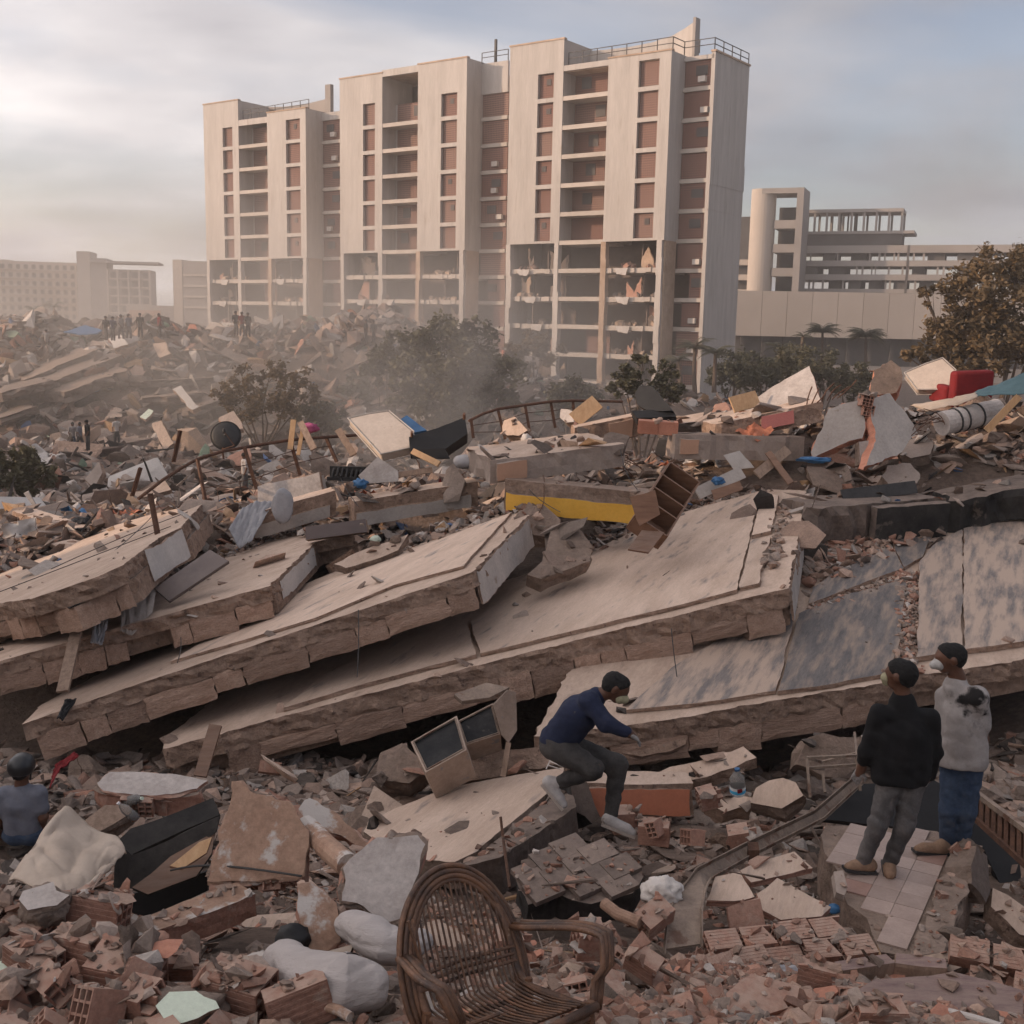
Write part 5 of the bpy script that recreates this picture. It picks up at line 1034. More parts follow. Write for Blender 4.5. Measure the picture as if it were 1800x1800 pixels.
# white wire rack, metal frame, bottles
mb = MB()
for a, b in (((960, 1352, 9.9), (972, 1326, 10)), ((972, 1326, 10), (990, 1340, 9.9)), ((966, 1338, 9.95), (990, 1348, 9.9)), ((969, 1332, 9.95), (990, 1344, 9.9)), ((963, 1345, 9.9), (985, 1352, 9.9))): mb.tube([P(*a), P(*b)], 0.006, 5)
mb.build('wire_rack', ['paint_white'], label='small white wire rack behind the crouching man', cat='rack')
def metal_frame():
    root = empty('table_skeleton', P(1430, 1400, 9.9), 'pale welded metal table frame beside the men', 'metal frame')
    pts = {'a': (1418, 1332, 9.9), 'b': (1506, 1328, 9.9), 'c': (1444, 1340, 10.4), 'd': (1512, 1322, 10.4), 'e': (1420, 1350, 9.9), 'f': (1508, 1344, 9.9), 'g': (1424, 1402, 9.7), 'h': (1450, 1393, 10.1), 'i': (1512, 1390, 9.8), 'j': (1448, 1352, 10.3), 'k': (1502, 1288, 10.5)}
    for s, nm in (('ab', 'rail'), ('cd', 'rail'), ('ef', 'rail'), ('ac', 'rail'), ('bd', 'rail'), ('ag', 'leg'), ('ch', 'leg'), ('bi', 'leg'), ('ej', 'rail'), ('bk', 'leg')): MB().bar(P(*pts[s[0]]), P(*pts[s[1]]), 0.022).build(nm, ['rusty_steel'], root)
metal_frame()
def glassmat(nm, c, rough=.15, tr=.8):
    m, nt, N, L, b = nodes(nm); b.inputs['Base Color'].default_value = (*c, 1); b.inputs['Roughness'].default_value = rough; b.inputs['Transmission Weight'].default_value = tr; b.inputs['IOR'].default_value = 1.15
    n = N.new('ShaderNodeTexNoise'); n.inputs['Scale'].default_value = 20; bp = N.new('ShaderNodeBump'); bp.inputs['Strength'].default_value = .3; bp.inputs['Distance'].default_value = .01; L.new(n.outputs['Fac'], bp.inputs['Height']); L.new(bp.outputs[0], b.inputs['Normal'])
glassmat('clear_plastic', (0.75, 0.73, 0.7)); glassmat('orange_drink', (0.6, 0.12, 0.02), .1, .3); 
mat('label_blue', (0.05, 0.35, 0.6), (0.08, 0.42, 0.66), fine=.05, bump=.05); mat('label_white', (.6, .58, .56), (.68, .65, .63), fine=.05, bump=.05)
def bottle(label, base, h, r, tilt, lab=False, liquid=None, cap='blue_plastic'):
    root = empty('plastic_bottle', base, label, 'bottle'); root.rotation_euler = tilt
    MB().lathe([(r * .85, 0), (r, .03 * h), (r, .35 * h), (r * .92, .38 * h), (r, .42 * h), (r, .62 * h), (r * .6, .8 * h), (r * .3, .88 * h), (r * .3, .95 * h)], n=18).build('body', ['clear_plastic'], root, world=False, smooth=True)
    MB().lathe([(r * .36, .93 * h), (r * .36, h)], n=14).build('cap', [cap], root, world=False)
    if lab:
        lb_ = MB().lathe([(r * 1.01, .1 * h), (r * 1.01, .34 * h)], n=18).build('label', ['label_white'], root, world=False)
        MB().lathe([(r * 1.02, .12 * h), (r * 1.02, .24 * h)], n=18).build('label_band', ['label_blue'], lb_, world=False)
        MB().obox((-.02, -r * 1.0, .28 * h), (.022, 0, 0), (0, .006, 0), (0, 0, .016)).build('label_logo', ['red_cloth'], lb_, world=False)
    if liquid: MB().lathe([(r * .8, .01), (r * .95, .03 * h), (r * .95, .3 * h)], n=18).build('drink', [liquid], root, world=False, smooth=True)
bottle('large clear water bottle with blue label beside boulder', P(1297, 1396, 9.7), 0.26, 0.07, (R(5), R(-8), R(20)), True)
bottle('small plastic bottle with orange drink lying on board', P(240, 1440, 8.1), 0.2, 0.036, (R(15), R(-38), 0), False, 'orange_drink', 'label_white')
bottle('clear bottle with green cap beside the broken brick plate', P(224, 1408, 8.4), 0.18, 0.04, (R(70), R(0), R(60)), False, None, 'paint_mint')
# ------------------------------------------------------------------ masonry fragments with hollow bricks in the break
def masonry(name, label, anchor, n, pix, t, mats, edge=None, count=5, cat='wall fragment', bscale=1.0, depth_off=0.06):
    pl = planen(*anchor, n); f = pl.n if pl.n.dot(CAM - pl.p) > 0 else -pl.n; o = outline(pl, pix)
    root = empty(name, sum(o, Vector()) / len(o) - f * t, label, cat)
    plate('plaster_face', o, 0.035, mats, root, rag=0.04, seg=0.035, face=f)
    c = sum(o, Vector()) / len(o)
    plate('masonry_core', [c + (p - c) * random.uniform(.9, 1.04) - f * .034 for p in o], t, ('mortar', 'brick'), root, rag=0.05, seg=0.05, face=f)
    if edge:
        a, b = pl.hit(*edge[0]), pl.hit(*edge[1]); e = (b - a).normalized(); sd = f.cross(e).normalized()
        if sd.dot(c - a) < 0: sd = -sd
        for k in range(count):
            p = a.lerp(b, (k + .5) / count) - f * (depth_off + .03) + sd * random.uniform(0.02, .1); M = Matrix((-sd, e, f)).transposed()
            place('hollow_brick', HB[[1, 0, 4][k % 3]], p, M.to_euler(), bscale * random.uniform(.9, 1.02), root)
    return root
masonry('wall_fragment', 'large plastered wall piece with white patches and hollow brick edge', (450, 1460, 6.9), (-0.15, -0.78, 0.6), [(412, 1374), (441, 1384), (507, 1414), (511, 1436), (542, 1461), (536, 1500), (531, 1540), (480, 1548), (427, 1555), (362, 1556), (385, 1470)], 0.14, ('plaster_old', 'plaster_old'), ((365, 1558), (530, 1542)), 4, bscale=.8)
masonry('wall_fragment', 'grey painted plaster slab leaning behind the rattan chair', (675, 1540, 6.3), (0.1, -0.75, 0.65), [(666, 1474), (700, 1470), (733, 1467), (748, 1482), (738, 1536), (713, 1613), (675, 1623), (638, 1592), (601, 1580), (609, 1526), (640, 1500)], 0.09, ('plaster_grey', 'concrete_rough'))
masonry('wall_fragment', 'broken plate of hollow bricks with white plaster above black cabinet', (270, 1380, 8.5), (0.05, -0.32, 0.95), [(168, 1378), (196, 1358), (240, 1360), (305, 1362), (366, 1372), (350, 1388), (300, 1398), (240, 1396), (180, 1392)], 0.17, ('plaster_grey', 'brick'), ((215, 1396), (300, 1398)), 3, bscale=.8)
masonry('wall_fragment', 'small pillar piece of plastered brick left of the folded sack', (565, 1620, 6.0), (0.25, -0.7, 0.65), [(525, 1552), (545, 1555), (590, 1590), (600, 1655), (575, 1668), (531, 1672), (535, 1610)], 0.16, ('plaster_old', 'brick'))
masonry('wall_fragment', 'tan plaster slab piece behind large plastered wall piece', (590, 1445, 7.4), (0.1, -0.6, 0.75), [(532, 1418), (548, 1408), (580, 1425), (630, 1460), (660, 1485), (640, 1505), (600, 1470), (545, 1440)], 0.12, ('plaster_old', 'brick'))
pplate('wall_fragment', 'narrow tan board of masonry beside black cabinet', 'wall fragment', (190, 1440, 8.2), (.05, -.45, .9), [(142, 1448), (185, 1416), (230, 1418), (228, 1430), (172, 1462)], .14, ('wood_old', 'concrete_rough'), rag=.02)
MB().tube([P(538, 1452, 7.1), P(575, 1490, 6.8), P(612, 1522, 6.5)], 0.075, 14, caps=True).build('clay_pipe', ['plaster_old'], label='broken clay pipe between the two wall pieces', cat='pipe')
MB().tube([P(250, 1632, 6.2), P(310, 1600, 6.5), P(372, 1570, 6.8)], 0.024, 12).build('metal_pipe', ['rusty_steel'], label='thin metal pipe across the dark opening', cat='pipe')
MB().tube([P(1062, 1588, 7.0), P(1085, 1606, 6.9), P(1125, 1622, 6.8)], 0.04, 12).build('clay_pipe', ['plaster_old'], label='short clay pipe end right of the chair', cat='pipe')
MB().tube([P(570, 1768, 5.0), P(596, 1776, 4.95), P(616, 1788, 4.9)], 0.025, 12).build('clay_pipe', ['plaster_old'], label='small clay pipe below the tied sack', cat='pipe')
MB().tube([P(1655, 1775, 5.6), P(1720, 1792, 5.4), P(1760, 1805, 5.3)], 0.02, 10).build('plastic_pipe', ['paint_white'], label='white plastic pipe at the lower right edge', cat='pipe')
beam('fallen_beam', 'plastered lintel lying behind the brick heap under the pipe', 'beam', (245, 1648, 6.0), (450, 1570, 6.6), 0.16, 0.2, mats=('plaster_old', 'brick'), rag=.02, seg=.07)
# burnt cabinet and the dark hollow in front of it
def burnt_cabinet():
    root = empty('burnt_cabinet', P(300, 1560, 7.4), 'burnt black cabinet lying open behind the cream tarpaulin', 'cabinet')
    pplate('top_panel', None, None, (290, 1470, 7.8), (0.1, -0.5, 0.85), [(207, 1478), (230, 1456), (300, 1432), (375, 1402), (386, 1432), (300, 1470), (232, 1502)], .05, ('charred', 'charred'), parent=root, rag=.01)
    pplate('side_panel', None, None, (300, 1500, 7.5), (0.05, -0.9, .45), [(205, 1480), (232, 1503), (386, 1434), (380, 1462), (300, 1520), (232, 1562), (200, 1560)], .04, ('charred', 'charred'), parent=root, rag=.01)
    pplate('shelf_panel', None, None, (300, 1535, 7.3), (0.15, -.55, .8), [(232, 1560), (300, 1505), (378, 1462), (372, 1500), (345, 1540), (260, 1572)], .03, ('wood', 'charred'), parent=root, rag=.01)
    pplate('void_shade_panel', None, None, (300, 1590, 7.6), (0, -1, .15), [(222, 1575), (368, 1530), (362, 1600), (225, 1640)], .03, ('black_sheet', 'black_sheet'), parent=root, rag=.005)  # black sheet puts the darkness of the void below into colour
    pplate('broken_door', None, None, (350, 1500, 7.25), (0.1, -.6, .8), [(302, 1522), (352, 1478), (372, 1470), (366, 1500), (320, 1526)], .02, ('wood_pale', 'wood'), parent=root, rag=.02)
burnt_cabinet()
def drape_tarp():
    A = [P(87, 1446, 7.2), P(114, 1420, 7.5), P(160, 1445, 7.5), P(204, 1466, 7.4), P(222, 1495, 7.2)]; B = [P(18, 1542, 6.5), P(60, 1556, 6.3), P(105, 1570, 6.2), P(140, 1570, 6.3), P(176, 1545, 6.7)]
    o = cloth('tarpaulin', 'creased cream tarpaulin draped over rubble beside black cabinet', 'tarpaulin', (A, B), 34, ['tarp_cream'], wrinkle=.07, freq=2.4, n=44, seed=8)
drape_tarp()
lump('plastic_bag', 'white crumpled plastic bag right of the dark floor chunk', 'bag', P(1165, 1568, 7.3), (.14, .12, .1), ['cloth_white'], 12, sub=4, amp=.3, crease=.35)
lump('plastic_bag', 'black rubbish bag below the plastered pillar piece', 'bag', P(515, 1652, 5.9), (.1, .09, .09), ['black_sheet'], 13, crease=.3)
lump('plastic_bottle', 'blue plastic cap piece on the tiled slab rubble', 'bottle', P(1466, 1598, 7.9), (.045, .04, .04), ['blue_plastic'], 14)
# sacks
def sack(label, pts, rads, seed):
    mb = MB(); P_ = [Vector(p) for p in pts]; n = 70; K = 44; vs = []; fs = []
    def cat(t):
        s = t * (len(P_) - 1); i = min(int(s), len(P_) - 2); f = s - i; f = f * f * (3 - 2 * f); return P_[i].lerp(P_[i + 1], f), rads[i] + (rads[i + 1] - rads[i]) * f
    prev = None
    for i in range(n + 1):
        t = i / n; p, r = cat(t); q, _ = cat(min(1, t + .01)); q0, _ = cat(max(0, t - .01)); d = (q - q0).normalized(); x = d.cross(Vector((0, 0, 1))).normalized(); y = x.cross(d)
        cap = min(1, math.sqrt(max(0, 1 - (2 * t - 1) ** 8)) + .05)
        for j in range(K):
            a = 2 * math.pi * j / K; dirv = x * math.cos(a) + y * math.sin(a) * .8
            q = p + dirv * .14; w = 1 + .16 * noise.noise(q * 4 + Vector((seed, 0, 0))) - .32 * max(0, .3 - abs(noise.noise(Vector((q.x * 2.2, q.y * 2.2, q.z * 7)) + Vector((0, seed * 2, 0)))) * 4) - .16 * max(0, .25 - abs(noise.noise(Vector((q.x * 5, q.y * 5, q.z * 13)) + Vector((0, seed, 3)))) * 4)
            vs.append(p + dirv * r * cap * w)
    for i in range(n):
        for j in range(K): a = i * K + j; b = i * K + (j + 1) % K; fs.append((a, b, b + K, a + K))
    fs.append(tuple(range(K - 1, -1, -1))); fs.append(tuple(n * K + j for j in range(K)))
    return mk('sack', vs, fs, ['sack_cloth'], smooth=True, label=label, cat='sack')
mat('sack_cloth', (0.38, 0.335, 0.315), (0.48, 0.43, 0.405), scale=3, bump=.45, bscale=4, fine=0.08, stretch=(.6, 1.4, 2.4), blot=.62, blotc=(.27, .21, .175), blots=3, blotw=.15, bdist=.09)
sack('dusty white sack folded against grey plaster slab', [P(606, 1618, 6.0), P(650, 1642, 5.8), P(690, 1666, 5.7), P(750, 1650, 5.9)], [.09, .13, .12, .08], 1)
sack('full off-white sack tied at one end in front', [P(484, 1672, 5.5), P(530, 1705, 5.3), P(600, 1730, 5.15), P(680, 1735, 5.2)], [.1, .12, .19, .13], 4)
# ------------------------------------------------------------------ steel channel, plates, boards on the right
def channel():
    path = [(1510, 1374, 10.0), (1441, 1436, 9.2), (1320, 1496, 8.3), (1240, 1540, 7.7), (1212, 1566, 7.4), (1203, 1600, 7.1), (1200, 1665, 6.8)]
    root = empty('bent_steel_channel', P(1210, 1665, 6.8), 'bent rusty steel channel arching down to the brick rubble', 'steel channel')
    pts = [P(*q) for q in path]; w = Vector((0.055, 0.012, -.042)); fl = Vector((-0.02, -.05, .05))
    def strip(nm, off0, off1, t=.008):
        vs = []; fs = []
        for i, p in enumerate(pts):
            k = .75 + .5 * i / (len(pts) - 1); ww = w.copy()
            if i >= 4: ww = Vector((0.1, 0.03, 0.0))
            f2 = fl if i < 4 else Vector((0, -.08, .02))
            vs += [p + ww * off0[0] * k + f2 * off0[1], p + ww * off1[0] * k + f2 * off1[1]]
        for i in range(len(pts) - 1): fs.append((2 * i, 2 * i + 1, 2 * i + 3, 2 * i + 2))
        o = mk(nm, vs, fs, ['rusty_steel'], root); s = o.modifiers.new('thickness', 'SOLIDIFY'); s.thickness = t
    strip('web', (-1, 0), (1, 0)); strip('flange', (-1, 0), (-1, 1)); strip('flange', (1, 0), (1, 1))
    MB().obox(P(1324, 1500, 8.2), (.04, 0, 0), (0, .03, .02), (0, 0, .06)).build('bracket', ['rust'], root)
channel()
def ptile(label, anchor, pix, mats=('screed', 'brick'), n=(0.05, -0.25, 0.95), t=.05, rag=.012, nm='floor_plate', cat='floor plate'): return pplate(nm, label, cat, anchor, n, pix, t, mats, rag=rag, seg=.08)
ptile('square tan floor plate beside the steel channel', (1360, 1525, 8.0), [(1300, 1529), (1395, 1497), (1428, 1526), (1322, 1551)])
ptile('pointed tan floor plate left of the tiled slab', (1390, 1585, 7.5), [(1331, 1572), (1367, 1543), (1462, 1596), (1445, 1612), (1373, 1618), (1340, 1600)])
ptile('tan plate in the bend of the steel channel', (1285, 1565, 7.6), [(1244, 1584), (1256, 1540), (1300, 1532), (1328, 1578), (1290, 1586)])
ptile('reddish plate standing below the channel bend', (1310, 1600, 7.3), [(1278, 1592), (1335, 1580), (1344, 1625), (1285, 1636)], ('brick', 'brick'), n=(0, -.8, .5))
ptile('dusty floor plate behind the standing men', (1500, 1458, 9.5), [(1448, 1452), (1560, 1453), (1575, 1468), (1500, 1476), (1452, 1474)])
ptile('dusty tan slab at the bottom right of rubble', (1340, 1760, 5.5), [(1275, 1745), (1320, 1712), (1405, 1735), (1398, 1765), (1330, 1790), (1280, 1775)], t=.1, mats=('brick', 'brick'))
ptile('large dusty purple floor plate at the lower right', (1620, 1760, 5.8), [(1500, 1745), (1540, 1722), (1680, 1710), (1800, 1740), (1800, 1790), (1690, 1800), (1560, 1770)], ('purple_wood', 'wood_old'), n=(0.02, -.1, 1))
ptile('tan wall plate at the bottom centre', (1450, 1775, 5.4), [(1390, 1760), (1480, 1768), (1530, 1800), (1500, 1830), (1380, 1830), (1370, 1790)], t=.08, mats=('brick', 'brick'))
beam('painted_timber', 'dark purple painted timber beam beside the tiled slab', 'timber', (1482, 1706, 6.4), (1574, 1692, 6.5), .1, .1, mats=('purple_wood', 'wood_old'), rag=.006)
beam('painted_timber', 'broken dark purple timber tapering to the right', 'timber', (1576, 1692, 6.5), (1664, 1704, 6.4), .1, .12, mats=('purple_wood', 'wood_old'), rag=.012)
pplate('concrete_chunk', 'pale flat stone behind the purple timbers', 'chunk', (1640, 1685, 6.8), (0, -.4, .9), [(1560, 1692), (1600, 1684), (1700, 1672), (1715, 1692), (1670, 1702), (1590, 1702)], .1, ('concrete_top', 'concrete_edge'), rag=.03)
pplate('concrete_chunk', 'pale concrete strip beyond the tiled slab end', 'chunk', (1770, 1590, 8.2), (0.2, -.4, .9), [(1742, 1560), (1770, 1570), (1850, 1625), (1850, 1665), (1790, 1640), (1745, 1595)], .15, ('concrete_top', 'concrete_edge'), rag=.03)
pplate('concrete_chunk', 'small grey stone bar leaning at the tiled slab edge', 'chunk', (1480, 1550, 7.9), (0, -.5, .9), [(1466, 1532), (1482, 1530), (1490, 1560), (1484, 1574), (1470, 1568)], .08, ('concrete_grey', 'concrete_grey'), rag=.01)
cloth('rubber_strip', 'black rubber strip curling across the tiled slab', 'rubber strip', ([P(1450, 1495, 8.8), P(1475, 1482, 9.0), P(1510, 1478, 9.1), P(1560, 1470, 9.3)], [P(1452, 1507, 8.7), P(1480, 1492, 8.9), P(1510, 1487, 9.0), P(1560, 1476, 9.2)]), 3, ['black_sheet'], wrinkle=.01)
pplate('black_panel', 'large flat black panel in the hollow behind the men', 'panel', (1620, 1440, 9.9), (0.05, -0.6, 0.8), [(1447, 1440), (1515, 1378), (1640, 1370), (1722, 1418), (1850, 1520), (1850, 1600), (1765, 1568), (1730, 1492), (1650, 1462), (1560, 1452)], .06, ('black_sheet', 'black_sheet'), rag=.008)  # flat black panel filling the hollow behind the men
def louver():
    root = empty('ribbed_panel', P(1760, 1480, 9.4), 'rusty ribbed metal panel standing right of the men', 'panel')
    a0, a1, b0, b1 = P(1708, 1388, 10), P(1830, 1478, 9.0), P(1706, 1430, 9.8), P(1830, 1545, 8.8); n = newell([a0, a1, b1, b0])
    if n.y > 0: n = -n
    mk('backing', [a0, a1, b1, b0], [(0, 1, 2, 3)], ['rust'], root)
    for k in range(12): p, q = a0.lerp(a1, k / 11), b0.lerp(b1, k / 11); MB().bar(p + n * .02, q + n * .02, .035, .035).build('rib', ['rust'], root)
    MB().bar(a0 + n * .03, a1 + n * .03, .05, .05).build('rail', ['rusty_steel'], root); MB().bar(b0 + n * .03, b1 + n * .03, .03, .05).build('rail', ['rust'], root)
louver()
pplate('floor_chunk', 'dark broken floor chunk of tiles behind the chair', 'floor chunk', (1010, 1530, 7.6), (0.02, -.3, .95), [(902, 1545), (950, 1505), (1000, 1478), (1060, 1488), (1126, 1542), (1112, 1572), (1040, 1588), (980, 1570), (930, 1592)], .22, ('concrete_dark', 'charred'), rag=.03, seg=.08)
rd = random.Random(77); plq = planen(1010, 1530, 7.6, (0.02, -.3, .95)); fq = plq.n if plq.n.z > 0 else -plq.n
froot = bpy.data.objects['floor_chunk']
for px, py in [(935, 1540), (965, 1515), (1000, 1495), (985, 1545), (1020, 1522), (1050, 1505), (1030, 1560), (1062, 1540), (1090, 1530), (1085, 1560), (955, 1570)]:
    p = plq.hit(px, py) + fq * .03; e = Vector((.82, .55, .1)).normalized(); s = fq.cross(e).normalized(); MB().obox(p, e * .125, s * .09, fq * .02).build('floor_block', ['concrete_dark'], froot)
# wall of hollow bricks lying on its side, right of the chair
def brick_wall_piece(label, anchor, n, e_pix, rows, cols, rdseed, scale=1.0, gone=.12):
    pl = planen(*anchor, n); f = pl.n if pl.n.dot(CAM - pl.p) > 0 else -pl.n; a, b = pl.hit(*e_pix[0]), pl.hit(*e_pix[1]); e = (b - a).normalized(); s = f.cross(e).normalized()
    if s.y > 0: s = -s
    root = empty('brick_wall_piece', a - f * .15, label, 'wall fragment'); rd = random.Random(rdseed); L, Hh = .29 * scale, .19 * scale
    M = Matrix((e, -s, f)).transposed()
    for r_ in range(rows):
        for c in range(cols):
            if rd.random() < gone and r_ > 0: continue
            p = a + e * (L * 1.06 * (c + .5 * (r_ % 2))) + s * (Hh * 1.1 * (r_ + .5)) - f * rd.uniform(.0, .03) * (1 + r_ * .6)
            Rr = Matrix.Rotation(rd.uniform(-.06, .06), 3, 'Z') @ Matrix.Rotation(rd.uniform(-.05, .05), 3, 'X')
            place('hollow_brick', HB[0] if rd.random() < .75 else HB[3], p, (M @ Rr @ Matrix.Rotation(R(90), 3, 'X')).to_euler(), scale * rd.uniform(.94, 1.0), root)
    c0 = a + e * (L * cols * .5) + s * (Hh * rows * .55) - f * .09 * scale
    plate('mortar_bed', [c0 - e * L * cols * .5 - s * Hh * rows * .5, c0 + e * L * cols * .53 - s * Hh * rows * .5, c0 + e * L * cols * .5 + s * Hh * rows * .45, c0 - e * L * cols * .45 + s * Hh * rows * .45], .05, ('mortar', 'brick'), root, rag=.03, seg=.08, face=f)
    return root
brick_wall_piece('long collapsed course of hollow bricks in front of tiled slab', (1380, 1640, 6.9), (0.05, -.35, .92), ((1262, 1638), (1500, 1610)), 3, 4, 3, .8)
brick_wall_piece('stacked hollow brick wall piece at the right edge', (1750, 1690, 6.5), (-.15, -.5, .85), ((1705, 1650), (1800, 1672)), 3, 3, 5, .8)
brick_wall_piece('row of dusty hollow bricks at the left edge', (60, 1600, 6.0), (-.1, -.35, .92), ((-70, 1560), (60, 1600)), 3, 3, 8, .95)
# single hollow bricks that stand out
singles = [((222, 1712, 5.3), (R(12), R(6), R(-8)), 1, 1.25, 'plastered hollow brick standing on edge, cells facing left'), ((175, 1602, 6.1), (R(10), R(-6), R(172)), 1, 1.1, 'hollow brick with open cells below the cream tarpaulin'),
    ((418, 1745, 5.15), (R(5), R(4), R(-18)), 1, 1.2, 'big hollow brick beside the tied sack'), ((525, 1765, 5.0), (R(-8), R(-12), R(22)), 0, 1.1, 'ribbed hollow brick in front of the tied sack'),
    ((60, 1690, 5.5), (R(4), R(10), R(-30)), 1, 1.15, 'hollow brick under mint chip at left edge'), ((140, 1668, 5.6), (R(2), R(-3), R(-24)), 0, 1.2, 'flat hollow brick left of the brick standing on edge'),
    ((310, 1690, 5.5), (R(30), R(10), R(20)), 3, 1.1, 'broken hollow brick behind the brick standing on edge'), ((190, 1775, 4.9), (R(-20), R(25), R(40)), 0, 1.2, 'tilted hollow brick at the bottom edge left of mint block'),
    ((260, 1765, 4.95), (R(10), R(-4), R(-24)), 4, 1.1, 'broken hollow brick beside mint block'), ((1150, 1612, 6.9), (R(-25), R(20), R(215)), 1, .95, 'hollow brick with cells facing up, right of the chair'),
    ((1048, 1650, 6.2), (R(8), R(4), R(12)), 0, 1.1, 'ribbed hollow brick behind the chair arm'), ((1135, 1695, 5.8), (R(20), R(18), R(-30)), 3, .9, 'ribbed brick shard on the gravel right of the chair'),
    ((1055, 1655, 6.4), (R(8), R(-7), R(80)), 5, 1., 'broken brick end behind the chair arm'), ((1310, 1472, 8.9), (R(5), R(-14), R(-6)), 1, 1.15, 'hollow brick with pale top left of steel channel'),
    ((1222, 1472, 9.0), (R(70), R(10), R(20)), 5, 1.1, 'upright tan brick below the orange beam'), ((1150, 1462, 9.1), (R(4), R(-2), R(-12)), 1, 1.1, 'hollow brick under the foot of the crouching man'),
    ((1100, 1440, 9.4), (R(3), R(4), R(20)), 0, 1.2, 'flat brick beside the foot of the crouching man'), ((1440, 1718, 6.0), (R(0), R(3), R(-20)), 0, 1.0, 'brick with open cells left of purple timbers'),
    ((1545, 1788, 5.3), (R(12), R(4), R(6)), 3, 1.2, 'broken ribbed brick at the bottom right'), ((905, 1660, 6.2), (R(4), R(4), R(14)), 0, 1.0, 'pale brick seen through the chair back'),
    ((30, 1745, 5.1), (R(4), R(-14), R(30)), 4, 1.2, 'broken brick in the lower left corner'), ((100, 1735, 5.1), (R(34), R(10), R(-40)), 5, 1.1, 'brick stub with mortar near lower left corner'),
    ((20, 1650, 5.9), (R(4), R(4), R(-20)), 0, 1.1, 'hollow brick at the left edge above the mint chip'), ((475, 1350, 10.4), (R(60), R(10), R(10)), 1, .9, 'hollow brick with open cells under the long slab'),
    ((1250, 1400, 9.6), (R(14), R(-12), R(10)), 4, 1., 'broken brick beside the curb end')]
for i, (p, r_, k, s, lb) in enumerate(singles): place('hollow_brick', HB[k if i < 6 or k > 2 else (k, 4, 3)[i % 3]], P(*p), r_, s * (.95 if i < 4 else .82), label=lb, cat='brick', group='single hollow bricks in the foreground')
def mint_block():
    root = empty('mortar_block', P(325, 1790, 4.9), 'mortar block with mint green painted top at bottom edge', 'block')
    lump('core', None, None, P(325, 1782, 4.95), (.19, .15, .1), ['mortar'], 21, sub=4, amp=.35, freq=1.8, parent=root)
    pplate('painted_face', None, None, (325, 1768, 4.85), (0, -.35, .95), [(276, 1768), (295, 1742), (345, 1734), (384, 1752), (392, 1770), (350, 1790), (318, 1800), (288, 1790)], .04, ('paint_mint', 'mortar'), parent=root, rag=.02, seg=.05)
mint_block()
def white_block():
    root = empty('mortar_block', P(78, 1620, 5.9), 'mortar block with white plaster top below the cream tarpaulin', 'block')
    lump('core', None, None, P(80, 1594, 5.95), (.13, .12, .11), ['mortar'], 23, sub=4, amp=.3, freq=1.8, parent=root)
    pplate('painted_face', None, None, (75, 1568, 5.9), (0, -.35, .95), [(36, 1580), (42, 1566), (92, 1550), (98, 1566), (122, 1574), (100, 1590), (50, 1598)], .04, ('plaster_grey', 'mortar'), parent=root, rag=.012, seg=.05)
    r2 = empty('mortar_block', P(15, 1700, 5.6), 'mortar lump with mint chip at the left edge', 'block')
    lump('core', None, None, P(12, 1690, 5.6), (.14, .12, .12), ['mortar'], 25, sub=4, amp=.3, freq=1.8, parent=r2)
    pplate('painted_face', None, None, (0, 1690, 5.5), (0, -.5, .9), [(-15, 1700), (-12, 1685), (14, 1690), (18, 1706), (0, 1716)], .03, ('paint_mint', 'mortar'), parent=r2, rag=.01, seg=.04)
white_block()
pplate('plaster_slab', 'plain plaster slab leaning on the brick standing on edge', 'plaster slab', (245, 1715, 5.2), (0.1, -.8, .5), [(180, 1698), (270, 1692), (284, 1712), (255, 1745), (215, 1768), (190, 1762)], .05, ('concrete_grey', 'brick'), rag=.012, seg=.06)
pplate('plaster_slab', 'triangular plaster piece at the bottom edge', 'plaster slab', (160, 1785, 4.85), (-.1, -.5, .85), [(118, 1800), (186, 1755), (190, 1800), (150, 1830), (100, 1830)], .08, ('concrete_top', 'brick'), rag=.012, seg=.06)
pplate('plaster_slab', 'white plaster strip behind the tied sack', 'plaster slab', (590, 1672, 5.7), (.05, -.4, .9), [(548, 1682), (575, 1672), (622, 1658), (616, 1676), (628, 1690), (570, 1695)], .04, ('tarp_cream', 'concrete_rough'), rag=.012, seg=.06)
pplate('plaster_slab', 'pale flat slab behind the big hollow brick', 'plaster slab', (440, 1690, 5.6), (0, -.2, 1), [(402, 1692), (420, 1680), (480, 1684), (492, 1712), (470, 1712), (430, 1704)], .04, ('tarp_cream', 'concrete_rough'), rag=.012, seg=.06)
MB().tube(bent(P(300, 1530, 7.0), P(530, 1540, 6.6), .12, 14, 3), .007, 6).build('loose_wire', ['steel_dark'], label='thin black wire across the large plastered wall piece', cat='wire')
cloth('paper_sheet', 'small white paper sheet in the dark brick hollow', 'sheet', ([P(432, 1682, 5.9), P(462, 1672, 6)], [P(440, 1692, 5.8), P(476, 1684, 5.9)]), 3, ['cloth_white'], wrinkle=.01, n=6)
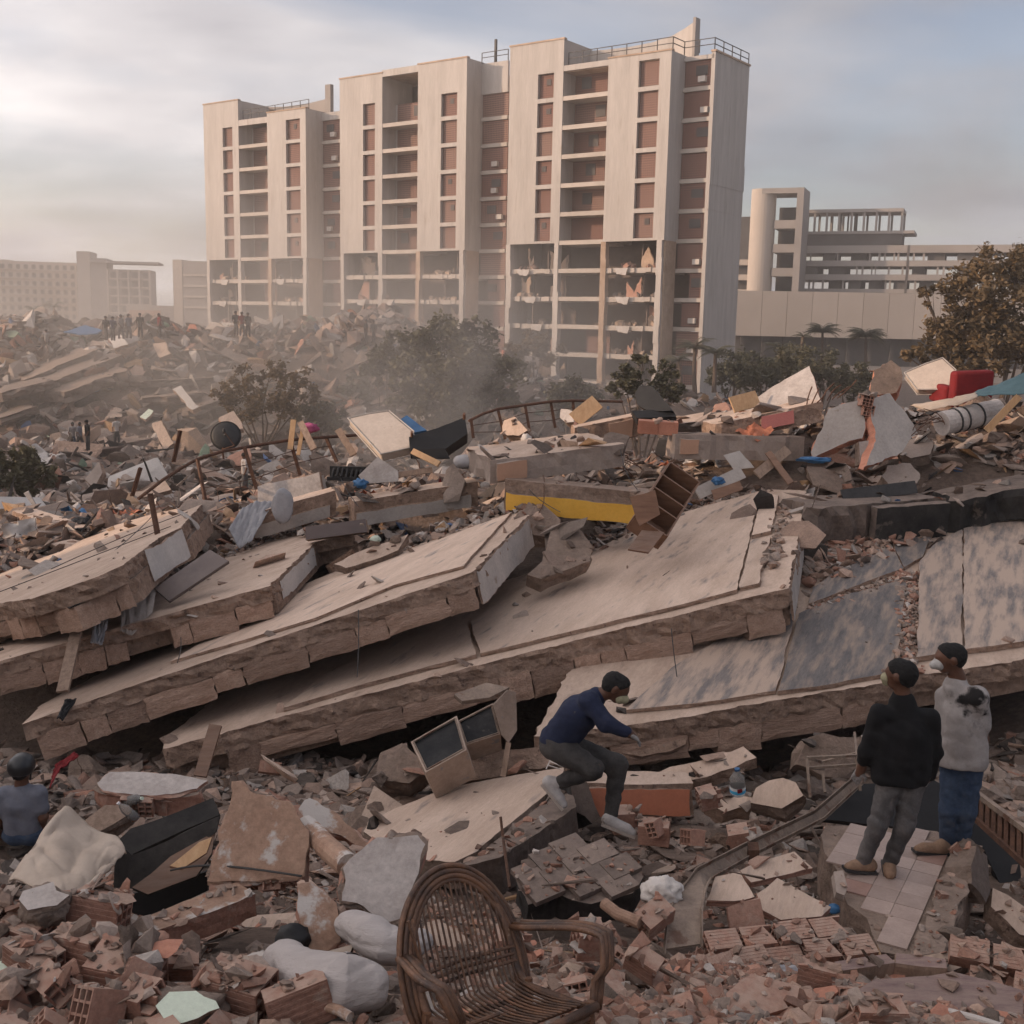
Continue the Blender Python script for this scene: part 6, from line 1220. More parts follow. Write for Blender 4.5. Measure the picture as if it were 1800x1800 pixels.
# ------------------------------------------------------------------ rattan armchair
def chair():
    root = empty('rattan_armchair', (-0.01, 4.6, 0.96), 'old dark rattan armchair with rounded slatted back', 'armchair', rz=R(35))
    # local: +y is behind the sitter, -y the front, x to the side
    def hoop(off_in, off_y, r=.014, n=36):
        pts = []
        for i in range(n + 1):
            a = math.pi * (-0.16 + 1.32 * i / n); w = .345 - off_in; h = .47 - off_in * .9
            x = w * math.cos(a) * (1 + .06 * math.sin(a)); z = .40 + h * math.sin(a) if a > 0 and a < math.pi else .40 + .42 * math.sin(a)
            pts.append((x, .16 + .36 * max(-.2, (z - .3)) + off_y, z))
        return MB().tube(pts, r, 8).build('back_hoop', ['rattan'], root, world=False, smooth=True)
    for k, (a, b) in enumerate(((-.012, .006), (.012, -.004), (.034, -.008), (.056, -.004), (.004, .03), (.046, .02))): hoop(a, b, .0135)
    zs, yf, yb = .33, -.30, .17
    def hoop_z(x): return .40 + .415 * math.sqrt(max(0, 1 - (x / .31) ** 2))
    n = 19
    for i in range(n):
        x = -.26 + .52 * i / (n - 1); zt = hoop_z(x) ; pts = []
        for t in range(7): f = t / 6; pts.append((x, yf + (yb - .06 - yf) * f, zs + .03 - .035 * math.sin(f * 2.4)))
        pts.append((x, yb - .02, zs + .015)); pts.append((x, yb + .01, zs + .06))
        for t in range(1, 8): f = t / 7; z = zs + .06 + (zt - zs - .06) * f; pts.append((x * (1 + .03 * math.sin(f * 3)), .16 + .36 * (z - .3) - .01, z))
        MB().tube(pts, .0058, 6).build('spindle', ['rattan'], root, world=False, smooth=True)
    for x in (-.285, .285):
        pts = [(x, yf, zs), (x, yb - .05, zs - .01), (x, yb + .02, zs + .06), (x * .98, .16 + .36 * .25, .55), (x * .85, .16 + .36 * .4, .7)]; MB().tube(pts, .02, 8).build('frame_rail', ['rattan'], root, world=False, smooth=True)
    MB().tube([(-.33, yf, zs), (0, yf - .04, zs), (.33, yf, zs)], .022, 8).build('front_rail', ['rattan'], root, world=False, smooth=True); MB().tube([(-.3, yf + .02, zs - .05), (0, yf - .02, zs - .05), (.3, yf + .02, zs - .05)], .016, 8).build('front_rail', ['rattan'], root, world=False)
    for z in (.42, .45, .48): MB().tube([(-.29, .16 + .36 * (z - .3) - .015, z), (0, .16 + .36 * (z - .3) + .01, z), (.29, .16 + .36 * (z - .3) - .015, z)], .009, 6).build('cross_cane', ['rattan'], root, world=False)
    for y in (-.2, -.08, .05): MB().tube([(-.29, y, zs - .02), (.29, y, zs - .02)], .012, 6).build('seat_support', ['rattan'], root, world=False)
    for s in (-1, 1):
        for k in range(4):
            o = .024 * (k - 1.5); pts = []
            for t in range(17):
                f = t / 16; a = f * math.pi * .93
                y = .24 - .68 * f ** .8 + (.05 if f > .85 else 0); z = .56 + .035 * math.sin(a * 1.2) - (.30 * max(0, f - .62) ** 1.4 / .38 ** 1.4) * .9; x = s * (.33 + .15 * math.sin(a) + o * (1 - .3 * f))
                pts.append((x, y + (max(0, f - .62) * .35), z + .008 * (k % 2)))
            MB().tube(pts, .0145, 7).build('armrest', ['rattan'], root, world=False, smooth=True)
        for (x, y) in ((.31, -.28), (.3, .12)): MB().tube([(s * x, y, zs + .02), (s * x * 1.03, y, 0)], .02, 8).build('leg', ['rattan'], root, world=False)
    MB().tube([(-.37, -.02, .37), (-.3, -.12, .36), (-.12, -.16, .38)], .009, 6).build('loose_cane', ['rattan'], root, world=False); MB().tube([(-.3, .25, .72), (-.24, .2, .45), (-.18, -.05, .37)], .008, 6).build('loose_cane', ['rattan'], root, world=False)
    root.rotation_euler = (R(-10), R(6), R(41))
chair()
# ------------------------------------------------------------------ people (one continuous skin per body, clothes as children)
def surfnet(V, org, h):
    s = V < 0; nx, ny, nz = V.shape
    def cr(a, dx, dy, dz): return a[dx:nx - 1 + dx, dy:ny - 1 + dy, dz:nz - 1 + dz]
    cs = [(0, 0, 0), (1, 0, 0), (0, 1, 0), (1, 1, 0), (0, 0, 1), (1, 0, 1), (0, 1, 1), (1, 1, 1)]
    cnt = sum(cr(s, *c).astype(np.int8) for c in cs); mask = (cnt > 0) & (cnt < 8)
    idx = -np.ones(mask.shape, int); ijk = np.argwhere(mask); idx[mask] = np.arange(len(ijk))
    acc = np.zeros((len(ijk), 3)); num = np.zeros(len(ijk))
    for a in cs:
        for ax in range(3):
            if a[ax]: continue
            b = list(a); b[ax] = 1
            v0 = V[ijk[:, 0] + a[0], ijk[:, 1] + a[1], ijk[:, 2] + a[2]]; v1 = V[ijk[:, 0] + b[0], ijk[:, 1] + b[1], ijk[:, 2] + b[2]]
            m = (v0 < 0) != (v1 < 0); t = np.where(m, v0 / np.where(v0 - v1 == 0, 1, v0 - v1), 0)
            p = np.array(a, float)[None, :] + t[:, None] * (np.array(b, float) - np.array(a, float))[None, :]
            acc += np.where(m[:, None], p, 0); num += m
    pos = (ijk + acc / np.maximum(num, 1)[:, None]) * h + org; F = []
    for ax in range(3):
        o1, o2 = (ax + 1) % 3, (ax + 2) % 3
        sl0 = [slice(None)] * 3; sl1 = [slice(None)] * 3; sl0[ax] = slice(0, -1); sl1[ax] = slice(1, None)
        d = s[tuple(sl0)] != s[tuple(sl1)]; e = np.argwhere(d); lim = np.array(mask.shape)
        ok = (e[:, o1] > 0) & (e[:, o2] > 0) & (e[:, o1] < lim[o1]) & (e[:, o2] < lim[o2]); e = e[ok]
        if not len(e): continue
        def cell(a, b): q = e.copy(); q[:, o1] -= a; q[:, o2] -= b; return idx[q[:, 0], q[:, 1], q[:, 2]]
        q = np.stack([cell(1, 1), cell(0, 1), cell(0, 0), cell(1, 0)], 1); fl = s[e[:, 0], e[:, 1], e[:, 2]]
        q = np.where(fl[:, None], q, q[:, ::-1]); F.append(q[(q >= 0).all(1)])
    return pos, np.concatenate(F)
def sdf_obj(name, prims, h, mats, parent, k=0.03, fold=0.0, ff=16.0, cut=None, pad=0.05):
    """prims: ('c', a, b, ra, rb) tapered limb or ('e', centre, (rx,ry,rz) [, yaw]) ellipsoid; blended into one skin"""
    lo = np.full(3, 1e9); hi = -lo
    for p in prims:
        if p[0] == 'c':
            for q, r in ((p[1], p[3]), (p[2], p[4])): q = np.array(q); lo = np.minimum(lo, q - r); hi = np.maximum(hi, q + r)
        else: q = np.array(p[1]); r = max(p[2]); lo = np.minimum(lo, q - r); hi = np.maximum(hi, q + r)
    lo -= pad; hi += pad; n = np.ceil((hi - lo) / h).astype(int) + 1
    X = np.stack(np.meshgrid(*[lo[i] + np.arange(n[i]) * h for i in range(3)], indexing='ij'), -1); V = None
    for p in prims:
        if p[0] == 'c':
            a, b = np.array(p[1]), np.array(p[2]); ab = b - a; L = max(ab.dot(ab), 1e-9); t = np.clip(((X - a) @ ab) / L, 0, 1); d = np.linalg.norm(X - a - t[..., None] * ab, axis=-1) - (p[3] + (p[4] - p[3]) * t)
        else:
            c, r = np.array(p[1]), np.array(p[2]); Y = X - c
            if len(p) > 3: ca, sa = math.cos(-p[3]), math.sin(-p[3]); Y = np.stack([Y[..., 0] * ca - Y[..., 1] * sa, Y[..., 0] * sa + Y[..., 1] * ca, Y[..., 2]], -1)
            k0 = np.linalg.norm(Y / r, axis=-1); k1 = np.linalg.norm(Y / (r * r), axis=-1); d = k0 * (k0 - 1) / np.maximum(k1, 1e-6)
        if V is None: V = d
        else: hh = np.clip(.5 + .5 * (V - d) / k, 0, 1); V = V * (1 - hh) + d * hh - k * hh * (1 - hh)
    if fold:
        x, y, z = X[..., 0] * ff, X[..., 1] * ff, X[..., 2] * ff
        a1 = z * 1.0 + 1.4 * np.sin(x * .45 + y * .4) + .9 * np.sin(y * .8 + z * .3); a2 = z * .55 + x * .8 + 1.6 * np.sin(y * .5 + z * .35)
        w = (1 - 2 * np.abs(np.sin(a1 * .5))) * (.6 + .4 * np.sin(x * .31 + z * .23)) + .7 * (1 - 2 * np.abs(np.sin(a2 * .6))); V = V + fold * w
    if cut is not None: V = np.maximum(V, cut(X))
    pos, F = surfnet(V, lo, h)
    me = bpy.data.meshes.new(name); base = parent_world(parent); pos = pos - np.array(base)
    me.vertices.add(len(pos)); me.vertices.foreach_set('co', pos.ravel()); me.loops.add(F.size); me.loops.foreach_set('vertex_index', F.ravel().astype(np.int32)); me.polygons.add(len(F))
    me.polygons.foreach_set('loop_start', np.arange(0, F.size, 4, dtype=np.int32)); me.polygons.foreach_set('use_smooth', np.ones(len(F), bool)); me.update(calc_edges=True); me.validate()
    me.materials.append(MATS[mats]); o = bpy.data.objects.new(name, me); COL.objects.link(o); o.parent = parent; return o
def limb(pts, rs): return [('c', tuple(a), tuple(b), r0, r1) for a, b, r0, r1 in zip(pts, pts[1:], rs, rs[1:])]
def glove(parent, wrist, hand, palm_n, mm, curl=.5):
    w, hd = Vector(wrist), Vector(hand); d = (hd - w).normalized(); n = Vector(palm_n); n = (n - d * n.dot(d)).normalized(); s = d.cross(n)
    c = w + d * .05; pr = [('c', tuple(w - d * .03), tuple(w + d * .02), .031, .029), ('c', tuple(w + s * .018 + d * .02), tuple(c + s * .022 + d * .035), .021, .018), ('c', tuple(w - s * .018 + d * .02), tuple(c - s * .022 + d * .035), .021, .018)]
    for i, (o, L) in enumerate(((-.032, .062), (-.011, .075), (.011, .08), (.031, .07))):
        b = c + s * o + d * .04; m = b + d * L * .5 + n * L * .22 * curl; t = m + d * L * .32 + n * L * .4 * curl; pr += [('c', tuple(b), tuple(m), .0105, .0095), ('c', tuple(m), tuple(t), .0095, .008)]
    b = w + s * .035 + d * .03; m = b + s * .025 + d * .025 + n * .015; pr += [('c', tuple(b), tuple(m), .013, .011), ('c', tuple(m), tuple(m + d * .03 + n * .012), .011, .009)]
    return sdf_obj('glove' if mm != 'skin' else 'hand', pr, .0055, mm, parent, k=.008, pad=.02)
mat('cloth_black', (0.005, 0.005, 0.006), (0.011, 0.01, 0.011), scale=6, bump=.3, bscale=25, fine=.15)
mat('cloth_navy', (0.012, 0.016, 0.038), (0.022, 0.028, 0.058), scale=5, bump=.35, bscale=25, fine=.2, blot=.66, blotc=(.07, .06, .06), blots=9)
mat('tee_stained', (0.22, 0.195, 0.185), (0.32, 0.29, 0.275), scale=5, bump=.3, bscale=20, fine=.12, blot=.57, blotc=(.12, .105, .1), blots=4.2, blotw=.1)
mat('stain_black', (0.012, 0.011, 0.011), (0.05, 0.045, 0.043), scale=9, bump=.2, fine=.3)
mat('jeans_grey', (0.055, 0.052, 0.052), (0.15, 0.135, 0.13), scale=4, bump=.4, bscale=30, fine=.25, blot=.62, blotc=(.2, .17, .15), blots=5, blotw=.15)
mat('jeans_blue', (0.02, 0.035, 0.07), (0.06, 0.085, 0.13), scale=4, bump=.4, bscale=30, fine=.25, blot=.6, blotc=(.1, .085, .08), blots=4, blotw=.15)
mat('trousers_dark', (0.03, 0.028, 0.028), (0.085, 0.076, 0.07), scale=4, bump=.4, bscale=30, fine=.25, blot=.62, blotc=(.14, .105, .08), blots=5, blotw=.12)
mat('tee_blue', (0.12, 0.125, 0.155), (0.17, 0.175, 0.205), scale=4, bump=.3, bscale=20, fine=.1)
mat('boot_tan', (0.2, 0.12, 0.075), (0.31, 0.2, 0.135), scale=8, bump=.3, fine=.2); mat('shoe_white', (0.36, 0.33, 0.31), (0.46, 0.42, 0.4), scale=8, bump=.3, fine=.15, blot=.6, blotc=(.25, .2, .17), blots=9)
mat('glove_grey', (0.13, 0.12, 0.12), (0.38, 0.35, 0.33), scale=14, bump=.4, fine=.2); mat('mask_yellow', (0.27, 0.25, 0.16), (0.34, 0.31, 0.2), bump=.2); mat('mask_white', (0.36, 0.34, 0.32), (0.44, 0.42, 0.4), bump=.2)
mat('helmet_black', (0.012, 0.012, 0.014), (0.02, 0.02, 0.022), rough=.35, bump=.05, spec=.5)
def tee_soot():
    m = MATS['tee_stained'].copy(); m.name = 'tee_soot'; MATS['tee_soot'] = m; nt = m.node_tree; N, L = nt.nodes, nt.links; b = N['Principled BSDF']; src = b.inputs['Base Color'].links[0].from_socket
    tc = N.new('ShaderNodeTexCoord'); c = P(1708, 1235, 8.5) - P(1665, 1500, 8.72); d = N.new('ShaderNodeVectorMath'); d.operation = 'DISTANCE'; d.inputs[1].default_value = c; L.new(tc.outputs['Object'], d.inputs[0])
    n = N.new('ShaderNodeTexNoise'); n.inputs['Scale'].default_value = 11; n.inputs['Detail'].default_value = 6; L.new(tc.outputs['Object'], n.inputs['Vector']); a = N.new('ShaderNodeMath'); a.operation = 'MULTIPLY_ADD'; a.inputs[1].default_value = .42; L.new(n.outputs['Fac'], a.inputs[0]); L.new(d.outputs['Value'], a.inputs[2])
    r = N.new('ShaderNodeMapRange'); r.inputs['From Min'].default_value = .30; r.inputs['From Max'].default_value = .36; r.inputs['To Min'].default_value = 1; r.inputs['To Max'].default_value = 0; L.new(a.outputs[0], r.inputs['Value'])
    mx = N.new('ShaderNodeMixRGB'); L.new(r.outputs[0], mx.inputs[0]); L.new(src, mx.inputs[1]); mx.inputs[2].default_value = (.014, .012, .012, 1); L.new(mx.outputs[0], b.inputs['Base Color'])
tee_soot()
def hem(p):
    z = p.z; return lambda X: z + .02 * np.sin(X[..., 0] * 9) - X[..., 2]
def v(*q): return P(*q)
def tup(x): return tuple(x)
def head(root, c, face, up=(0, 0, 1), s=1.1, haircut=.35, h=.009):
    """skull, jaw, nose, brow, ears; hair cap. face = unit vector the face looks along"""
    c, f, u = Vector(c), Vector(face).normalized(), Vector(up).normalized(); f = (f - u * f.dot(u)).normalized(); sd = f.cross(u)
    pr = [('c', tup(c - f * .022 * s + u * .018 * s), tup(c + f * .02 * s + u * .022 * s), .086 * s, .08 * s), ('c', tup(c + f * .03 * s - u * .01 * s), tup(c + f * .045 * s - u * .068 * s), .062 * s, .042 * s), ('c', tup(c + f * .09 * s + u * .0 * s), tup(c + f * .108 * s - u * .026 * s), .012 * s, .014 * s),
          ('c', tup(c + f * .084 * s + sd * .03 * s + u * .018 * s), tup(c + f * .084 * s - sd * .03 * s + u * .018 * s), .014 * s, .014 * s), ('c', tup(c + f * .078 * s - u * .052 * s - sd * .015 * s), tup(c + f * .078 * s - u * .052 * s + sd * .015 * s), .013 * s, .013 * s)]
    for k in (-1, 1): pr.append(('c', tup(c + sd * .085 * k * s + u * .012 * s), tup(c + sd * .085 * k * s - u * .022 * s - f * .004), .016 * s, .011 * s))
    hp = [('c', tup(c - f * .026 * s + u * .022 * s), tup(c + f * .018 * s + u * .03 * s), .0905 * s, .0835 * s), ('c', tup(c - f * .045 * s - u * .025 * s), tup(c - f * .04 * s), .052 * s, .058 * s)]
    cc, ff, uu = np.array(c), np.array(f), np.array(u)
    def cut(X):
        Y = X - cc; return (Y @ ff) * .75 - (Y @ uu) * .75 - .012 * s + haircut * 0
    sdf_obj('hair', hp, h * .8, 'hair', root, k=.02, cut=cut, fold=.0022, ff=150)
    for k in (-1, 1): lump('eye', None, None, c + f * .079 * s + sd * .032 * k * s + u * .004 * s, (.011 * s, .011 * s, .008 * s), ['far_dark'], 1, sub=1, amp=0, parent=root)
    return pr
def shoe(root, heel, toe, ankle, mm, h=.011):
    a, b, k = Vector(heel), Vector(toe), Vector(ankle); d = (b - a).normalized()
    pr = [('c', tup(a + Vector((0, 0, .03))), tup(b - d * .05 + Vector((0, 0, .02))), .044, .042), ('c', tup(a + d * .02 + Vector((0, 0, .02))), tup(b), .034, .036), ('c', tup(a + d * .03 + Vector((0, 0, .06))), tup(k), .046, .045)]
    so = sdf_obj('shoe', pr, h, mm, root, k=.03); sd = d.cross(Vector((0, 0, 1))).normalized(); up_ = sd.cross(d)
    MB().obox((a + b) / 2 - up_ * .018 + Vector((0, 0, .002)), d * ((b - a).length / 2 + .035), sd * .046, up_ * .012).build('sole', ['cloth_beige' if mm == 'shoe_white' else 'steel_dark'], so)
def person_back():
    D = 8.3; g = lambda x, y, o=0: v(x, y, D + o)
    root = empty('person', P(1540, 1540, D), 'person in black shirt and grey trousers standing on tiled slab', 'person')
    hc = g(1584, 1187); nb = g(1587, 1222, .02); sl, sr = g(1546, 1256), g(1634, 1264); ch = g(1590, 1290); hp = g(1583, 1372)
    hdp = head(root, hc, (-.75, .65, 0)); el, wl, hl = g(1524, 1322, .03), g(1514, 1352, .12), g(1503, 1372, .16); er, wr, hr = g(1641, 1322, .04), g(1632, 1364, .14), g(1626, 1380, .2)
    body = hdp + limb([hc, nb, ch], [.058, .06, .07]) + limb([sl, el, wl, wl.lerp(hl, .4)], [.055, .045, .034, .03]) + limb([sr, er, wr, wr.lerp(hr, .4)], [.055, .045, .034, .03]) + limb([ch, hp], [.07, .08])
    sdf_obj('body', body, .012, 'skin', root, k=.025)
    sh = limb([ch, hp], [.15, .145]) + limb([nb + Vector((0, 0, -.015)), nb + Vector((0, 0, -.05)), ch], [.07, .088, .14]) + limb([sl, sr], [.072, .072]) + limb([g(1562, 1290), g(1560, 1360)], [.115, .125]) + limb([g(1612, 1295), g(1608, 1358)], [.115, .12]) + limb([sl, el, el.lerp(wl, .45)], [.074, .064, .055]) + limb([sr, er, wr], [.074, .064, .052])
    sdf_obj('shirt', sh, .013, 'cloth_black', root, k=.035, fold=.004, ff=44, cut=hem(g(1583, 1378)))
    kl, al = g(1543, 1450, -.05), g(1517, 1514, .02); kr, ar = g(1590, 1452, -.05), g(1564, 1516, .02)
    tr = limb([g(1566, 1372), kl, al], [.1, .07, .056]) + limb([g(1604, 1372), kr, ar], [.1, .07, .056])
    sdf_obj('trousers', tr, .013, 'jeans_grey', root, k=.035, fold=.005, ff=58)
    shoe(root, g(1532, 1528, .02), g(1492, 1524, .0), g(1518, 1512, .02), 'boot_tan'); shoe(root, g(1564, 1542, -.05), g(1560, 1516, .12), g(1563, 1514, .02), 'boot_tan')
    glove(root, wl, hl, (.5, .5, 0), 'glove_grey'); glove(root, wr, hr, (-.6, .4, 0), 'glove_grey')
    sdf_obj('mask', [('c', tup(hc + Vector((-.085, .07, -.045))), tup(hc + Vector((-.08, .075, -.075))), .045, .035)], .009, 'mask_yellow', root)
person_back()
def person_white():
    D = 8.72; g = lambda x, y, o=0: v(x, y, D + o)
    root = empty('person', P(1665, 1500, D), 'person in stained white t-shirt and blue jeans with dust mask', 'person')
    hc = g(1671, 1157); nb = g(1682, 1190, .02); sl, sr = g(1664, 1224, .12), g(1718, 1226, -.12); ch = g(1692, 1255); hp = g(1690, 1342)
    hdp = head(root, hc, (-.96, .1, -.12), up=(-.08, 0, 1)); el, wl = g(1656, 1296, .1), g(1650, 1285, .4); er, wr = g(1727, 1298, -.02), g(1690, 1300, .33)
    body = hdp + limb([hc, nb, ch], [.06, .062, .07]) + limb([sl, el, wl], [.056, .047, .036]) + limb([sr, er, wr], [.056, .047, .036]) + limb([ch, hp], [.07, .08]) + limb([wl, wl + Vector((.08, .03, 0))], [.034, .03]) + limb([wr, wr + Vector((-.08, .03, 0))], [.034, .03])
    sdf_obj('body', body, .012, 'skin', root, k=.025)
    sh = limb([ch, hp], [.15, .15]) + limb([nb + Vector((0, 0, -.055)), nb + Vector((0, 0, -.07)), ch], [.074, .09, .14]) + limb([sl, sr], [.082, .086]) + limb([g(1675, 1270, .08), g(1668, 1336, .06)], [.125, .125]) + limb([g(1705, 1270, -.04), g(1708, 1335, -.03)], [.125, .13]) + limb([sl, sl.lerp(el, .62)], [.08, .083]) + limb([sr, sr.lerp(er, .6)], [.082, .085])
    sdf_obj('t_shirt', sh, .013, 'tee_soot', root, k=.035, fold=.004, ff=44, cut=hem(g(1690, 1348)))
    kl, al = g(1668, 1424, -.03), g(1664, 1484, .03); kr, ar = g(1700, 1424, -.05), g(1692, 1474, .0)
    sdf_obj('jeans', limb([g(1675, 1350, .04), kl, al], [.102, .072, .056]) + limb([g(1705, 1350, -.02), kr, ar], [.102, .072, .056]), .013, 'jeans_blue', root, k=.035, fold=.005, ff=58)
    shoe(root, g(1660, 1497, -.02), g(1614, 1493, -.05), g(1663, 1482, .02), 'boot_tan'); shoe(root, g(1694, 1488, -.03), g(1680, 1478, .15), g(1692, 1472, .0), 'boot_tan')
    sdf_obj('mask', [('c', tup(hc + Vector((-.09, .01, -.05))), tup(hc + Vector((-.125, .012, -.062))), .058, .034)], .009, 'mask_white', root)
person_white()
def person_crouch():
    D = 9.15; g = lambda x, y, o=0: v(x, y, D + o)
    root = empty('person', P(1075, 1460, D), 'person in navy jumper crouching off the slab with one arm out', 'person')
    hc = g(1082, 1208); nb = g(1054, 1222, .02); sh_ = g(1036, 1234, -.12); sh2 = g(1030, 1236, .16); ch = g(1018, 1255, .02); hp = g(978, 1308, .02)
    hdp = head(root, hc, (.86, -.12, -.5), up=(.48, 0, .87), h=.009); el, wr, hd = g(1066, 1272, -.22), g(1104, 1288, -.2), g(1128, 1304, -.18)
    e2, w2 = g(1008, 1300, .25), g(1040, 1325, .25)
    body = hdp + limb([hc - Vector((.02, 0, .03)), nb, ch], [.055, .06, .1]) + limb([sh_, el, wr, wr.lerp(hd, .4)], [.055, .046, .036, .03]) + limb([sh2, e2, w2, w2 + Vector((.06, 0, -.02))], [.055, .045, .036, .03]) + limb([ch, hp], [.08, .08])
    sdf_obj('body', body, .012, 'skin', root, k=.025)
    jm = limb([nb - Vector((.03, 0, .02)), ch, g(985, 1298, .02)], [.085, .155, .15]) + limb([sh_, sh2], [.085, .085]) + limb([g(1010, 1258, -.06), g(976, 1300, -.05)], [.13, .13]) + limb([sh_, el, el.lerp(wr, .9)], [.085, .068, .048]) + limb([sh2, e2, w2], [.085, .066, .048])
    sdf_obj('jumper', jm, .013, 'cloth_navy', root, k=.035, fold=.004, ff=46)
    k1, a1 = g(1042, 1352, -.16), g(988, 1374, -.06); k2, a2 = g(1086, 1344, .1), g(1074, 1432, .02)
    tr = limb([g(978, 1312, -.08), k1, a1], [.125, .085, .058]) + limb([g(990, 1312, .1), k2, a2], [.125, .085, .056]) + limb([g(975, 1306, -.05), g(985, 1310, .1)], [.13, .13])
    sdf_obj('trousers', tr, .013, 'trousers_dark', root, k=.035, fold=.005, ff=52)
    shoe(root, g(962, 1380, -.04), g(990, 1414, -.1), g(986, 1376, -.06), 'shoe_white'); shoe(root, g(1066, 1446, .0), g(1112, 1464, -.05), g(1074, 1434, .02), 'shoe_white')
    glove(root, wr, hd, (0, 0, -1), 'glove_grey', .8); glove(root, w2, w2 + Vector((.1, 0, -.05)), (0, 0, -1), 'glove_grey')
    sdf_obj('mask', [('c', tup(hc + Vector((.045, -.02, -.085))), tup(hc + Vector((.075, -.02, -.095))), .056, .04)], .009, 'mask_yellow', root)
person_crouch()
def person_helmet():
    D = 10.0; g = lambda x, y, o=0: v(x, y, D + o)
    root = empty('person', P(40, 1475, D), 'person in grey blue t-shirt and black helmet sitting with back turned', 'person')
    hc = g(38, 1352); nb = g(38, 1378); sl, sr = g(10, 1398), g(66, 1396); ch = g(38, 1410); hp = g(40, 1462); el, er = g(-2, 1440, -.02), g(76, 1436, -.02)
    wl, wr = g(6, 1470, .2), g(70, 1468, .2)
    sdf_obj('body', head(root, hc, (0, 1, 0)) + limb([hc, nb, ch], [.056, .058, .1]) + limb([sl, el, wl], [.052, .046, .035]) + limb([sr, er, wr], [.052, .046, .035]) + limb([ch, hp], [.07, .07]) + limb([wl, wl + Vector((.06, .05, 0))], [.033, .028]) + limb([wr, wr + Vector((-.06, .05, 0))], [.033, .028]), .012, 'skin', root, k=.025)
    sdf_obj('t_shirt', limb([nb - Vector((0, 0, .03)), ch], [.07, .13]) + limb([sl, sr], [.078, .078]) + limb([g(26, 1412), g(28, 1458)], [.11, .105]) + limb([g(52, 1412), g(52, 1458)], [.11, .105]) + limb([sl, sl.lerp(el, .6)], [.076, .075]) + limb([sr, sr.lerp(er, .6)], [.076, .075]), .013, 'tee_blue', root, k=.045, fold=.003, ff=42)
    c0 = np.array(hc)
    hm = sdf_obj('helmet', [('c', tup(hc + Vector((0, -.02, .03))), tup(hc + Vector((0, .02, .035))), .118, .115)], .009, 'helmet_black', root, cut=lambda X: -(X[..., 2] - c0[2] + .03)); sdf_obj('helmet_strap', limb([hc + Vector((-.09, -.01, -.02)), hc + Vector((-.075, .0, -.1))], [.01, .01]) + limb([hc + Vector((.09, -.01, -.02)), hc + Vector((.075, .0, -.1))], [.01, .01]), .006, 'helmet_black', hm, k=.005)
    sdf_obj('trousers', limb([g(28, 1466), g(14, 1462, .4)], [.11, .09]) + limb([g(54, 1466), g(66, 1462, .4)], [.11, .09]), .015, 'jeans_blue', root, k=.05)
person_helmet()
# small figures on the far heaps
FAR = [(187, 594, 28, 'cloth_black', 'trousers_dark', 'person in dark clothes, first in the row on the mound'), (199, 594, 26, 'cloth_navy', 'trousers_dark', 'person in navy, second in the row on the mound'), (213, 592, 30, 'tee_stained', 'jeans_grey', 'person in pale top, third in the row on the mound'),
       (227, 592, 32, 'tee_blue', 'jeans_grey', 'person in grey top, fourth in the row on the mound'), (247, 592, 37, 'cloth_black', 'cloth_black', 'tall person in black standing apart on the mound top'), (281, 588, 24, 'red_cloth', 'trousers_dark', 'person in red on the mound beside the tents'),
       (82, 600, 22, 'tee_stained', 'cloth_black', 'person in white sitting at the edge of the mound'), (415, 582, 18, 'cloth_black', 'jeans_grey', 'dark person left of three at the foot of shortest tower'), (426, 583, 18, 'red_cloth', 'jeans_grey', 'reddish person in the middle of three at tower foot'), (436, 584, 17, 'trousers_dark', 'cloth_black', 'dark person right of three at the foot of shortest tower'),
       (110, 792, 36, 'tee_stained', 'jeans_grey', 'bending person in grey at the valley gathering'), (129, 790, 46, 'tee_stained', 'jeans_blue', 'person in white shirt in the valley gathering'), (141, 790, 46, 'tee_blue', 'trousers_dark', 'person in grey blue in the valley gathering'), (155, 792, 52, 'cloth_black', 'trousers_dark', 'person in black in the valley gathering'),
       (206, 781, 46, 'shoe_white', 'cloth_black', 'person in white vest and black trousers alone in the valley'), (643, 600, 27, 'cloth_black', 'trousers_dark', 'left dark person of the pair at middle tower foot'), (657, 602, 30, 'trousers_dark', 'cloth_black', 'right dark person of the pair at middle tower foot'),
       (885, 640, 24, 'paint_orange', 'jeans_grey', 'person in orange shirt at the foot of tall tower'), (926, 662, 32, 'tee_blue', 'jeans_blue', 'person in light blue bending on the far heap'), (431, 868, 70, 'shoe_white', 'jeans_grey', 'person in white t-shirt behind the rusty railing')]
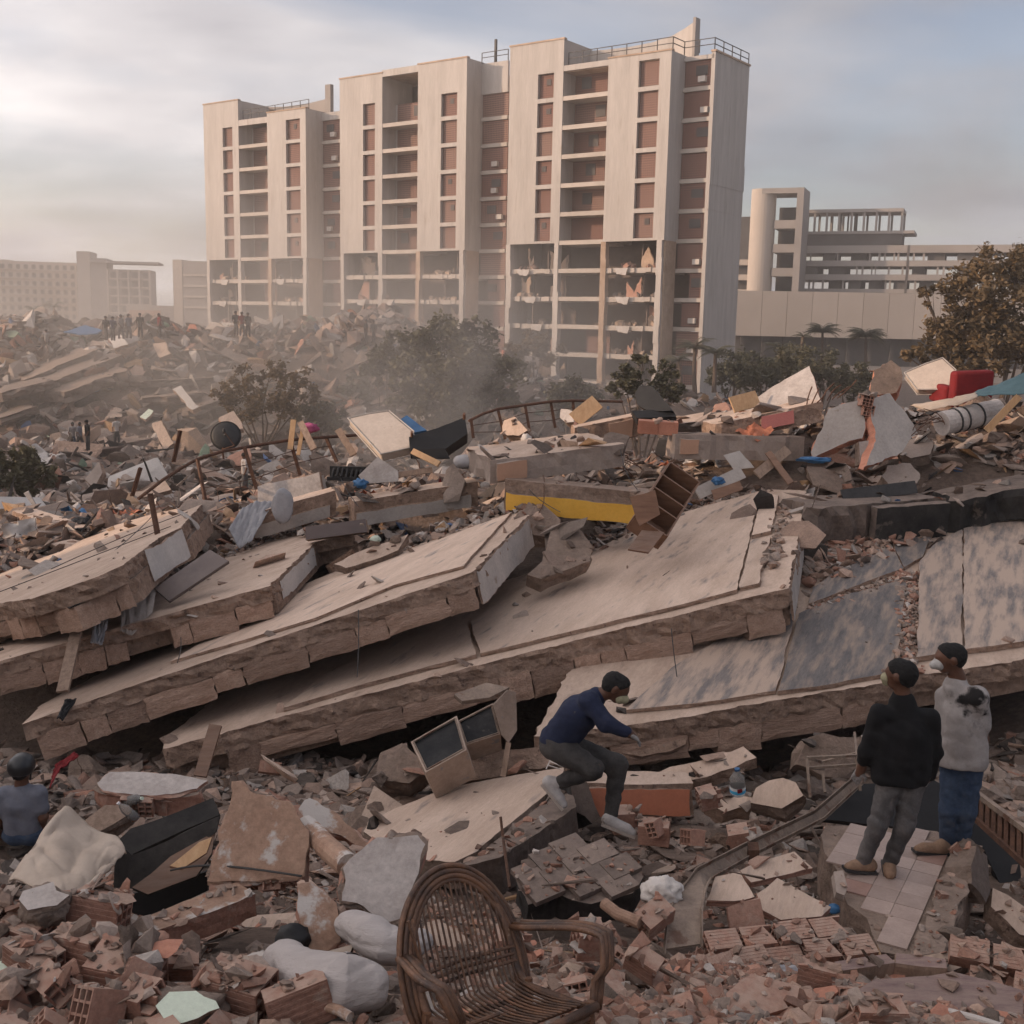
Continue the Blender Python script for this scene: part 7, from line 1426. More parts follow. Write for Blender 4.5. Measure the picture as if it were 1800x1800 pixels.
def far_person(px, py, hpx, top, low, label, rdm):
    d = FPX * 1.72 / hpx * .97; lim = 84.0 if px < 700 else 114.0
    if d > lim: py += (FPX * 1.72 * .97 / lim - hpx) * .35; d = lim
    b = P(px, py, d); root = empty('person', b, label, 'person'); a = rdm.uniform(0, 6.28); c_, s_ = math.cos(a), math.sin(a)
    bend = 'bending' in label; sit = 'sitting' in label
    def q(x, y, z): return Vector((b.x + x * c_ - y * s_, b.y + x * s_ + y * c_, b.z + z))
    st = rdm.uniform(.02, .14); hz_ = .9 if not sit else .35; L = .25 if bend else 0
    hd = q(0, .03 + L * 1.7, 1.62 - L * 1.5) if not sit else q(0, 0, 1.0); nk = q(0, L * 1.4, 1.42 - L * 1.1) if not sit else q(0, 0, .82); hp = q(0, -L * .4, hz_)
    sh = [q(k * .18, L * 1.2, 1.38 - L) if not sit else q(k * .18, 0, .78) for k in (-1, 1)]; el = [q(k * .25, .02 + L, 1.1 - L * 1.4) if not sit else q(k * .24, .1, .55) for k in (-1, 1)]; ha = [q(k * (.2 if rdm.random() < .6 else .1), .1 + L * 1.5, .85 - L) if not sit else q(k * .15, .3, .4) for k in (-1, 1)]
    kn = [q(-.1, st, .48), q(.1, -st, .48)] if not sit else [q(-.12, .42, .42), q(.12, .42, .42)]; ft = [q(-.11, st * 1.2, .06), q(.11, -st * 1.2, .06)] if not sit else [q(-.12, .45, .04), q(.12, .45, .04)]
    sdf_obj('body', [('e', tup(hd), (.1, .1, .13))] + limb([hd, nk, hp], [.05, .055, .08]) + sum([limb([sh[k], el[k], ha[k]], [.045, .042, .04]) for k in (0, 1)], []) + limb([sh[0], nk, sh[1]], [.05, .06, .05]) + limb([hp, ft[0]], [.05, .04]) + limb([hp, ft[1]], [.05, .04]) + sum([limb([f, f + q(0, .14, 0) - b], [.045, .04]) for f in ft], []), .03, 'skin', root, k=.03)
    sdf_obj('shirt', limb([nk - Vector((0, 0, .06)), hp], [.15, .14]) + limb(sh, [.08, .08]) + sum([limb([sh[k], sh[k].lerp(el[k], .7)], [.075, .065]) for k in (0, 1)], []), .03, top, root, k=.05)
    sdf_obj('trousers', sum([limb([hp + (kn[k] - hp) * .1, kn[k], ft[k]], [.12, .085, .07]) for k in (0, 1)], []), .03, low, root, k=.03); sdf_obj('hair', [('e', tup(hd + Vector((0, 0, .035))), (.11, .11, .11))], .03, 'hair', root)
rdm = random.Random(12)
for r_ in FAR: far_person(*r_, rdm)
# ------------------------------------------------------------------ trees
def leaf_mesh(name, C, size, mm, parent, tintv=None, updir=.3, seed=0):
    """C: leaf centres (n,3) world; two-triangle leaves turned at random"""
    rg = np.random.default_rng(seed); n = len(C); a = rg.normal(size=(n, 3)); a[:, 2] *= .6; a /= np.linalg.norm(a, axis=1)[:, None]; b = rg.normal(size=(n, 3)); b -= (b * a).sum(1)[:, None] * a; b /= np.linalg.norm(b, axis=1)[:, None]
    s = size * rg.uniform(.6, 1.4, (n, 1)); base = np.array(parent_world(parent)); C = C - base
    V = np.stack([C - a * s, C + b * s * .5, C + a * s, C - b * s * .5], 1).reshape(-1, 3); F = np.arange(4 * n).reshape(-1, 4)
    me = bpy.data.meshes.new(name); me.vertices.add(4 * n); me.vertices.foreach_set('co', V.ravel()); me.loops.add(4 * n); me.loops.foreach_set('vertex_index', F.ravel().astype(np.int32)); me.polygons.add(n); me.polygons.foreach_set('loop_start', np.arange(0, 4 * n, 4, dtype=np.int32)); me.update(calc_edges=True)
    t = rg.random(n) if tintv is None else np.clip(tintv + rg.normal(0, .2, n), 0, 1); col = np.repeat(np.stack([t, t, t, np.ones(n)], 1), 4, 0)
    at = me.color_attributes.new('tint', 'FLOAT_COLOR', 'POINT'); at.data.foreach_set('color', col.ravel().astype(np.float32)); me.materials.append(MATS[mm])
    o = bpy.data.objects.new(name, me); COL.objects.link(o); o.parent = parent; return o
def tree(label, base, blobs, n, size, mm, nm='tree', seed=1, trunk_r=.18, cat='tree', dens=.55):
    """blobs: (px, py, d, radius m): clumps of the crown"""
    rg = np.random.default_rng(seed); rd = random.Random(seed); b = P(*base); b.z = min(b.z, hz(b.x, b.y)); root = empty(nm, b, label, cat); C = []; T = []; tot = sum(r ** 2 for *_, r in blobs); mb = MB()
    for (px, py, d, r) in blobs:
        c = P(px, py, d); top = c; mid = b.lerp(c, .55) + Vector((rd.uniform(-.3, .3), rd.uniform(-.3, .3), 0)) * r
        mb.tube([b + Vector((rd.uniform(-.1, .1), 0, 0)), mid, c, c + Vector((rd.uniform(-.4, .4), 0, .4)) * r], [trunk_r, trunk_r * .6, trunk_r * .25, trunk_r * .08], 6)
        m = int(n * r * r / tot); k = max(6, int(m / 55)); sc_ = rg.normal(size=(k, 3)); sc_ /= np.linalg.norm(sc_, axis=1)[:, None]; sc_ *= (rg.random((k, 1)) ** .4) * r * np.array([1, 1, .8])
        w = rg.integers(0, k, m); q = sc_[w] + rg.normal(0, r * .13, (m, 3)); C.append(q + np.array(c)); T.append(rg.random(k)[w] * .7 + .15)
        for j in range(0, min(k, 14)): e = c + Vector(sc_[j]); mb.tube([c.lerp(b, .12), e], [trunk_r * .16, trunk_r * .05], 4)
    mb.build('trunk', ['bark'], root); leaf_mesh('crown', np.concatenate(C), size, mm, root, np.concatenate(T), seed=seed)
tree('dense dark round tree wrapped in smoke in the middle', (790, 760, 66), [(745, 620, 66, 1.6), (790, 590, 66, 1.7), (840, 615, 66, 1.7), (800, 650, 65, 2.2), (740, 665, 65, 1.8), (860, 670, 65, 1.9), (790, 705, 64, 2.0), (720, 700, 65, 1.3), (885, 700, 65, 1.3), (830, 570, 66, .8), (700, 640, 66, .8), (895, 640, 66, .9)], 12000, .16, 'leaf_green', seed=2)
tree('large brown-leaved tree at the right edge', (1745, 690, 62), [(1740, 480, 62, 1.6), (1790, 470, 62, 1.4), (1700, 520, 62, 1.5), (1770, 540, 61, 2.0), (1680, 570, 62, 1.5), (1640, 560, 62, .8), (1730, 590, 61, 1.8), (1795, 600, 61, 1.8), (1660, 610, 62, 1.3), (1720, 640, 61, 1.5), (1630, 520, 62, .6), (1615, 625, 62, .8), (1850, 520, 62, 2), (1850, 620, 62, 2)], 15000, .15, 'leaf_brown', seed=3)  # brown leaf colour over the whole crown
tree('brown-leaved shrub on the left mound slope', (460, 730, 72), [(430, 668, 72, 1.1), (475, 655, 72, 1.0), (515, 672, 72, 1.2), (400, 695, 72, 1.0), (460, 700, 71, 1.5), (540, 700, 72, 1.0), (500, 715, 71, 1.3), (420, 715, 71, 1.2)], 4200, .14, 'leaf_brown', nm='shrub', seed=4, trunk_r=.08, cat='shrub')  # all clumps use the brown leaf material
tree('grey green bush at the left edge of the valley', (40, 880, 42), [(10, 820, 42, .7), (50, 805, 42, .6), (30, 845, 42, .8), (80, 835, 42, .5)], 4000, .1, 'leaf_green', nm='shrub', seed=5, trunk_r=.05, cat='shrub')
tree('yellowish bush before the base of tall tower', (1130, 710, 60), [(1095, 652, 60, .6), (1130, 632, 60, .6), (1170, 655, 60, .7), (1115, 672, 60, .9), (1165, 685, 60, .9), (1085, 680, 60, .6), (1190, 690, 60, .6)], 3600, .12, 'leaf_green', nm='shrub', seed=6, trunk_r=.07, cat='shrub')
tree('thin dry bush in front of tall tower columns', (940, 690, 95), [(905, 612, 95, 1.2), (935, 605, 95, 1.3), (965, 615, 95, 1.4), (925, 640, 95, 1.2)], 2600, .17, 'leaf_brown', nm='shrub', seed=7, trunk_r=.07, cat='shrub')
tree('small green bush beside the middle tree', (690, 720, 75), [(680, 620, 75, 1.2), (665, 650, 75, 1.2), (700, 600, 75, .9)], 2600, .16, 'leaf_green', nm='shrub', seed=8, trunk_r=.07, cat='shrub')
for i, (px, py, d, r, lb) in enumerate([(1330, 640, 105, 2.0, 'low green tree left of the bushy palms'), (1385, 628, 108, 2.2, 'low green tree under the fan palm'), (1440, 640, 104, 2.0, 'low green tree right of the fan palm'), (1285, 640, 102, 1.6, 'low green tree at the end wall of tall tower'), (1500, 655, 104, 1.4, 'low green tree left of the brown tree'), (1000, 690, 80, 1.5, 'low bush among rubble before tall tower'), (620, 690, 82, 1.4, 'low bush on the slope left of the middle tree'), (560, 720, 74, 1.2, 'low bush on the slope by brown shrub')]):
    tree(lb, (px, py + 55, d), [(px, py, d, r), (px - 22, py + 18, d, r * .8), (px + 24, py + 14, d, r * .8), (px + 4, py + 28, d, r)], 3200, .17, 'leaf_green' if i % 3 else 'leaf_palm', seed=20 + i, trunk_r=.12)
def palm(label, base, top, n, L, seed, fan=False):
    rd = random.Random(seed); b, t = P(*base), P(*top); root = empty('palm_tree', b, label, 'palm tree'); mid = b.lerp(t, .5) + Vector((rd.uniform(-.3, .3), 0, 0))
    MB().tube([b, mid, t], [.22, .17, .14], 8).build('trunk', ['bark'], root)
    for i in range(n):
        a = 2 * math.pi * i / n + rd.uniform(-.2, .2); e0 = rd.uniform(.1, 1.3) if not fan else rd.uniform(-.2, 1.3); d = Vector((math.cos(a), math.sin(a), 0)); l = L * rd.uniform(.8, 1.1); pts = []
        for k in range(8):
            f = k / 7; pts.append(t + d * (l * f * math.cos(e0 * (1 - f * .7))) + Vector((0, 0, l * (f * math.sin(e0) - .75 * f * f))))
        vs = []; fs = []; sd = Vector((-d.y, d.x, 0))
        for k in range(1, 8):
            for s in (-1, 1):
                for m in range(3):
                    p = pts[k - 1].lerp(pts[k], m / 3); w = l * .26 * math.sin(min(1, (k + m / 3) / 7 * .95 + .08) * math.pi) + .05; c = len(vs)
                    tip = p + sd * s * w * .8 + d * w * .35 - Vector((0, 0, w * .45)); vs += [p, p + d * l * .035, tip]; fs.append((c, c + 1, c + 2))
        o = mk('frond', vs, fs, ['leaf_palm'], root, kind='stuff'); at = o.data.color_attributes.new('tint', 'FLOAT_COLOR', 'POINT'); q = rd.random(); at.data.foreach_set('color', np.tile([q, q, q, 1], len(vs)).astype(np.float32))
for i, (b, t, n, L, lb) in enumerate([((1222, 700, 96), (1222, 610, 96), 18, 2.6, 'palm tree in front of the end wall of tall tower'), ((1255, 690, 98), (1258, 618, 98), 16, 2.2, 'shorter palm right beside the end wall palm'), ((1190, 700, 92), (1192, 632, 92), 14, 2.0, 'low palm left of the end wall palm'),
    ((1445, 640, 140), (1446, 582, 140), 34, 3.2, 'fan palm standing before the blank hall'), ((1522, 640, 135), (1522, 590, 135), 60, 3.0, 'dark bushy palm before the blank hall'), ((1370, 660, 112), (1372, 612, 112), 16, 2.2, 'low palm left of the fan palm'), ((1410, 660, 118), (1412, 590, 118), 12, 1.5, 'small palm beside the fan palm'), ((95, 600, 260), (95, 538, 260), 16, 4.0, 'hazy palm in front of the long hotel'), ((60, 600, 250), (62, 545, 250), 14, 3.6, 'hazy palm left of the one before the hotel')]):
    palm(lb, b, t, n, L, 60 + i)
# ------------------------------------------------------------------ far mound: collapsed floors and strewn slabs
def mound():
    rd = random.Random(31)
    strata = [((13, 662, 84), (120, 608, 88), 1.3), ((43, 668, 82), (170, 615, 86), 1.4), ((67, 680, 80), (217, 622, 85), 1.5), ((110, 690, 79), (225, 648, 83), 1.3), ((5, 690, 78), (90, 668, 80), 1.0), ((200, 672, 82), (372, 664, 83), .8), ((215, 640, 86), (330, 640, 87), .7), ((120, 795, 70), (262, 772, 73), 1.0), ((150, 640, 86), (240, 612, 88), 1.0), ((330, 722, 78), (420, 690, 80), .8), ((0, 735, 76), (60, 715, 77), .9), ((250, 700, 79), (352, 690, 80), 1.1)]
    words_ = ['lowest tilted', 'long tilted', 'third tilted', 'short tilted', 'leftmost', 'flat overhanging', 'upper flat', 'valley', 'summit', 'right-hand', 'far left', 'shadowed']
    for i, (a, b, h) in enumerate(strata): beam('collapsed_floor_slab', words_[i] + ' dark floor slab of the far mound', 'floor slab', a, b, h * .62, rd.uniform(3, 6), mats=('concrete_rough' if i % 2 else 'concrete_dark', 'concrete_dark'), rag=.45, seg=.5, lean=(0, .3, -1), group='collapsed floors of the far mound')
    misc = [([(303, 684), (318, 678), (349, 716), (338, 722)], 79, (-.2, -.6, .75), .4, 'paint_white', 'long white slab slanting down the far mound'), ([(265, 745), (283, 738), (304, 780), (288, 792)], 72, (-.2, -.85, .5), .5, 'concrete_top', 'pale block standing in the valley left of satellite dish'),
            ([(332, 612), (354, 603), (368, 652), (334, 657)], 86, (.1, -.9, .3), .6, 'concrete_dark', 'dark slab standing upright on the far mound'), ([(245, 795 - 62), (262, 718), (270, 722), (256, 738)], 75, (-.1, -.5, .8), .2, 'paint_mint', 'pale green panel in the valley litter'),
            ([(383, 733), (412, 722), (428, 752), (400, 760)], 66, (.1, -.7, .7), .4, 'concrete_top', 'broken pale slab behind satellite dish'), ([(190, 595), (212, 588), (226, 605), (200, 612)], 86, (-.2, -.6, .7), .2, 'paint_white', 'white panel below the row of people'),
            ([(268, 605), (290, 600), (300, 622), (280, 630)], 86, (-.2, -.7, .6), .4, 'concrete_top', 'pale slab under the mound top'), ([(150, 840), (172, 812), (180, 830), (165, 858)], 48, (-.3, -.7, .6), .3, 'concrete_grey', 'grey slab piece standing in the valley bottom'),
            ([(205, 870), (250, 862), (290, 845), (300, 862), (230, 880)], 44, (0, -.5, .9), .2, 'concrete_top', 'long pale slab at the valley bottom'), ([(600, 565), (614, 560), (622, 590), (606, 598)], 96, (-.1, -.9, .3), .3, 'paint_white', 'white slab standing at the foot of middle tower'), ([(478, 560), (497, 552), (499, 585), (482, 596)], 94, (0, -1, .2), .3, 'tower_wall', 'pale wall stub at the foot of shortest tower')]
    for pix, d, n, t, mm, lb in misc: pplate('broken_slab', lb, 'slab', (pix[0][0], pix[0][1], d), n, pix, t, (mm, 'concrete_edge'), rag=.08, seg=.4)
    pplate('tarpaulin', 'blue tarpaulin shelter on top of the mound', 'tarpaulin', (145, 580, 90), (-.1, -.6, .8), [(110, 583), (150, 572), (180, 580), (172, 586), (140, 588)], .1, ('blue_plastic', 'blue_plastic'), rag=.1, seg=.5)
    for (px, py, w, h, lb) in [(300, 582, 26, 14, 'white tarpaulin heap on the mound beside the people'), (378, 572, 36, 12, 'pale tent roof at the foot of shortest tower'), (338, 576, 20, 12, 'reddish tarpaulin between pale tents')]:
        pplate('tarpaulin', lb, 'tarpaulin', (px, py, 92), (-.1, -.5, .85), [(px - w / 2, py + h / 2), (px - w / 4, py - h / 2), (px + w / 5, py - h * .4), (px + w / 2, py + h / 3), (px, py + h * .6)], .1, ('tarp_cream' if 'red' not in lb else 'paint_orange',) * 2, rag=.1, seg=.4)
mound()
# ------------------------------------------------------------------ loose rubble
def hull(n, sx, sy, sz, seed):
    rd = random.Random(seed); bm = bmesh.new()
    for _ in range(n):
        p = Vector((rd.uniform(-1, 1), rd.uniform(-1, 1), rd.uniform(-1, 1))); m = max(abs(p.x), abs(p.y), abs(p.z)); p = p / m * rd.uniform(.75, 1); bm.verts.new((p.x * sx, p.y * sy, p.z * sz))
    bmesh.ops.convex_hull(bm, input=bm.verts); bmesh.ops.delete(bm, geom=[v_ for v_ in bm.verts if not v_.link_faces], context='VERTS'); bmesh.ops.triangulate(bm, faces=bm.faces)
    bm.verts.ensure_lookup_table(); bm.verts.index_update(); V = np.array([v_.co[:] for v_ in bm.verts]); F = np.array([[v_.index for v_ in f.verts] for f in bm.faces]); bm.free(); return V, F
VAR = {'chunk': [hull(10, 1, .75, .55, i) for i in range(8)], 'shard': [hull(11, 1, .62, .14, 30 + i) for i in range(8)], 'stick': [hull(8, 1, .07, .05, 50 + i) for i in range(3)], 'slab': [hull(10, 1, .75, .12, 70 + i) for i in range(6)]}
PAL = {'c': (.45, .35, .29), 'd': (.27, .19, .15), 'w': (.66, .58, .52), 'b': (.48, .25, .175), 'p': (.53, .36, .275), 'k': (.07, .06, .055), 'o': (.5, .3, .16), 'u': (.1, .2, .4), 'g': (.3, .4, .28)}
def rots(rg, n, flat):
    a = rg.uniform(0, 2 * np.pi, n); tx = rg.normal(0, flat, n); ty = rg.normal(0, flat, n); ca, sa = np.cos(a), np.sin(a); z = np.zeros(n); o = np.ones(n)
    Z = np.stack([ca, -sa, z, sa, ca, z, z, z, o], 1).reshape(-1, 3, 3); cx, sx = np.cos(tx), np.sin(tx); X = np.stack([o, z, z, z, cx, -sx, z, sx, cx], 1).reshape(-1, 3, 3); cy, sy = np.cos(ty), np.sin(ty); Y = np.stack([cy, z, sy, z, o, z, -sy, z, cy], 1).reshape(-1, 3, 3)
    return X @ Y @ Z
def merged(name, groups, label=None, kind='stuff'):
    """groups: list of (variants, positions, sizes, rotations, tints) joined into ONE mesh of loose bits"""
    Vs, Fs, Ts, off = [], [], [], 0
    for var, Pp, S, Rm, T in groups:
        w = np.arange(len(Pp)) % len(var)
        for k, (V, F) in enumerate(var):
            m = w == k; c = int(m.sum())
            if not c: continue
            X = np.einsum('nij,vj->nvi', Rm[m], V) * S[m][:, None, None] + Pp[m][:, None, :]
            Vs.append(X.reshape(-1, 3)); Fs.append((F[None] + (np.arange(c) * len(V))[:, None, None]).reshape(-1, 3) + off); Ts.append(np.repeat(T[m], len(V), 0)); off += c * len(V)
    V, F, T = np.concatenate(Vs), np.concatenate(Fs), np.concatenate(Ts); me = bpy.data.meshes.new(name); me.vertices.add(len(V)); me.vertices.foreach_set('co', V.ravel()); me.loops.add(F.size); me.loops.foreach_set('vertex_index', F.ravel().astype(np.int32)); me.polygons.add(len(F)); me.polygons.foreach_set('loop_start', np.arange(0, F.size, 3, dtype=np.int32)); me.update(calc_edges=True); me.shade_flat()
    at = me.color_attributes.new('tint', 'FLOAT_COLOR', 'POINT'); at.data.foreach_set('color', np.concatenate([T, np.ones((len(T), 1))], 1).ravel().astype(np.float32)); me.materials.append(MATS['rubble'])
    o = bpy.data.objects.new(name, me); COL.objects.link(o); o['kind'] = kind
    if label: o['label'] = label
    return o
from mathutils.bvhtree import BVHTree
def world_bvh():
    V, F, own, names = [], [], [], []; off = 0; bpy.context.view_layer.update()
    for o in COL.objects:
        if o.type != 'MESH' or o.name.startswith(('haze', 'rubble')): continue
        M = o.matrix_world
        if M.translation.y > 34 and o.name != 'ground': continue
        me = o.data
        if len(me.vertices) > 60000 and o.name != 'ground': continue
        V += [M @ v_.co for v_ in me.vertices]; names.append(o.name.split('.')[0])
        for p in me.polygons: F.append([i + off for i in p.vertices]); own.append(len(names) - 1)
        off += len(me.vertices)
    return BVHTree.FromPolygons(V, F), own, names
BVH, OWN, NAMES = world_bvh()
LOWP = {'deck': .03, 'screed_panel': .008, 'tile_panel': .006, 'slab': .03, 'floor_tile': .01, 'infill_block': .15, 'hollow_brick': .4, 'body': .1, 'masonry_core': .5, 'concrete_chunk': .3, 'edge_beam': .4, 'broken_beam': .5, 'floor_chunk': .5, 'floor_block': .35, 'floor_plate': .08, 'mortar_bed': .8, 'roof': 0}
def drop(x, y, rd, top=9.0):
    h = BVH.ray_cast(Vector((x, y, top)), Vector((0, 0, -1)))
    if h[0] is None: return None
    nm = NAMES[OWN[h[2]]]
    if nm != 'ground' and (rd.random() > LOWP.get(nm, 0.0) or h[1].z < .45): return None
    return h[0], nm
def tints(rg, n, mix, var=.24):
    ks = list(mix); pr = np.array([mix[k] for k in ks]); c = np.array([PAL[k] for k in ks])[rg.choice(len(ks), n, p=pr / pr.sum())]; return c * (1 + rg.normal(0, var, (n, 1))).clip(.5, 1.5)
def field(n, ys, xr, seed, ground_only=False, power=1.0):
    rd = random.Random(seed); out = []
    for _ in range(n):
        y = ys[0] + (ys[1] - ys[0]) * rd.random() ** power; w = xr(y); x = rd.uniform(*w)
        if ground_only: out.append((x, y, hz(x, y)))
        else:
            q = drop(x, y, rd)
            if q: out.append(tuple(q[0]))
    return np.array(out)
fr = lambda y: (-.47 * y - .6, .47 * y + .6)
rg = np.random.default_rng(3)
def grp(kind, Pp, lo, hi, mix, flat=.35, sink=.3, pw=2.0):
    n = len(Pp); S = lo + (hi - lo) * rg.random(n) ** pw; Q = Pp.copy(); Q[:, 2] += S * (.35 - sink) * (1 if kind == 'chunk' else .3); return (VAR[kind], Q, S, rots(rg, n, flat), tints(rg, n, mix))
FG = {'b': 4, 'p': 4, 'c': 3, 'w': .5, 'd': 1.2}; CR = {'c': 4, 'p': 2, 'd': 2.5, 'w': 1.2, 'b': 1.0, 'k': 1.0, 'o': .3, 'u': .08}; LF = {'c': 3, 'd': 3, 'p': 1.5, 'b': .6, 'k': .6, 'w': .5}
groups = []
groups.append(grp('chunk', field(13000, (3.6, 9.5), fr, 1, power=.8), .008, .05, FG)); groups.append(grp('shard', field(6500, (3.6, 9.5), fr, 2, power=.8), .018, .08, FG, .4))
groups.append(grp('shard', field(2600, (3.6, 6.6), lambda y: (.15, .47 * y + .6), 21), .022, .095, {'b': 5, 'p': 3, 'c': 1, 'w': .3}, .45)); groups.append(grp('chunk', field(2600, (3.6, 6.6), lambda y: (.15, .47 * y + .6), 22), .02, .085, {'b': 3, 'p': 4, 'c': 2, 'w': .5}, .45))
LFT = lambda y: (-.47 * y - .4, -.08 * y)
groups.append(grp('shard', field(3000, (3.8, 6.8), LFT, 61), .022, .1, FG, .5)); groups.append(grp('chunk', field(2600, (3.8, 6.8), LFT, 62), .02, .1, {'p': 4, 'c': 4, 'b': 2, 'w': .6, 'd': 1}, .5))
groups.append(grp('chunk', field(3600, (9.0, 15), fr, 3), .015, .1, LF)); groups.append(grp('shard', field(4000, (9.0, 15), fr, 4), .03, .2, LF)); groups.append(grp('chunk', field(1800, (9.5, 13), fr, 5, True), .02, .16, LF)); groups.append(grp('shard', field(3500, (9.5, 13), fr, 51, True), .04, .25, LF))
groups.append(grp('chunk', field(6000, (15, 28), fr, 6), .03, .16, CR)); groups.append(grp('shard', field(11000, (15, 28), fr, 7), .05, .4, CR, .5)); groups.append(grp('stick', field(520, (15, 28), fr, 8), .1, .5, {'o': 1.2, 'd': 2, 'c': 1.5, 'k': 1.2}, .5, sink=-.1)); groups.append(grp('stick', field(500, (6, 15), fr, 81), .1, .4, {'o': 1, 'd': 2, 'c': 1, 'k': .6}, .4, sink=-.1))
merged('rubble', groups, 'small broken bricks, plaster and splinters covering the collapsed floors')
VL = {'c': 4, 'p': 2, 'd': 3, 'w': 2.2, 'k': .8, 'b': .6, 'u': .12, 'g': .15, 'o': .3}
g2 = [grp('chunk', field(900, (72, 100), lambda y: (-.47 * y, 0), 90, True), .3, 1.2, VL, .5), grp('shard', field(1500, (72, 100), lambda y: (-.47 * y, 0), 91, True), .4, 1.5, VL, .7), grp('chunk', field(5000, (28, 125), fr, 9, True, .9), .1, .55, VL), grp('shard', field(6500, (28, 125), fr, 10, True, .9), .2, 1.2, VL, .6), grp('stick', field(900, (28, 110), fr, 11, True), .4, 1.6, {'o': .6, 'd': 2, 'c': 2, 'w': 1, 'k': 1}, .5, sink=-.2)]
merged('rubble', g2, 'rubble spread over the valley and the far mound')
def along(key, pix, n, w, seed):
    pl = SLABS[key][0]; rd = random.Random(seed); out = []; pts = [pl.hit(*q) for q in pix]
    for _ in range(n):
        s = rd.random() * (len(pts) - 1); i = int(s); p = pts[i].lerp(pts[i + 1], s - i); out.append(tuple(p + Vector((rd.gauss(0, w), rd.gauss(0, w * 1.3), 0.03))))
    return np.array(out)
BRK = {'b': 3, 'p': 3, 'c': 2, 'w': .6, 'd': 1}
merged('rubble', [grp('shard', along('s5', [(1405, 1010), (1480, 975), (1560, 935), (1650, 905), (1800, 868)], 900, .22, 1), .04, .2, BRK, .5), grp('chunk', along('s5', [(1405, 1020), (1480, 975), (1560, 940), (1650, 905), (1800, 868)], 500, .22, 2), .03, .13, BRK, .5), grp('chunk', along('s5', [(1600, 1010), (1596, 1080), (1590, 1190)], 420, .07, 3), .02, .08, BRK, .5), grp('shard', along('s5', [(1420, 1078), (1500, 1045), (1595, 1018)], 160, .07, 4), .03, .09, BRK, .5),
    grp('chunk', along('s4', [(1378, 890), (1368, 950), (1352, 1000)], 130, .07, 5), .02, .1, {'c': 2, 'p': 2}, .4), grp('shard', along('s4', [(1340, 862), (1200, 895), (1090, 935), (990, 985)], 500, .14, 6), .03, .16, CR, .5), grp('chunk', along('s3', [(940, 893), (880, 900), (770, 942), (650, 985)], 420, .14, 7), .03, .14, CR, .5), grp('chunk', along('s2', [(600, 935), (500, 940), (400, 975), (300, 1025)], 420, .12, 8), .03, .12, CR, .5)], 'broken brick and mortar lying in the joints of the slabs')
# pieces big enough to pick out: objects of their own
def var_objects(kind, name, mm):
    out = []
    for i, (V, F) in enumerate(VAR[kind]):
        me = bpy.data.meshes.new(name); me.from_pydata([tuple(p) for p in V], [], [tuple(int(k) for k in f) for f in F]); me.materials.append(MATS[mm]); out.append(me)
    return out
def rough_lumps(name, mm, n=8, amp=.22):
    out = []
    for i in range(n):
        bm = bmesh.new(); V, F = hull(12, 1, .85, .62, 200 + i); vs = [bm.verts.new(tuple(p)) for p in V]
        for f in F: bm.faces.new([vs[k] for k in f])
        bmesh.ops.subdivide_edges(bm, edges=bm.edges, cuts=2, use_grid_fill=True)
        for v_ in bm.verts: v_.co += v_.co.normalized() * (noise.noise(v_.co * 2.3 + Vector((i * 5, 0, 0))) * amp + noise.noise(v_.co * 6 + Vector((0, i * 5, 0))) * amp * .4)
        bmesh.ops.triangulate(bm, faces=bm.faces); me = bpy.data.meshes.new(name); bm.to_mesh(me); bm.free(); me.materials.append(MATS[mm]); out.append(me)
    return out
RL = rough_lumps('concrete_lump', 'concrete_rough'); SLB = var_objects('slab', 'broken_slab', 'concrete_top'); SHB = var_objects('shard', 'brick_shard', 'brick')
def strew(name, meshes, pts, lo, hi, label, cat, group, seed, tilt=.4, mats=None, lift=.15):
    rd = random.Random(seed)
    for p in pts:
        s = lo + (hi - lo) * rd.random() ** 2; place(name, rd.choice(meshes), (p[0], p[1], p[2] + s * lift), (rd.gauss(0, tilt), rd.gauss(0, tilt), rd.uniform(0, 6.28)), s, matname=rd.choice(mats) if mats else None, label=label, cat=cat, group=group)
strew('concrete_lump', RL, field(150, (15.5, 26), fr, 13), .1, .42, 'loose lump of concrete on the rubble crest', 'lump', 'loose concrete lumps on the crest', 1, mats=['concrete_rough', 'concrete_rough', 'concrete_dark', 'concrete_edge'])
strew('concrete_lump', RL, field(120, (9.3, 15), fr, 14), .08, .26, 'loose lump of concrete at the foot of collapsed slabs', 'lump', 'loose concrete lumps below the slabs', 2, mats=['concrete_rough', 'concrete_dark', 'concrete_edge'])
strew('concrete_lump', RL, field(110, (3.8, 9.2), fr, 15), .04, .11, 'loose lump of mortar among the foreground bricks', 'lump', 'loose mortar lumps in the foreground', 3, mats=['mortar', 'concrete_rough', 'mortar'])
strew('slab_fragment', SLB, field(230, (15.5, 27), fr, 16), .14, .75, 'flat broken concrete piece on the rubble crest', 'slab', 'flat slab pieces on the crest', 4, .36, ['concrete_top', 'concrete_rough', 'concrete_edge', 'plaster_grey', 'concrete_dark'], .1)
strew('strewn_slab', SLB, field(250, (34, 105), fr, 17, True), .5, 2.0, 'flat broken concrete piece strewn over the far mound', 'slab', 'slab pieces on the far mound', 5, .55, ['concrete_top', 'concrete_rough', 'concrete_edge', 'paint_white', 'concrete_dark'], .1)
strew('broken_slab', SLB, field(60, (9.2, 14.5), fr, 18), .15, .5, 'flat broken concrete piece under the collapsed slabs', 'slab', 'slab pieces below the floors', 6, .35, ['concrete_top', 'concrete_edge', 'concrete_rough'], .1)
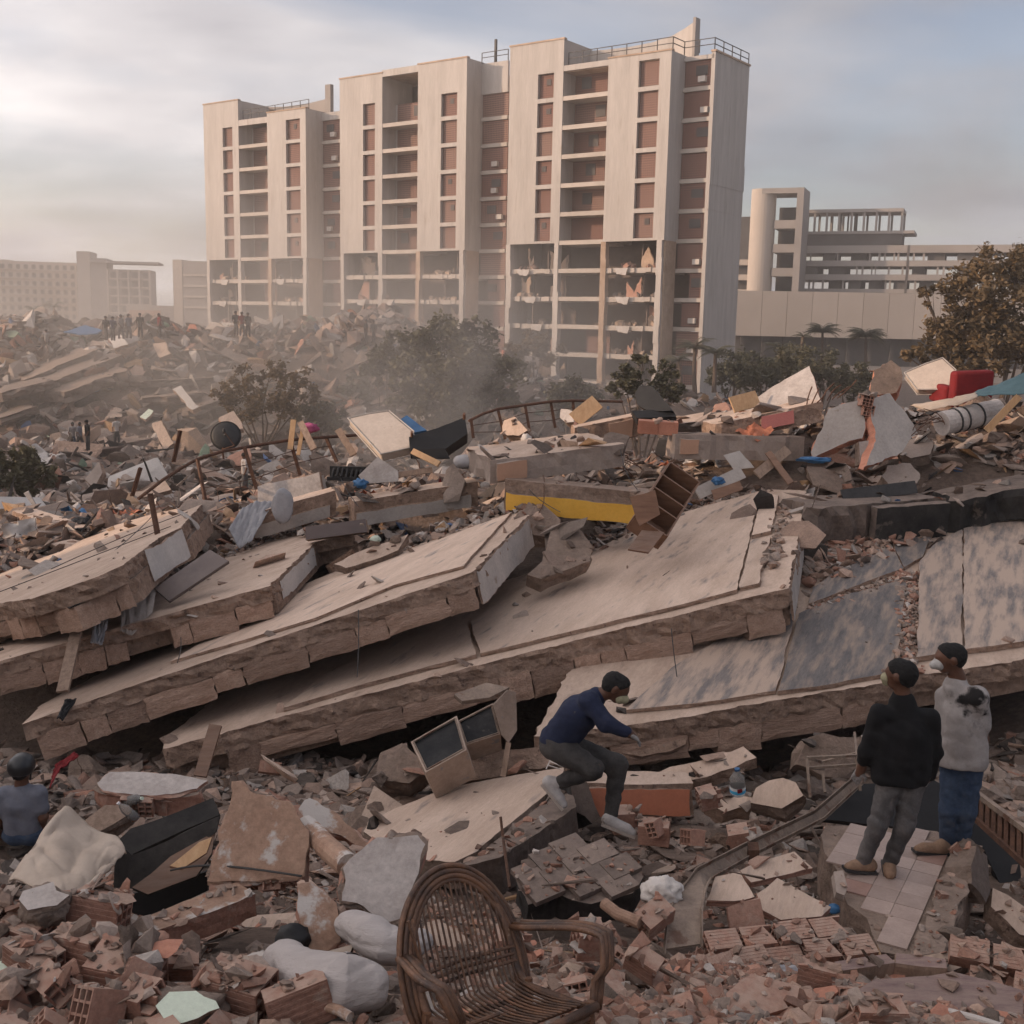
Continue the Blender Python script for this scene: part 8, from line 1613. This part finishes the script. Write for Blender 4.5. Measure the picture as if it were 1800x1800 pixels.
strew('plaster_piece', SLB, field(60, (6.6, 9.8), fr, 23), .1, .28, 'flat plaster piece among the foreground rubble', 'slab', 'plaster pieces in the foreground', 9, .25, ['plaster_old', 'concrete_top', 'brick', 'screed'], .1)
strew('hollow_brick', [HB[3], HB[5], HB[4]], field(34, (4.0, 6.4), lambda y: (-.47 * y - .3, -.16 * y), 19), .6, 1.05, 'dusty hollow brick in the heap at lower left', 'brick', 'hollow bricks of the lower left heap', 7, .6, None, -.01)
strew('hollow_brick', [HB[3], HB[5], HB[4]], field(80, (4.2, 9.8), lambda y: (.05 * y, .46 * y), 20), .35, .75, 'broken hollow brick in the rubble right of the chair', 'brick', 'broken hollow bricks on the right', 8, .6, None, 0)
strew('concrete_lump', RL, field(60, (3.9, 6.6), lambda y: (-.47 * y - .3, -.1 * y), 26), .05, .14, 'loose lump of mortar in the brick heap at lower left', 'lump', 'mortar lumps of the lower left heap', 11, mats=['mortar', 'mortar', 'concrete_rough'])
strew('plaster_piece', SLB, field(50, (3.9, 6.8), fr, 27), .07, .2, 'flat piece of wall plaster on the nearest rubble', 'slab', 'plaster pieces on the nearest rubble', 12, .3, ['plaster_old', 'concrete_top', 'plaster_grey', 'brick', 'mortar'], .1)
strew('brick_shard', SHB, field(200, (3.9, 7.5), fr, 24), .07, .15, 'reddish brick shard on the foreground rubble', 'brick shard', 'brick shards in the foreground', 10, .45, ['brick', 'brick_raw'], .1)

# twisted bars and scraps of cloth caught in the crest
rd = random.Random(91); BAR = []
for i in range(8):
    p = Vector((0, 0, 0)); dv_ = Vector((rd.uniform(-1, 1), rd.uniform(-1, 1), rd.uniform(.2, 1))).normalized(); pts = [p.copy()]
    for k in range(9): dv_ = (dv_ + Vector((rd.gauss(0, .3), rd.gauss(0, .3), rd.gauss(-.08, .3)))).normalized(); p = p + dv_ * .1; pts.append(p.copy())
    mb = MB().tube(pts, .0075, 5); me = bpy.data.meshes.new('bent_rebar'); me.from_pydata([tuple(q) for q in mb.v], [], mb.f); me.materials.append(MATS['rust']); BAR.append(me)
strew('bent_rebar', BAR, field(170, (15.5, 25), fr, 41), .5, 1.3, 'twisted rusty bar sticking out of the rubble crest', 'rebar', 'twisted bars in the crest', 13, .3, None, -.02)
strew('bent_rebar', BAR, field(60, (8.5, 14.5), fr, 42), .3, .8, 'twisted rusty bar below the collapsed slabs', 'rebar', 'twisted bars below the slabs', 14, .3, None, -.02)
CL = []
for i in range(6):
    vs = []; fs = []; n = 10
    for a in range(n + 1):
        for b in range(n + 1):
            x, y = a / n - .5, b / n - .5; q = Vector((x * 3, y * 3, i * 4.0)); vs.append((x + .12 * noise.noise(q * 1.3), y + .12 * noise.noise(q * 1.3 + Vector((9, 0, 0))), .28 * noise.noise(q) + .3 * max(0, .3 - abs(noise.noise(q * 1.1 + Vector((0, 5, 0)))) * 2) + .1 * noise.noise(q * 2.5)))
    for a in range(n):
        for b in range(n): c = a * (n + 1) + b; fs.append((c, c + n + 1, c + n + 2, c + 1))
    me = bpy.data.meshes.new('cloth_scrap'); me.from_pydata(vs, [], fs); me.materials.append(MATS['cloth_grey']); me.polygons.foreach_set('use_smooth', [True] * len(fs)); CL.append(me)
strew('cloth_scrap', CL, field(90, (15.5, 26), fr, 43), .2, .6, 'crumpled scrap of cloth caught on the rubble crest', 'cloth', 'scraps of cloth on the crest', 15, .3, ['cloth_grey', 'cloth_white', 'cloth_beige', 'cloth_white', 'blue_plastic', 'pink_cloth', 'black_sheet', 'cloth_grey', 'red_cloth', 'paint_orange'], .12)
strew('cloth_scrap', CL, field(40, (30, 80), fr, 44, True), .6, 1.8, 'crumpled pale sheet lying in the valley', 'cloth', 'sheets in the valley', 16, .3, ['cloth_white', 'tarp_cream', 'cloth_grey', 'cloth_beige', 'blue_plastic'], .1)
strew('cloth_scrap', CL, field(14, (5, 9.5), fr, 45), .08, .2, 'crumpled dusty rag among the foreground rubble', 'cloth', 'rags in the foreground', 17, .3, ['cloth_grey', 'cloth_white', 'cloth_beige', 'black_sheet'], .1)
# ------------------------------------------------------------------ air
def haze():
    m = bpy.data.materials.new('haze_air'); m.use_nodes = True; nt = m.node_tree; nt.nodes.clear()
    out = nt.nodes.new('ShaderNodeOutputMaterial'); v = nt.nodes.new('ShaderNodeVolumePrincipled')
    v.inputs['Color'].default_value = (0.93, 0.86, 0.8, 1); v.inputs['Density'].default_value = 0.0009; v.inputs['Anisotropy'].default_value = 0.3
    nt.links.new(v.outputs[0], out.inputs['Volume'])
    MATS['haze_air'] = m
    o = MB().box((-620, -60, -7), (620, 640, 46)).build('haze', ['haze_air'], kind='stuff'); return o
haze()

def dust(name, label, c, r, peak, nscale, lo, col, zlo=-.3):
    m = bpy.data.materials.new(name + '_air'); m.use_nodes = True; nt = m.node_tree; N, L = nt.nodes, nt.links; N.clear()
    out = N.new('ShaderNodeOutputMaterial'); v_ = N.new('ShaderNodeVolumePrincipled'); v_.inputs['Color'].default_value = col; v_.inputs['Anisotropy'].default_value = 0.2
    tc = N.new('ShaderNodeTexCoord'); n = N.new('ShaderNodeTexNoise'); n.inputs['Scale'].default_value = nscale; n.inputs['Detail'].default_value = 4; n.inputs['Roughness'].default_value = .6; n.inputs['Distortion'].default_value = .6; L.new(tc.outputs['Object'], n.inputs['Vector'])
    g = N.new('ShaderNodeMapping'); g.inputs['Scale'].default_value = (1, 1, 1); 
    ln = N.new('ShaderNodeVectorMath'); ln.operation = 'LENGTH'; dv = N.new('ShaderNodeVectorMath'); dv.operation = 'DIVIDE'; dv.inputs[1].default_value = r; L.new(tc.outputs['Object'], dv.inputs[0]); L.new(dv.outputs[0], ln.inputs[0])
    f = N.new('ShaderNodeMapRange'); f.inputs['From Min'].default_value = 1.0; f.inputs['From Max'].default_value = .15; f.interpolation_type = 'SMOOTHSTEP'; L.new(ln.outputs['Value'], f.inputs['Value'])
    rr = N.new('ShaderNodeMapRange'); rr.inputs['From Min'].default_value = lo; rr.inputs['From Max'].default_value = .72; rr.inputs['To Max'].default_value = peak; L.new(n.outputs['Fac'], rr.inputs['Value'])
    k = N.new('ShaderNodeMath'); k.operation = 'MULTIPLY'; L.new(f.outputs[0], k.inputs[0]); L.new(rr.outputs[0], k.inputs[1]); L.new(k.outputs[0], v_.inputs['Density']); L.new(v_.outputs[0], out.inputs['Volume']); MATS[name + '_air'] = m
    o = MB().box((-r[0], -r[1], r[2] * zlo), (r[0], r[1], r[2])).build(name, [name + '_air'], kind='stuff', world=False, loc=c); o['label'] = label
dust('dust_cloud', 'pale dust drifting over the far mound and tower feet', (-22, 88, -1), (42, 38, 19), 0.065, 0.055, .4, (0.9, 0.83, 0.77, 1))
dust('smoke_plume', 'grey smoke rising in front of the middle tree', P(790, 690, 58), (9.5, 5, 7.5), 0.24, 0.2, .36, (0.72, 0.68, 0.66, 1), -.9)
dust('smoke_plume', 'thin brown smoke in the sky above unfinished building', P(1700, 290, 190), (17, 14, 15), 0.045, 0.07, .36, (0.62, 0.56, 0.52, 1), -.95)
